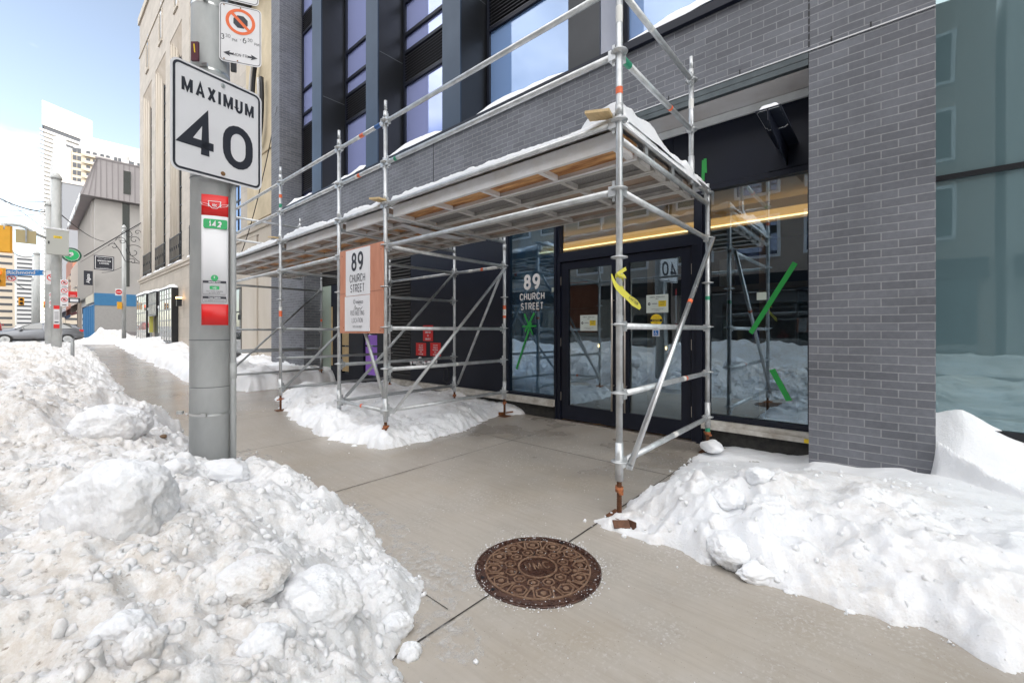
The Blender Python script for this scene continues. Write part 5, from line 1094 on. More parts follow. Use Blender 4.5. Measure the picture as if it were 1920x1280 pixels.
ch(1480, 1108, 2.22, .03, .02, .016, 38, snow_c, 'small broken chunk below the flat slab', sub=4)
ch(665, 836, 4.95, .035, .03, .02, 39, snow_c, 'loose snow chunk on the concrete before the middle pile', sub=3)
ch(305, 818, 5.4, .035, .03, .02, 40, mat('wet_stone', (.16,.09,.04), .5), None, sub=3)
bpy.data.objects['snow_chunk.021'].name = 'wet_stone'; tag(bpy.data.objects['wet_stone'], 'small brown wet stone at the foot of the curb bank past the pole', 'stone')
# uncountable crumbs scattered round the banks
def crumbs():
    rs = random.Random(9); nr_ = np.random.RandomState(5); var = []
    for sub, cnt in ((1, 8), (2, 16)):
        v0, f0 = ico(sub)
        for i in range(cnt):
            v = v0.copy()
            for _ in range(3): d = nr_.normal(size=3); d /= np.linalg.norm(d); pr = v@d; v = v-np.outer(np.clip(pr-nr_.uniform(.5, .85), 0, None)*.9, d)
            v = v*(1+.30*fbm(v[:,0]*1.5+i*3, v[:,1]*1.5, v[:,2]*1.5, 3, i))[:,None]*nr_.uniform(.6, 1.25, 3)*(1+.10*nr_.normal(size=(len(v),1))*(1 if sub == 1 else .7)); var.append((sub, v, f0))
    small = [q for q in var if q[0] == 1]; big = [q for q in var if q[0] == 2]
    def run(name, label, m, fn):
        V = []; F = []; n0 = [0]
        def put(x, y, z, s):
            sub, v, f = rs.choice(big if s > .011 else small); a = rs.random()*6.28; c_, s_ = math.cos(a), math.sin(a); q = np.stack([(v[:,0]*c_-v[:,1]*s_)*s+x, (v[:,0]*s_+v[:,1]*c_)*s+y, v[:,2]*s+z], 1)
            V.append(q); k_ = n0[0]; F.extend([[i+k_ for i in t] for t in f]); n0[0] += len(v)
        for f_, (x0, x1, y0, y1, pw), n, smax, ne in fn:
            P = np.array([(rs.uniform(x0, x1), y0+(y1-y0)*rs.random()**pw) for _ in range(n)]); hh = f_(P[:,0].copy(), P[:,1].copy())
            e = .03; gx = f_(P[:,0]+e, P[:,1].copy()); gy = f_(P[:,0].copy(), P[:,1]+e)
            for (x, y), h_, g1, g2 in zip(P, hh, gx, gy):
                if h_ > .03: s = .004+smax*rs.random()**4; put(x, y, h_-s*.30, s)
            P = np.array([(rs.uniform(x0, x1), rs.uniform(y0, y1)) for _ in range(ne)]); hh = f_(P[:,0].copy(), P[:,1].copy()); e = .045
            near = np.maximum.reduce([f_(P[:,0]+dx, P[:,1]+dy) for dx, dy in ((e,0),(-e,0),(0,e),(0,-e))])
            for (x, y), h_, n_ in zip(P, hh, near):
                if h_ <= .004 and (n_ > .01 and rs.random() < .5 or rs.random() < .008): s = .003+.014*rs.random()**3; put(x, y, s*.4, s)
        V_ = np.concatenate(V); me = bpy.data.meshes.new(name); me.from_pydata(V_.tolist(), [], F); me.materials.append(m); me.polygons.foreach_set('use_smooth', np.ones(len(F), dtype=bool)); o = bpy.data.objects.new(name, me); COL.objects.link(o); tag(o, label, None, None, 'stuff')
    run('snow_crumbs', 'loose grey snow crumbs over the curb bank', snow_d, ((curb_bank, (-.3, 2.0, 1.0, 9, 1.7), 9000, .027, 12000),))
    run('snow_crumbs', 'loose white snow crumbs over the piles by the building', snow_w, ((right_pile, (2.35, 4.6, -1.6, 1.9, 1.), 1500, .020, 9000), (mid_pile, (2.3, 5.2, 4.0, 9.3, 1.), 1500, .022, 9000)))
crumbs()
# salt grains on the slabs
def salt():
    rs = random.Random(4); v = []; f = []
    def put(x, y, s):
        k_ = len(v); a = rs.random()*6.28; z = .0045; c_, s_ = math.cos(a)*s, math.sin(a)*s
        v.extend([(x+c_, y+s_, z), (x-s_, y+c_, z), (x-c_, y-s_, z), (x+s_, y-c_, z), (x, y, z+s)]); f.extend([(k_, k_+1, k_+4), (k_+1, k_+2, k_+4), (k_+2, k_+3, k_+4), (k_+3, k_, k_+4)])
    for _ in range(9000):
        x = rs.uniform(1.4, 5.3); y = rs.uniform(-.5, 9)
        dn = .10+1.3*math.exp(-((x-3.9)/.9)**2-((y-2.9)/.9)**2)+.9*math.exp(-((x-MX)/.5)**2-((y-MY)/.5)**2)
        if rs.random() < dn: put(x, y, .0014+.0030*rs.random()**2)
    for _ in range(700):
        t = rs.random()*6.28; r = MR+rs.gauss(.004, .022); put(MX+r*math.cos(t), MY+r*math.sin(t), .0018+.004*rs.random()**2)
    for _ in range(110):
        t = rs.random()*6.28; r = MR*math.sqrt(rs.random()); x, y = MX+r*math.cos(t), MY+r*math.sin(t)
        k_ = len(v); put(x, y, .0014+.0028*rs.random()**2)
        for i in range(k_, len(v)): v[i] = (v[i][0], v[i][1], v[i][2]+.006)
    me = bpy.data.meshes.new('salt_grains'); me.from_pydata(v, [], f); me.materials.append(mat('road_salt', (.72,.72,.74), .3)); o = bpy.data.objects.new('salt_grains', me); COL.objects.link(o); tag(o, 'scattered road salt on the sidewalk', None, None, 'stuff')
salt()
# small litter: bent steel angle, amber lump, yellow tag
c = ground(1165, 985, .03); b = MB(); b.obox(c+Vector((0,0,.01)), rv, (fw+UZ*.6).normalized(), (UZ-fw*.6).normalized(), (.055,.03,.004)); b.obox(c+rv*.075+fw*.01, (rv*.6-fw*.8).normalized(), fw, UZ, (.035,.006,.028)); tag(b.build('steel_angle', mat('brown_steel_angle', (.17,.075,.04), .7, var=.5, vscale=30), None, tuple(c)), 'bent brown steel angle poking from the right pile near the manhole', 'scrap')
c = ground(940, 776, .02); b = MB(); b.obox(c, rv, fw, UZ, (.045,.03,.03)); b.obox(c+rv*.13+UZ*.03, (rv+UZ*.15).normalized(), fw, UZ, (.06,.02,.008)); tag(b.build('amber_lump', mat('amber_rust', (.28,.09,.015), .4, var=.5, vscale=30), None, tuple(c)), 'small amber coloured rusty piece in the snow by the wall side scaffold foot', 'scrap')
c = atX(1505, 826, XG-.16); b = MB(); b.box(XG-.165, XG-.152, .567, .64, .205, .245); tag(b.build('yellow_tag', yel_s, None, (XG-.16, .6, .205)), 'yellow tag on the sill beside the brick pier', 'tag')
p = at(1340, 842, 4.62); b = MB(); 
o = chunk(at(1335, 836, 4.66), (.17, .12, .06), 44, snow_c, 'flat white snow block beside the wall side scaffold foot near the doors', sub=4, rot=.3, rough=.08)
# ================================================================== beige stone building
XS = 5.6
SB = thing('stone_building', 'tall beige limestone building with fluted window recesses beyond the dark brick one', 'building', (XS, 28, 0))
def sp_(name, m, f, parent=SB): b = MB(); f(b); return b.build(name, m, parent)
REC = [(24.6,27.2), (28.9,31.8), (33.0,36.1), (37.4,40.5)]      # tall recesses
ZR0, ZR1, ZT = 5.45, 18.4, 24.2
def wall(b):
    y = 14.12
    segs = REC+[(19.2,20.7)]
    segs = sorted(segs)
    for a, c in segs: b.box(XS, XS+.5, y, a, 5.2, ZT); y = c
    b.box(XS, XS+.5, y, 42, 5.2, ZT)
    for a, c in REC: b.box(XS, XS+.5, a, c, ZR1, ZT)
    b.box(XS, XS+.5, 19.2, 20.7, 7.3, ZT)
    # ground floor
    b.box(XS, XS+.5, 14.12, 19.1, 0, 5.198); b.box(XS, XS+.5, 21.3, 42, 0, 5.198); b.box(XS, XS+.5, 19.1, 21.3, 3.1, 5.198)
blocks = brick_mat('limestone_blocks', (.475,.425,.365), (.42,.375,.32), (.33,.295,.25), bw=1.15, rh=.52, ms=.014, dirt=.16)
sp_('wall', blocks, wall)
sp_('body_and_shade_block', conc, lambda b: (b.box(XS+.9, 12, 14.12, 42, 0, ZT+.5), b.box(12.01, 38, 14.12, 42, 0, 46), b.box(XS+.5, XS+.9, 41.5, 42, 0, ZT), b.box(XS+.5, XS+.9, 14.12, 14.5, 0, ZT)))  # tall rear block, out of view, added to shade the corner building
sp_('cornice', stone_l, lambda b: (b.box(XS-.10, XS+.3, 14.12, 42.1, ZT, ZT+.5), b.box(XS-.05, XS+.1, 14.12, 42.05, 21.7, 21.78)))
sp_('ledge', stone_l, lambda b: (b.box(XS-.12, XS, 14.12, 42.08, 5.02, 5.16), b.box(XS-.06, XS, 14.12, 42.04, 4.86, 5.018)))
for a, c in REC:
    def fl_(b):
        for i in range(3):
            yb = c-.02-i*.30; xr = XS+.05+i*.075
            b.box(xr, XS+.31, yb-.29, yb, ZR0, ZR1-.02); b.tube((xr, yb-.15, ZR0), (xr, yb-.15, ZR1-.25), .055, 10)
    fr = sp_('fluted_jamb', stone_l, fl_)
    def sf(b):
        k_ = len(b.v); b.v += [(XS+.02, a, ZR1), (XS+.02, c, ZR1), (XS+.31, c, ZR1-1.2), (XS+.31, a, ZR1-1.2)]; b.face((k_, k_+3, k_+2, k_+1))
    sp_('sloped_soffit', stone, sf)
    w_ = sp_('window', glass_dark, lambda b: b.box(XS+.30, XS+.34, a, c, ZR0, ZR1))
    sp_('window_frame', blackm, lambda b: ([b.box(XS+.27, XS+.299, a+.02, c-.93, z, z+.07) for z in np.arange(ZR0, ZR1, 1.05)], [b.box(XS+.265, XS+.298, y, y+.05, ZR0, ZR1) for y in (a+.02, (a+c-.9)/2, c-.99)]), w_)
    def rail(b):
        x = XS-.02; b.box(x-.02, x+.02, a-.05, c+.05, 6.72, 6.76); b.box(x-.02, x+.02, a-.05, c+.05, 5.50, 5.54)
        n = 11
        for i in range(n+1): y = a+(c-a)*i/n; b.box(x-.012, x+.012, y-.012, y+.012, 5.3, 6.72+(.12 if i in (0, n) else 0))
        for i in range(0, n, 2):
            y = a+(c-a)*(i+.5)/n; b.ringp((x, y, 6.1), (0,1,0), (0,0,1), .08, .105, (-1,0,0), .02, 10)
    sp_('balconette_railing', blackm, rail)
    def hl(X, Y): return .10*sstep(0,.04,X-(XS-.12))*sstep(0,.08,Y-a+.2)*sstep(0,.08,c+.2-Y)*(1+.4*fbm(X*5, Y*3, seed=int(a)))
    tag(field('ledge_snow', np.arange(XS-.12, XS+.0, .02), np.arange(a-.2, c+.2, .08), hl, snow_c, zb=lambda X, Y: 5.161), ['snow on the ledge under the railed window nearest the street pole, hidden behind it', 'snow on the ledge under the nearest railed window left of the street pole', 'snow on the ledge under the middle railed window', 'snow on the ledge under the railed window at the far corner'][REC.index((a, c))], 'snow', 'snow on the stone ledge')
# lancet windows under the roof
for y0, z0 in ((30.2,19.6), (34.4,19.6), (38.8,19.6)):
    def lan(b):
        pts = [(-.35,0),(.35,0),(.35,1.7),(.25,2.2),(0,2.55),(-.25,2.2),(-.35,1.7)]; b.poly([Vector((XS-.004, y0+x, z0+z)) for x, z in pts][::-1], (-1,0,0), .003)
    l_ = sp_('lancet_window', glass_dark, lan)
    sp_('window_surround', stone_l, lambda b: (b.box(XS-.05, XS-.001, y0+.35, y0+.50, z0, z0+1.9), b.box(XS-.05, XS-.001, y0-.50, y0-.35, z0, z0+1.9), b.box(XS-.08, XS-.001, y0-.5, y0+.5, z0-.14, z0-.001)), l_)
# window and pilaster beside the dark building
w_ = sp_('window', glass_sky, lambda b: b.box(XS+.08, XS+.12, 19.2, 20.7, 5.2, 7.3)); sp_('window_frame', blackm, lambda b: ([b.box(XS+.05, XS+.079, 19.2, 20.7, z, z+.05) for z in (5.2, 5.9, 6.6, 7.25)], [b.box(XS+.045, XS+.078, y, y+.05, 5.2, 7.3) for y in (19.2, 19.7, 20.2, 20.65)]), w_)
sp_('pilaster', stone_l, lambda b: (b.box(XS-.07, XS-.001, 14.13, 17.0, 0, 5.0), b.box(XS-.05, XS-.001, 17.3, 18.9, 0, 4.85)))
sp_('cream_panel', mat('cream_stucco', (.62,.52,.36), .8, var=.3, vscale=1.2), lambda b: (b.box(XS-.3, XS-.002, 14.13, 17.6, 7.4, 12.9), b.box(XS-.26, XS-.002, 14.13, 17.6, 5.25, 7.39)))
sp_('balcony_slab', blackm, lambda b: b.box(XS-.8, XS, 14.13, 17.9, 12.92, 13.05)); sp_('glass_guard', glass_teal, lambda b: (b.box(XS-.78, XS-.76, 14.2, 17.8, 13.06, 13.9), b.box(XS-.78, XS-.1, 17.78, 17.8, 13.06, 13.9)))
b = MB(); lp = [(XS-.45, 16.0+.9*math.sin(t)*.5, 9.1+1.9*math.cos(t)*.75) for t in np.linspace(.2, 5.2, 26)]; b.path(lp, .09, 8); sp_('duct_loop', blackm, lambda q: q.path(lp, .07, 8)); sp_('duct_loop', mat('grey_conduit', (.5,.5,.5), .5), lambda q: q.path([(x-.12, y*.99+.1, z*.97+.2) for x, y, z in lp], .035, 6))
# shop opening
w_ = sp_('shop_window', glass_dark, lambda b: b.box(XS+.02, XS+.06, 19.1, 21.3, .1, 3.1)); sp_('window_frame', blackm, lambda b: ([b.box(XS-.01, XS+.019, 19.1, 21.3, z, z+.05) for z in (.1, 1.25, 2.1, 3.04)], [b.box(XS-.015, XS+.018, y, y+.06, .1, 3.1) for y in (19.1, 20.1, 21.24)]), w_)
# three projecting black bays
def bay(y0, y1, z0, z1, x0, nz, ny):
    f = sp_('bay_window', blackm, lambda b: (b.box(x0+.03, XS-.001, y0, y1, z0, z1),))
    sp_('bay_glass', glass_warm, lambda b: b.box(x0+.015, x0+.029, y0+.08, y1-.08, z0+.08, z1-.08), f)
    sp_('bay_mullions', galv_dull, lambda b: ([b.box(x0-.01, x0+.014, y0, y1, z0+(z1-z0)*i/nz-.025, z0+(z1-z0)*i/nz+.025) for i in range(nz+1)], [b.box(x0-.014, x0+.012, y0+(y1-y0)*i/ny-.02, y0+(y1-y0)*i/ny+.02, z0, z1) for i in range(ny+1)]), f)
    return f
glass_warm = glass_mat('painted_warm_reflection_glass', (.4,.38,.33), .25, body=(.42,.34,.24), bodyf=.9)  # warm reflection painted into the body colour of the panes
BAYS = [(29.7,32.9,.75,3.80,5.28,5,5), (34.0,36.3,2.35,3.85,5.28,2,5), (37.3,41.0,.70,3.90,5.28,5,5)]
for i, q in enumerate(BAYS):
    bay(*q)
    def hb2(X, Y): return .17*np.sqrt(np.clip(1-((X-5.44)/.2)**2, 0, 1))*sstep(0,.25,Y-q[0]+.05)*sstep(0,.25,q[1]+.05-Y)*(1+.25*fbm(X*3, Y*2, seed=int(q[0])))
    tag(field('bay_snow', np.arange(5.24, 5.6, .02), np.arange(q[0]-.05, q[1]+.05, .06), hb2, snow_c, zb=lambda X, Y: q[3]+.002), ['rounded snow cap on the black bay window nearest the street pole', 'rounded snow cap on the short black bay above the stone building door', 'rounded snow cap on the black bay window at the far corner'][i], 'snow', 'snow caps on the black bays')
sp_('entrance_door', blackm, lambda b: b.box(XS-.03, XS-.001, 34.1, 36.2, .3, 2.34)); 
for y, col_, lab in ((33.3, yel_s, 'tall yellow sided box with a snow cap right of the stone building door'), (36.6, yel_s, 'tall yellow sided box with a snow cap left of the stone building door')):
    t = thing('display_box', lab, 'display box', (5.2, y, 1.2), 'display boxes beside the stone building door'); b = MB(); b.box(5.32, 5.55, y-.14, y+.14, 1.25, 2.75); b.build('case', mat('pale_case', (.55,.56,.54), .5), t); b = MB(); b.box(5.34, 5.54, y-.146, y-.1405, 1.28, 2.7); b.build('side_panel', mat('olive_yellow', (.50,.47,.10), .5), t)
    b = MB(); b.box(5.30, 5.55, y-.16, y+.16, 2.752, 2.9); b.build('snow_cap', snow_c, t); b = MB(); b.box(5.4, 5.48, y-.04, y+.04, .3, 1.248); b.build('stand', galv_dull, t); b = MB(); b.box(5.312, 5.319, y-.08, y+.08, 1.5, 2.5); b.build('window', glass_dark, t)
c = atX(336, 565, XS-.2); b = MB(); b.box(c.x-.12, c.x+.1, c.y-.1, c.y+.1, c.z-.25, c.z+.15); b.m = 1; b.box(c.x-.13, c.x+.1, c.y-.11, c.y+.11, c.z+.152, c.z+.24); tag(b.build('wall_lamp', [blackm, lamp_o], None, tuple(c)), 'black wall lamp with a glowing top on the stone building', 'wall lamp')
# propped sign in the opening
A_ = at(428, 640, 12.2); b = MB(); q1 = [at(422,634,12.0), at(452,664,11.7), at(440,672,11.5), at(420,668,11.6)]; b.poly(q1, -fw, .03); b.m = 1; b.poly([p-fw*.01 for p in (at(424,656,11.6), at(434,660,11.5), at(443,667,11.45), at(424,664,11.5))], -fw, .004)
tag(b.build('leaning_board', [blackm, yel_s], None, tuple(A_)), 'black board with a yellow stripe leaning in the snow by the stone shop window', 'board')
# ================================================================== corner building beyond the side street
g0 = .55; KX, KY_ = 4.4, 58.
CB = thing('corner_building', 'grey corner building with overhanging ribbed metal top floor and blue shop front', 'building', (KX, KY_, g0))
def cp(name, m, f, parent=CB): b = MB(); f(b); return b.build(name, m, parent)
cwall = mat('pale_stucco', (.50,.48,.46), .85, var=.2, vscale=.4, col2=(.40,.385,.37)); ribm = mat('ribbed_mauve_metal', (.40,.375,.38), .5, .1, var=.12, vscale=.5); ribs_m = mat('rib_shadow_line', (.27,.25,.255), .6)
cp('wall', cwall, lambda b: (b.box(KX, 20, KY_, 78, 5.1, 14.3), b.box(KX+.3, 20, KY_+.02, 78, g0, 5.098)))
cp('ground_wall', mat('grey_painted_block', (.40,.39,.38), .8, var=.1), lambda b: (b.box(KX, KX+2.1, KY_-.02, KY_+.29, g0, 3.9), b.box(KX+2.2, 12, KY_-.02, KY_+.29, g0, 3.9)))
cp('blue_band', blue_b := mat('blue_painted_band', (.05,.21,.42), .6, var=.1), lambda b: (b.box(KX-.03, 12, KY_-.05, KY_+.2, 3.902, 5.098), b.box(KX+2.1, KX+2.2, KY_-.04, KY_+.2, g0, 3.9), b.box(KX+5.1, KX+5.2, KY_-.04, KY_+.2, g0, 3.9)))
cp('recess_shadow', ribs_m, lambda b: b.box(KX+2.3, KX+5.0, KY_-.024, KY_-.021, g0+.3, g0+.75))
many(CB, 'blue_column', blue_b, [(KX-.08, KX+.1, KY_+.2+i*1.9, KY_+.55+i*1.9, g0, 4.0) for i in range(7)]); cp('shop_glass', glass_sky, lambda b: b.box(KX+.05, KX+.12, KY_+.3, 73, g0+.3, 4.2)); cp('shop_sign_band', mat('cream_sign', (.62,.58,.48), .6), lambda b: b.box(KX-.12, KX+.1, KY_+.25, KY_+8, 4.2, 5.0))
def top(b):
    # overhanging top floor: leans inward toward the roof
    x0, x1, xt = KX-1.0, 20, KX+.1; y0, y1, yt = KY_-.7, 78.5, KY_-.5; z0, z1 = 14.35, 18.1
    b.v += [(x0,y0,z0),(x1,y0,z0),(x1,y1,z0),(x0,y1,z0),(xt,yt,z1),(x1,yt,z1),(x1,y1,z1),(xt,y1,z1)]
    for q in ((0,3,2,1),(4,5,6,7),(0,1,5,4),(1,2,6,5),(2,3,7,6),(3,0,4,7)): b.face(q)
cp('metal_top', ribm, top)
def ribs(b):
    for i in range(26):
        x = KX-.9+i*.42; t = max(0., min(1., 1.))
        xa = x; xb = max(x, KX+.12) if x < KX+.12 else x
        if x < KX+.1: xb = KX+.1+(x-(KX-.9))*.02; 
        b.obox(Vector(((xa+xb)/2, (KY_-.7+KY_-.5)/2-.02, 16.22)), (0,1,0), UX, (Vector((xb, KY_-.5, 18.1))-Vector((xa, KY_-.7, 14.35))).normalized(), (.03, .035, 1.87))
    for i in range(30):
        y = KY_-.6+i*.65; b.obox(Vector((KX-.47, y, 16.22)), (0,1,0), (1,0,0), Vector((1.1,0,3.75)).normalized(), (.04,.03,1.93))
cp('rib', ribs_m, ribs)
def sribs(b):
    for i in range(14): y = KY_+.8+i*1.3; b.box(KX-.15, KX-.001, y, y+.3, 5.1, 14.3)
cp('wall_rib', mat('stone_rib', (.42,.40,.38), .8), sribs)
w_ = cp('window', glass_dark, lambda b: (b.box(KX+2.0, KX+2.55, KY_-.72, KY_-.6, 15.1, 17.4),)); w_ = cp('window', glass_dark, lambda b: b.box(KX+2.0, KX+2.55, KY_-.03, KY_+.1, 5.9, 14.28))
cp('roof_edge', ribs_m, lambda b: b.box(KX, 20.05, KY_-.56, KY_-.4, 18.1, 18.25))
def icic(b):
    rs = random.Random(2)
    for i in range(60): y = KY_-.6+rs.random()*18; l_ = .2+rs.random()*.8; b.tube((KX-1.02, y, 14.5), (KX-1.06, y, 14.45-l_), .05, 5, r1=.008)
b = MB(); icic(b); tag(b.build('icicles', mat('ice_white', (.75,.78,.82), .3), None), 'row of white icicles along the overhanging edge of the metal top floor', None, None, 'stuff')
# row of low shops beyond it on the same side
for i, (y0, y1, x0, z1, c1, lab) in enumerate(((78.6, 92, 4.4, 10.5, (.50,.42,.36), 'pale low shop with an awning beyond the blue corner shop'), (92.2, 108, 4.6, 13, (.34,.15,.10), 'red brick shop building beyond the pale low shop'), (108.3, 135, 4.6, 9, (.45,.43,.42), 'grey low building past the red brick shop'))):
    t = thing('shop_building', lab, 'building', (x0, y0, .8)); b = MB(); b.box(x0, 20, y0, y1, .6, z1); b.build('wall', mat('shop_wall_'+'abc'[i], c1, .8, var=.15), t)
    many(t, 'window', glass_dark, [(x0-.03, x0+.1, y, y+1.2, z, z+1.8) for y in np.arange(y0+1, y1-2, 2.6) for z in np.arange(5.6, z1-2, 3)])
    b = MB(); b.box(x0-.05, x0+.1, y0+.4, y1-.4, 1.4, 4.0); b.build('shop_window', glass_dark, t)
    b = MB(); k_ = 0; b.v += [(x0, y0+.3, 5.0), (x0, y1-.3, 5.0), (x0-1.2, y1-.3, 4.1), (x0-1.2, y0+.3, 4.1)]; b.face((0,1,2,3)); b.build('awning', [mat('maroon_awning', (.20,.06,.05), .8), red_s, blue_s][i], t)
tb = MB(); tb.box(6.5, 20, 64, 76, 14.3, 17.0)
# dark blank building between
t = thing('dark_blank_building', 'dark grey blank walled building behind the metal top floor', 'building', (3.5, 118, 1)); b = MB(); b.box(5.2, 20, 136, 150, 1, 34); b.build('wall', mat('slate_wall', (.17,.18,.20), .7), t); b = MB(); b.box(5.0, 20.2, 135.8, 150, 34, 34.8); b.build('parapet', cwall, t)
# ================================================================== towers
tw = mat('tower_white', (.56,.555,.54), .7, var=.06, vscale=.05); twd = mat('tower_tan', (.40,.34,.26), .8); twg = mat('tower_window', (.05,.055,.065), .25); twb = mat('tower_tan_light', (.44,.385,.30), .8)
AP = thing('apartment_block', 'white and tan apartment block with stacked balconies beyond the metal topped building', 'building', (7, 250, 2))
def ap(name, m, f, parent=AP): b = MB(); f(b); return b.build(name, m, parent)
AX, AY = 7.2, 250.
ap('wall', tw, lambda b: (b.box(AX, 60, AY, 290, 2, 76), b.box(AX+8, 60, AY+2, 285, 76, 83), b.box(AX, AX+3.4, AY-1, AY, 2, 79), b.box(30, 60, AY-.2, AY, 76, 80)))
ap('tan_wall', twb, lambda b: b.box(AX+5.0, AX+17.0, AY-.45, AY-.01, 30, 75))
def balc(x0, x1, n, z0, d=1.6):
    for i in range(n):
        z = z0+i*3.05; f = ap('balcony', twb, lambda b: b.box(x0, x1, AY-d, AY-.46, z, z+.42)); 
        ap('balcony_rail', mat('frosted_rail', (.30,.29,.29), .4), lambda b: b.box(x0, x1, AY-d, AY-d+.1, z+.5, z+1.2), f)
balc(AX+8.6, AX+16.6, 15, 31)
wins = []
for i in reversed(range(-8, 15)):
    z = 31.8+i*3.05
    if i >= 0:
        for x in (AX+5.3, AX+6.6): wins.append((x, x+1.1, AY-.55, AY-.46, z, z+1.9))
        for x in (AX+9.2, AX+11.2, AX+13.4, AX+15.2): wins.append((x, x+1.2, AY-.55, AY-.46, z-.1, z+1.8))
    else:
        for x in (AX+5.5, AX+8.8, AX+12): wins.append((x, x+1.8, AY-.1, AY-.01, z, z+2.0))
    for x in (AX+17.7, AX+19.0, AX+22.5, AX+25.3): wins.append((x, x+(1.1 if x < AX+20 else 1.7), AY-.1, AY-.01, z, z+1.9))
wins += [(x, x+1.7, AY-.1, AY-.01, 8+i*3.05, 9.9+i*3.05) for i in range(22) for x in (AX+28.1, AX+31, AX+34)]
many(AP, 'window', twg, wins)
TW = thing('balcony_tower', 'tall white tower with a stack of corner balconies behind the apartment block', 'building', (7, 446, 0))
ang = R(31); ux, uy = Vector((math.cos(ang), math.sin(ang), 0)), Vector((.04, 1, 0)); T0 = Vector((6.8, 443, 0))
def tb_(b, a0, a1, c0, c1, z0, z1): b.obox(T0+ux*((a0+a1)/2)+uy*((c0+c1)/2)+UZ*((z0+z1)/2), ux, uy, UZ, ((a1-a0)/2, (c1-c0)/2, (z1-z0)/2))
def tp2(name, m, f): b = MB(); f(b); return b.build(name, m, TW)
tp2('wall', tw, lambda b: (tb_(b, 1.5, 33, 1.5, 30, 0, 143), tb_(b, .5, 31, .5, 28, 146, 163)))
tp2('roof_band', twg, lambda b: tb_(b, 1.5, 32, 1.3, 29, 143, 146))
for i in range(46): z = 4+i*3.05; tp2('balcony', tw, lambda b: tb_(b, -.6, 7.5 if i < 45 else 33, -.8, 1.4, z, z+1.5))
tq = []
for i in reversed(range(44)):
    z = 5.6+i*3.05
    for a0, a1 in ((7.6,12), (14,19), (21,26), (28,32)): tq.append((T0+ux*((a0+a1)/2)+uy*1.32+UZ*(z+.85), ux, uy, UZ, ((a1-a0)/2, .12, .85)))
many(TW, 'window_band', twg, tq)
def low(px0, px1, Y, z1, col, lab, m=None):
    a, c = atY(px0, 600, Y), atY(px1, 600, Y); t = thing('distant_building', lab, 'building', (a.x, Y, 1)); b = MB(); b.box(a.x, c.x, Y, Y+30, 1, z1); b.build('wall', m or mat('distant_wall_%d' % len(MATS), col, .8), t)
    many(t, 'window_band', twg, [(a.x+.5, c.x-.5, Y-.1, Y-.01, z, z+1.2) for z in np.arange(4, z1-2, 3.4)])
low(-60, 26, 330, 42, (.60,.52,.42), 'tan block at the far left end of the street')
low(30, 62, 520, 62, (.62,.62,.62), 'pale slab tower faint above the far end of the street')
# ================================================================== buildings across the road (seen mirrored in the shop glass)
for i, (y0, y1, z1, c1, lab) in enumerate(((-22, -3.5, 19, (.62,.60,.57), 'pale stone shop building across the road to the south'), (-3.2, 9.5, 15, (.42,.34,.29), 'brown brick shop building across the road facing the doors'), (9.8, 30, 12, (.45,.42,.38), 'pale building across the road with tall windows'), (30.3, 44, 10, (.33,.22,.17), 'low red brick building across the road near the crossing'), (58, 88, 16, (.48,.46,.43), 'long grey building across the road beyond the crossing'))):
    x0 = -14.2; t = thing('opposite_building', lab, 'building', (x0, (y0+y1)/2, 0), 'buildings across the road'); b = MB(); b.box(-26, x0, y0, y1, -.1, z1); b.build('wall', mat('opposite_wall_'+'abcde'[i], c1, .8, var=.2, vscale=.5), t)
    b = MB(); b.box(x0, x0+.06, y0+.5, y1-.5, .5, 3.4); b.build('shop_window', glass_dark, t); b = MB(); b.box(x0, x0+.3, y0+.2, y1-.2, 3.42, 4.3); b.build('fascia', blackm, t)
    for y in np.arange(y0+1.2, y1-2, 3.1):
        for z in np.arange(5.3, z1-2, 3.2):
            b = MB(); b.box(x0, x0+.06, y-.14, y+1.94, z-.14, z+2.04); f = b.build('window_surround', paint_w, t); b = MB(); b.box(x0+.062, x0+.08, y, y+1.8, z, z+1.9); b.build('window', glass_dark, f)
# ================================================================== poles, signals and signs down the street
def far_pole(x, y, top_z, r, label, base=0.2): t = thing('street_pole', label, 'pole', (x, y, base)); b = MB(); b.tube((x,y,base-.2), (x,y,top_z), r, 20, r1=r*.88); b.build('shaft', pole_m, t); b = MB(); b.lathe((x,y,top_z), ((r*1.05,0),(r*1.05,.08),(r*.6,.22),(.02,.3)), 14); b.build('cap', pole_m, t); return t
p1 = atY(106, 600, 26.3); p2 = atY(92.5, 600, 32.4)
P1 = far_pole(p1.x, p1.y, 7.75, .165, 'nearer of the two grey poles left of the stone building, carrying a grey cabinet'); P2 = far_pole(p2.x, p2.y, 7.8, .165, 'grey pole just behind the one with the cabinet, holding the signal arm', .3)
q = atY(69, 600, 52); far_pole(q.x, q.y, 7.6, .2, 'thicker of two far poles beyond the street name sign', .5); q = atY(62.5, 600, 56); far_pole(q.x, q.y, 5.8, .12, 'thinner of two far poles beyond the street name sign', .5)
q = atY(232.5, 600, 44.4); P3 = far_pole(q.x, q.y, 9.3, .14, 'pale pole at the corner before the blue shop front', .5); P3x, P3y = q.x, q.y
p = atY(136, 640, 19.5); b = MB(); b.tube((p.x,p.y,.1), (p.x,p.y,1.13), .045, 12); tag(b.build('short_post', galv_dull, None, (p.x,p.y,.1)), 'short steel post poking out of the snow bank behind the poles', 'post')
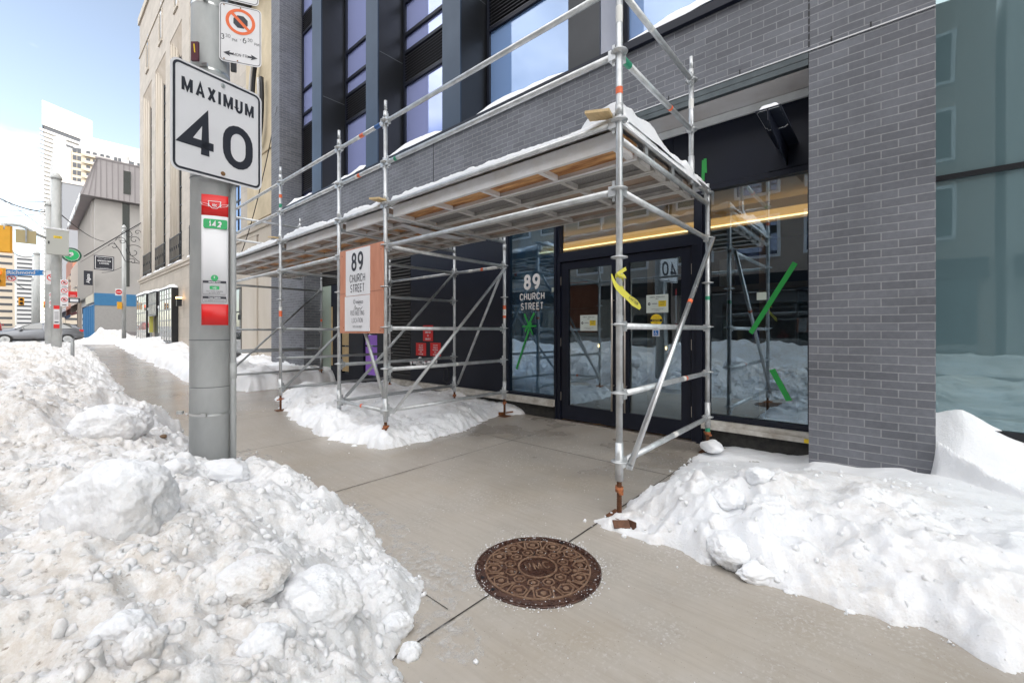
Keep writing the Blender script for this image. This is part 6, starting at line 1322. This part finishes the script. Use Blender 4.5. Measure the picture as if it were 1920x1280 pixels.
# cabinet
cbx = thing('control_cabinet', 'pale grey signal control cabinet mounted on the nearer pole', 'cabinet', (p1.x, 26.0, 4.6)); c = at(108, 455, 17.6); cc = Vector((c.x, c.y, c.z)); rtx = UX
b = MB(); b.obox(cc, UX, UY, UZ, (.315,.18,.50)); b.build('case', mat('cabinet_grey', (.46,.47,.44), .5), cbx); b = MB(); b.obox(cc+UZ*.535, UX, UY, UZ, (.33,.2,.035)); b.build('snow_cap', snow_c, cbx)
b = MB(); b.obox(cc-UY*.183+UZ*.20, UX, UY, UZ, (.12,.003,.05)); lb = b.build('number_plate', org_s if False else yel_s, cbx); b = MB(); b.text('246', cc-UY*.187+UZ*.165, UX, UZ, .10, th=.002); b.build('lettering', paint_k, lb); b = MB(); b.obox(cc-UY*.184-UX*.25-UZ*.05, UX, UY, UZ, (.02,.01,.06)); b.build('lock', blackm, cbx)
# signal arm with its head and sign back
ar = thing('signal_arm', 'curved grey steel arm reaching over the road from the pole', 'signal arm', (p1.x, 26.2, 5.2)); pts = [at(88,447,17.8), at(64,437,17.5), at(48,427,17.3), at(38,423,17.2), at(22,421,17.0), at(8,421,16.9)]
b = MB(); b.path(pts, .055, 10); b.build('tube', pole_m, ar); b = MB(); b.tube(pts[-1]+UZ*.05, pts[-1]-UZ*.2, .09, 10); b.build('bracket', pole_m, ar)
def head(c, n, label, w_=.17, back=True, facing=1, lit=None, s=1.):
    t = thing('traffic_signal', label, 'traffic signal', tuple(c)); h = .17*n*s
    b = MB(); b.obox(c, UX, UY, UZ, (w_*s, .10*s, h)); b.build('housing', yellow_h, t)
    for i in range(n):
        z = h-.17*s*(2*i+1); cc_ = c+UZ*z-UY*(.10*s*facing); b = MB(); b.tube(cc_, cc_-UY*(.18*s*facing), .12*s, 12, cap=False); b.build('visor', yellow_h, t)
        b = MB(); b.tube(cc_-UY*(.002*facing), cc_-UY*(.03*s*facing), .10*s, 14); b.build('lens', sig_red if lit == i else blackm, t)
    if back: b = MB(); b.obox(c+UY*(.0), UX, UY, UZ, (w_*s+.06, .006, h+.03)); b.build('backboard', yellow_h, t)
    return t
head(at(7, 448, 16.9), 3, 'big yellow traffic signal seen from behind at the left edge, hanging from the arm', facing=-1)
c = at(49, 444, 17.3); b = MB(); b.obox(c, UX, UY, UZ, (.28,.006,.27)); b.m = 1; b.obox(c-UY*.03+UZ*.05, UX, UY, UZ, (.025,.02,.26)); tag(b.build('sign_back', [mat('sign_back_tan', (.45,.37,.20), .5), galv_dull], None, tuple(c)), 'tan back of a square sign hanging under the signal arm', 'road sign')
head(at(-6, 519, 17.0), 2, 'lower yellow signal at the left edge beside the blue street name sign', back=True, lit=0)
c = at(47, 511, 17.6); A_, B2 = at(12, 511, 17.2), at(82, 511, 18.2); b = MB(); W = .53; b.obox((A_+B2)/2, (B2-A_).normalized(), UY, UZ, ((B2-A_).length/2, .012, .115)); b.m = 1; rtn = (B2-A_).normalized(); b.text('Richmond', (A_+B2)/2-UY*.02-rtn*.12-UZ*.06, rtn, UZ, .20, bold=.02, th=.004); b.text('ST', (A_+B2)/2-UY*.02+rtn*.36+UZ*.02, rtn, UZ, .07, th=.004); b.text('E', (A_+B2)/2-UY*.02+rtn*.54-UZ*.06, rtn, UZ, .18, bold=.02, th=.004)
tag(b.build('street_name_sign', [mat('bright_sign_blue', (.05,.25,.62), .4), paint_w], None, tuple(c)), 'long blue street name sign reading Richmond ST E', 'street sign')
def rsign(px0, px1, py0, py1, d, kind, label):
    A_, B2 = at(px0, py0, d), at(px1, py1, d); w_, h_ = (px1-px0)/FP*d/1.45, (py1-py0)/FP*d; c = (A_+B2)/2; t = thing('road_sign', label, 'road sign', tuple(c)); b = MB(); b.obox(c, UX, UY, UZ, (w_/2, .008, h_/2)); p = b.build('panel', paint_w, t)
    f = c-UY*.012; r = min(w_, h_)*.42; b = MB(); k = MB()
    if kind in 'nps': b.ringp(f+UZ*(h_*.12 if kind != 'n' else 0), UX, UZ, r*.78, r, (0,-1,0), .001, 20); d1 = (UX-UZ).normalized(); cc_ = f+UZ*(h_*.12 if kind != 'n' else 0)-UY*.002; e = (UX+UZ).normalized(); b.poly([cc_+d1*x+e*y for x, y in ((-r*.8,-r*.11),(r*.8,-r*.11),(r*.8,r*.11),(-r*.8,r*.11))], (0,-1,0), .001)
    if kind == 'n': k.obox(f+UX*.0-UZ*r*.1, UX, UY, UZ, (r*.10, .001, r*.4)); k.obox(f+UX*r*.1+UZ*r*.3, UX, UY, UZ, (r*.35, .001, r*.10))
    if kind == 's': k.disc(f+UZ*h_*.12, UX, UZ, r*.45, (0,-1,0), .001, 8)
    if kind == 'p': k.text('P', f+UZ*(h_*.12-r*.4), UX, UZ, r*1.1, bold=.02)
    if kind in 'ps': k.obox(f-UZ*h_*.38, UX, UY, UZ, (w_*.28, .001, h_*.035))
    if kind == 'e': b.disc(f-UY*.001, UX, UZ, r*1.1, (0,-1,0), .001, 24); 
    if b.v: b.build('red_mark', red_s, p)
    if kind == 'e': k.obox(f-UY*.004, UX, UY, UZ, (r*.8, .001, r*.16)); k.build('white_bar', paint_w, p); return t
    if k.v: k.build('symbol', paint_k, p)
    return t
rsign(11, 32, 515, 528, 17.4, 'n', 'no right turn sign under the blue street name sign')
rsign(86, 108, 508, 533, 21.4, 'n', 'larger no turn sign behind the pole with the cabinet')
rsign(113, 128, 524, 539, 17.7, 's', 'topmost of three small parking signs on the right of the cabinet pole')
rsign(113, 128, 540, 553, 17.7, 'p', 'middle of three small parking signs on the right of the cabinet pole')
rsign(113, 128, 554, 574, 17.7, 's', 'lowest and tallest of three small parking signs on the right of the cabinet pole')
rsign(92, 101, 548, 561, 21.4, 'p', 'upper small sign on the pole behind the cabinet pole')
rsign(92, 101, 562, 577, 21.4, 's', 'lower small sign on the pole behind the cabinet pole')
rsign(215.5, 230, 541, 554, 32.5, 'e', 'red no entry sign on the pale corner pole')
c = at(106, 594, 17.75); t = thing('bus_stop_plate', 'small red and white transit stop panel strapped to the cabinet pole', 'bus stop sign', tuple(c)); b = MB(); b.obox(c, UX, UY, UZ, (.085,.01,.47)); b.build('panel', paint_w, t); b = MB(); b.obox(c+UZ*.40-UY*.012, UX, UY, UZ, (.086,.004,.075)); b.build('red_head', red_s, t); b = MB(); b.obox(c-UZ*.39-UY*.012, UX, UY, UZ, (.086,.004,.085)); b.build('red_foot', red_s, t); b = MB(); [b.obox(c+UZ*z-UY*.012, UX, UY, UZ, (.06,.002,.008)) for z in (.2,.15,.1,.05,0,-.05,-.1)]; b.obox(c-UZ*.22-UY*.012, UX, UY, UZ, (.06,.002,.03)); b.build('small_print', mat('sign_grey', (.1,.1,.12)), t)
# parking badge
c = at(134, 478, 23.5); t = thing('parking_sign', 'round green parking sign with a white P behind the cabinet pole', 'parking sign', tuple(c)); R_ = .40
gd = mat('dark_green', (.01,.10,.05), .5); b = MB(); b.disc(c, UX, UZ, R_, (0,-1,0), .08, 32); b.build('rim', gd, t); b = MB(); b.disc(c-UY*.01, UX, UZ, R_*.76, (0,-1,0), .005, 32); b.build('face', mat('bright_green', (.02,.50,.16), .4), t)
b = MB(); b.text('P', c-UY*.012-UZ*.15, UX, UZ, .42, bold=.03, th=.004); b.ringp(c-UY*.014, UX, UZ, R_*.74, R_*.79, (0,-1,0), .003, 32)
for i, ch_ in enumerate('PARKING'): t_ = R(205+i*21.7); b.text(ch_, c-UY*.014+UX*(R_*.93*math.cos(t_))+UZ*(R_*.93*math.sin(t_)), UX*(-math.sin(t_))+UZ*math.cos(t_), UX*(-math.cos(t_))-UZ*math.sin(t_), .07, th=.003)
b.build('lettering', paint_w, t); b = MB(); b.tube(c+UY*.1, Vector((p2.x, p2.y, c.z)), .03, 8); b.build('bracket', blackm, t)
# wrought iron bracket with hanging sign
ib = thing('iron_bracket', 'black wrought iron bracket with scrolls on the corner of the stone building', 'bracket', (XS, 41.5, 7)); a_, e_ = atY(266, 417, 41.5), atY(157, 481, 41.5)
b = MB(); b.path([a_+UZ*.9+UX*.05, a_+UZ*.2, a_, a_.lerp(e_, .5), e_], .035, 6); b.build('stay', blackm, ib)
def scroll(px, py, r, turns, s=1):
    c = atY(px, py, 41.5); pts = [c+UX*(s*r*(1-t/(turns*7.5))*math.cos(t))+UZ*(r*(1-t/(turns*7.5))*math.sin(t)) for t in np.linspace(0, turns*6.28, 30)]; b = MB(); b.path(pts, .022, 5); b.build('scroll', blackm, ib)
for a in ((250,472,.60,1.2,1), (240,440,.35,1.1,-1), (252,450,.30,1.1,1), (228,452,.32,1.1,-1), (213,462,.26,1,-1), (258,436,.2,1,1), (248,490,.25,1,-1)): scroll(*a)
b = MB(); b.path([atY(214,455,41.5), atY(225,470,41.5), atY(235,490,41.5), atY(262,494,41.5)], .025, 6); b.path([atY(262,492,41.5), atY(245,478,41.5), atY(236,452,41.5), atY(222,450,41.5)], .022, 6); b.build('curved_bar', blackm, ib)
b = MB(); p0, p3 = atY(176, 478, 41.5), atY(214, 508, 41.5); b.box(p0.x, p3.x, 41.45, 41.53, p3.z, p0.z); t = thing('hanging_sign', 'square black hanging sign reading IMMIGRATION LAWYERS', 'shop sign', ((p0.x+p3.x)/2, 41.5, p3.z)); b.build('panel', paint_k, t)
b = MB(); cc_ = Vector(((p0.x+p3.x)/2, 41.44, (p0.z+p3.z)/2)); ww, hh_ = p3.x-p0.x, p0.z-p3.z; rr_face(b, cc_, UX, UZ, ww*.90, hh_*.88, .02, 0, hole=.035); b.text('IMMIGRATION', cc_+UZ*hh_*.08-UY*.002, UX, UZ, .155, bold=.02, sx=.86); b.text('LAWYERS', cc_-UZ*hh_*.09-UY*.002, UX, UZ, .155, bold=.02, sx=.9); b.text('MAMANN SANDALUK LLP', cc_+UZ*hh_*.27-UY*.002, UX, UZ, .07, sx=.9); b.text('www.immigrationlaw', cc_-UZ*hh_*.36-UY*.002, UX, UZ, .055); b.build('lettering', paint_w, t)
p0, p3 = atY(157, 507, 57.2), atY(174, 535, 57.2); t = thing('banner_sign', 'dark vertical banner sign with white lettering on the corner building', 'shop sign', (p0.x, 57.2, p3.z)); b = MB(); b.box(p0.x, p3.x, 57.15, 57.25, p3.z, p0.z); b.build('panel', paint_k, t); b = MB(); b.text('Algate', Vector((p0.x*.35+p3.x*.65, 57.14, p3.z+.2)), UZ, -UX, .34, align='LEFT', bold=.02); b.build('lettering', paint_w, t)
for (x0, x1, y0, y1, Y, m1, lab) in ((128, 145, 546, 557, 62, red_s, 'red and white shop sign beside the small parking signs'), (128, 150, 558, 568, 60, paint_k, 'white lightbox sign with a black frame under the red shop sign')):
    p0, p3 = atY(x0, y0, Y), atY(x1, y1, Y); t = thing('box_sign', lab, 'shop sign', (p0.x, Y, p3.z)); b = MB(); b.box(p0.x, p3.x, Y, Y+.15, p3.z, p0.z); b.build('case', m1, t); h_ = p0.z-p3.z; b = MB(); b.box(p0.x+.12, p3.x-.12, Y-.01, Y-.001, p3.z+h_*.22, p0.z-h_*(.22 if m1 is paint_k else .7)); b.build('face', paint_w, t)
head(Vector((P3x-.28, P3y-.2, at(224, 573, 33).z)), 2, 'yellow pedestrian signal on the pale corner pole', back=False, facing=-1, s=.8)
head(at(40, 565, 42), 2, 'small yellow traffic signal far down the street', back=False, facing=1, s=1.1); head(at(86, 571, 44), 2, 'small traffic signal with a red light beside the poles', back=False, lit=0, s=1.)
# overhead wires
wm = mat('black_cable', (.02,.02,.022), .6)
def wire(p, q, sag, r, label):
    n = 16; pts = [p.lerp(q, i/n)-UZ*(sag*4*(i/n)*(1-i/n)) for i in range(n+1)]; b = MB(); b.path(pts, r, 5); tag(b.build('overhead_wire', wm, None, tuple(p)), label, 'wire', 'overhead wires')
e1 = Vector((p2.x, p2.y, 0)); 
wire(at(-60, 335, 22), at(88, 398, 22.5), .35, .028, 'thickest sagging black cable running up left from the poles')
wire(at(-40, 345, 24), at(88, 433, 22.5), -.1, .012, 'thin straight wire slanting down to the cabinet pole from upper left')
wire(at(-60, 377, 26), at(90, 378, 22.5), .05, .016, 'highest level wire left of the poles')
wire(at(-60, 395, 26), at(90, 393, 22.5), .05, .012, 'second level wire left of the poles')
wire(at(-60, 408, 26), at(90, 400, 22.5), .06, .012, 'third level wire left of the poles')
wire(at(-60, 430, 28), at(88, 429, 22.5), .05, .010, 'fourth level wire left of the poles, behind the signal arm')
wire(at(114, 402, 18.2), at(200, 452, 46), .35, .022, 'black cable from the cabinet pole down toward the iron bracket')
wire(at(20, 470, 40), at(66, 478, 44), .4, .03, 'short sagging wire reaching the far poles')
wire(at(20, 520, 40), at(62, 542, 44), .4, .03, 'lower sagging wire reaching the far poles')
wire(at(150, 492, 44), at(272, 415, 35), .05, .014, 'straight thin wire rising to the corner of the stone building')
wire(at(230, 500, 36), at(175, 508, 45), .3, .02, 'thin cable between the pale corner pole and the corner building')
wire(at(262, 520, 31), at(345, 478, 21), .25, .010, 'thin cable strung along the stone building')
wire(atX(424, 522, XS-.3), atX(520, 200, XB), 1.0, .014, 'thin black cable climbing from the stone building to the dark brick one')
# ================================================================== vehicles
def car(name, label, loc, rz, paint, L_=4.3, Wd=1.8, Hh=1.46, hatch=True):
    t = thing(name, label, 'car', loc); t.rotation_euler = (0, 0, rz); st = ORG[t.name]; ORG[t.name] = Vector((0,0,0))
    hl, hw = L_/2, Wd/2
    # stations: x, z_bottom, z_belt, z_top, half width low, half width belt, half width top
    S_ = [(-hl,.42,.60,.62,.55,.62,.5), (-hl+.12,.25,.70,.73,.78,.80,.62), (-hl+.55,.20,.80,.86,.97,.95,.72), (-hl+1.15,.19,.88,.97,1,.97,.74), (-hl+1.85,.19,.93,1.34,1,.98,.66), (-hl+2.35,.19,.95,1.45,1,.98,.68), (-hl+3.1,.19,.97,1.46,1,.98,.68), (-hl+3.70,.20,.99,1.40,1,.97,.66), (hl-.22,.24,1.0,1.20,.95,.93,.66), (hl-.03,.30,.80,.82,.86,.86,.6), (hl,.42,.66,.68,.7,.72,.5)]
    b = MB(); n = 10; sc_ = Hh/1.46
    for x, zb, zm, zt, a, c, e in S_:
        P = [(a*hw*.93,zb),(a*hw,(zb+zm)/2-.05),(a*hw*1.0,(zb+zm)/2+.06),(c*hw,zm),(e*hw,zt-.015)]; 
        pts = [(-y,z) for y, z in P[::-1]]+P if False else [(y,z) for y, z in P]+[(-y,z) for y, z in P[::-1]]
        b.v += [(x, y, z*sc_) for y, z in pts]
    for i in range(len(S_)-1):
        for j in range(n): q = (j+1) % n; b.face((i*n+j, i*n+q, (i+1)*n+q, (i+1)*n+j), True)
    b.face([j for j in reversed(range(n))]); b.face([(len(S_)-1)*n+j for j in range(n)]); body = b.build('body', paint, t)
    m = body.modifiers.new('s', 'SUBSURF'); m.levels = 1; m.render_levels = 1
    def gl(pts, s): b.poly([Vector((x, s*(y), z*sc_)) for x, y, z in (pts if s < 0 else pts[::-1])], (0,s,0), .004)
    for s in (-1, 1):
        b = MB(); yb, yt = hw*.965, hw*.735
        gl([(-hl+1.25,yb,.96),(-hl+2.38,yb,.98),(-hl+2.38,yt,1.38),(-hl+1.95,yt,1.30)], s); b.build('side_window', glass_dark, t)
        b = MB(); gl([(-hl+2.46,yb,.98),(-hl+3.75,yb,1.02),(-hl+3.62,yt,1.33),(-hl+3.2,yt,1.385),(-hl+2.46,yt,1.385)], s); b.build('side_window', glass_dark, t)
        for x in (-hl+.82, hl-.80):
            b = MB(); b.tube((x, s*(hw-.20), .32), (x, s*(hw+.012), .32), .325, 24); w_ = b.build('wheel', mat('tyre', (.02,.02,.02), .8), t); b = MB(); b.tube((x, s*(hw+.012), .32), (x, s*(hw+.022), .32), .215, 20); [b.obox(Vector((x, s*(hw+.026), .32)), (math.cos(a_), 0, math.sin(a_)), (0,1,0), (-math.sin(a_), 0, math.cos(a_)), (.2,.004,.02)) for a_ in np.arange(0, 3.1, .63)]; b.build('rim', galv, w_)
        b = MB(); b.obox(Vector((hl-.13, s*hw*.76, .88*sc_)), UX, UY, UZ, (.10,.12,.07)); b.build('taillight', red_s, t); b = MB(); b.obox(Vector((-hl+.17, s*hw*.70, .64*sc_)), UX, UY, UZ, (.12,.12,.05)); b.build('headlight', mat('lamp_glass', (.8,.8,.8), .1), t)
        b = MB(); b.obox(Vector((-hl+1.45, s*(hw+.06), 1.0*sc_)), UX, UY, UZ, (.06,.09,.06)); b.build('mirror', paint, t)
    b = MB(); b.poly([Vector((-hl+1.22, y*hw, z)) if z < 1 else Vector((-hl+1.95, y*hw, z)) for y, z in ((-.85,.99*sc_*0+.98),(.85,.98),(.62,1.37*sc_),(-.62,1.37*sc_))][::-1], (-.5,0,.85), .004); b.build('windscreen', glass_dark, t)
    ORG[t.name] = st; return t
silver = mat('silver_car_paint', (.22,.23,.25), .25, .6); redp = mat('red_car_paint', (.55,.03,.02), .3)
cr = at(160, 644, 29.6); car('parked_hatchback', 'silver grey hatchback crossing the intersection behind the snow bank', (cr.x-2.25, cr.y, .52), 0, silver)
cr = at(-14, 640, 62); car('red_car', 'red vehicle cut off by the left edge, down the street', (cr.x, cr.y, .75), R(-90), redp, Hh=2.3, L_=5)
cr = at(38, 622, 95); car('white_car', 'small pale car far down the street between the far poles', (cr.x, cr.y, 1.1), R(-90), mat('white_car_paint', (.7,.7,.7), .3))
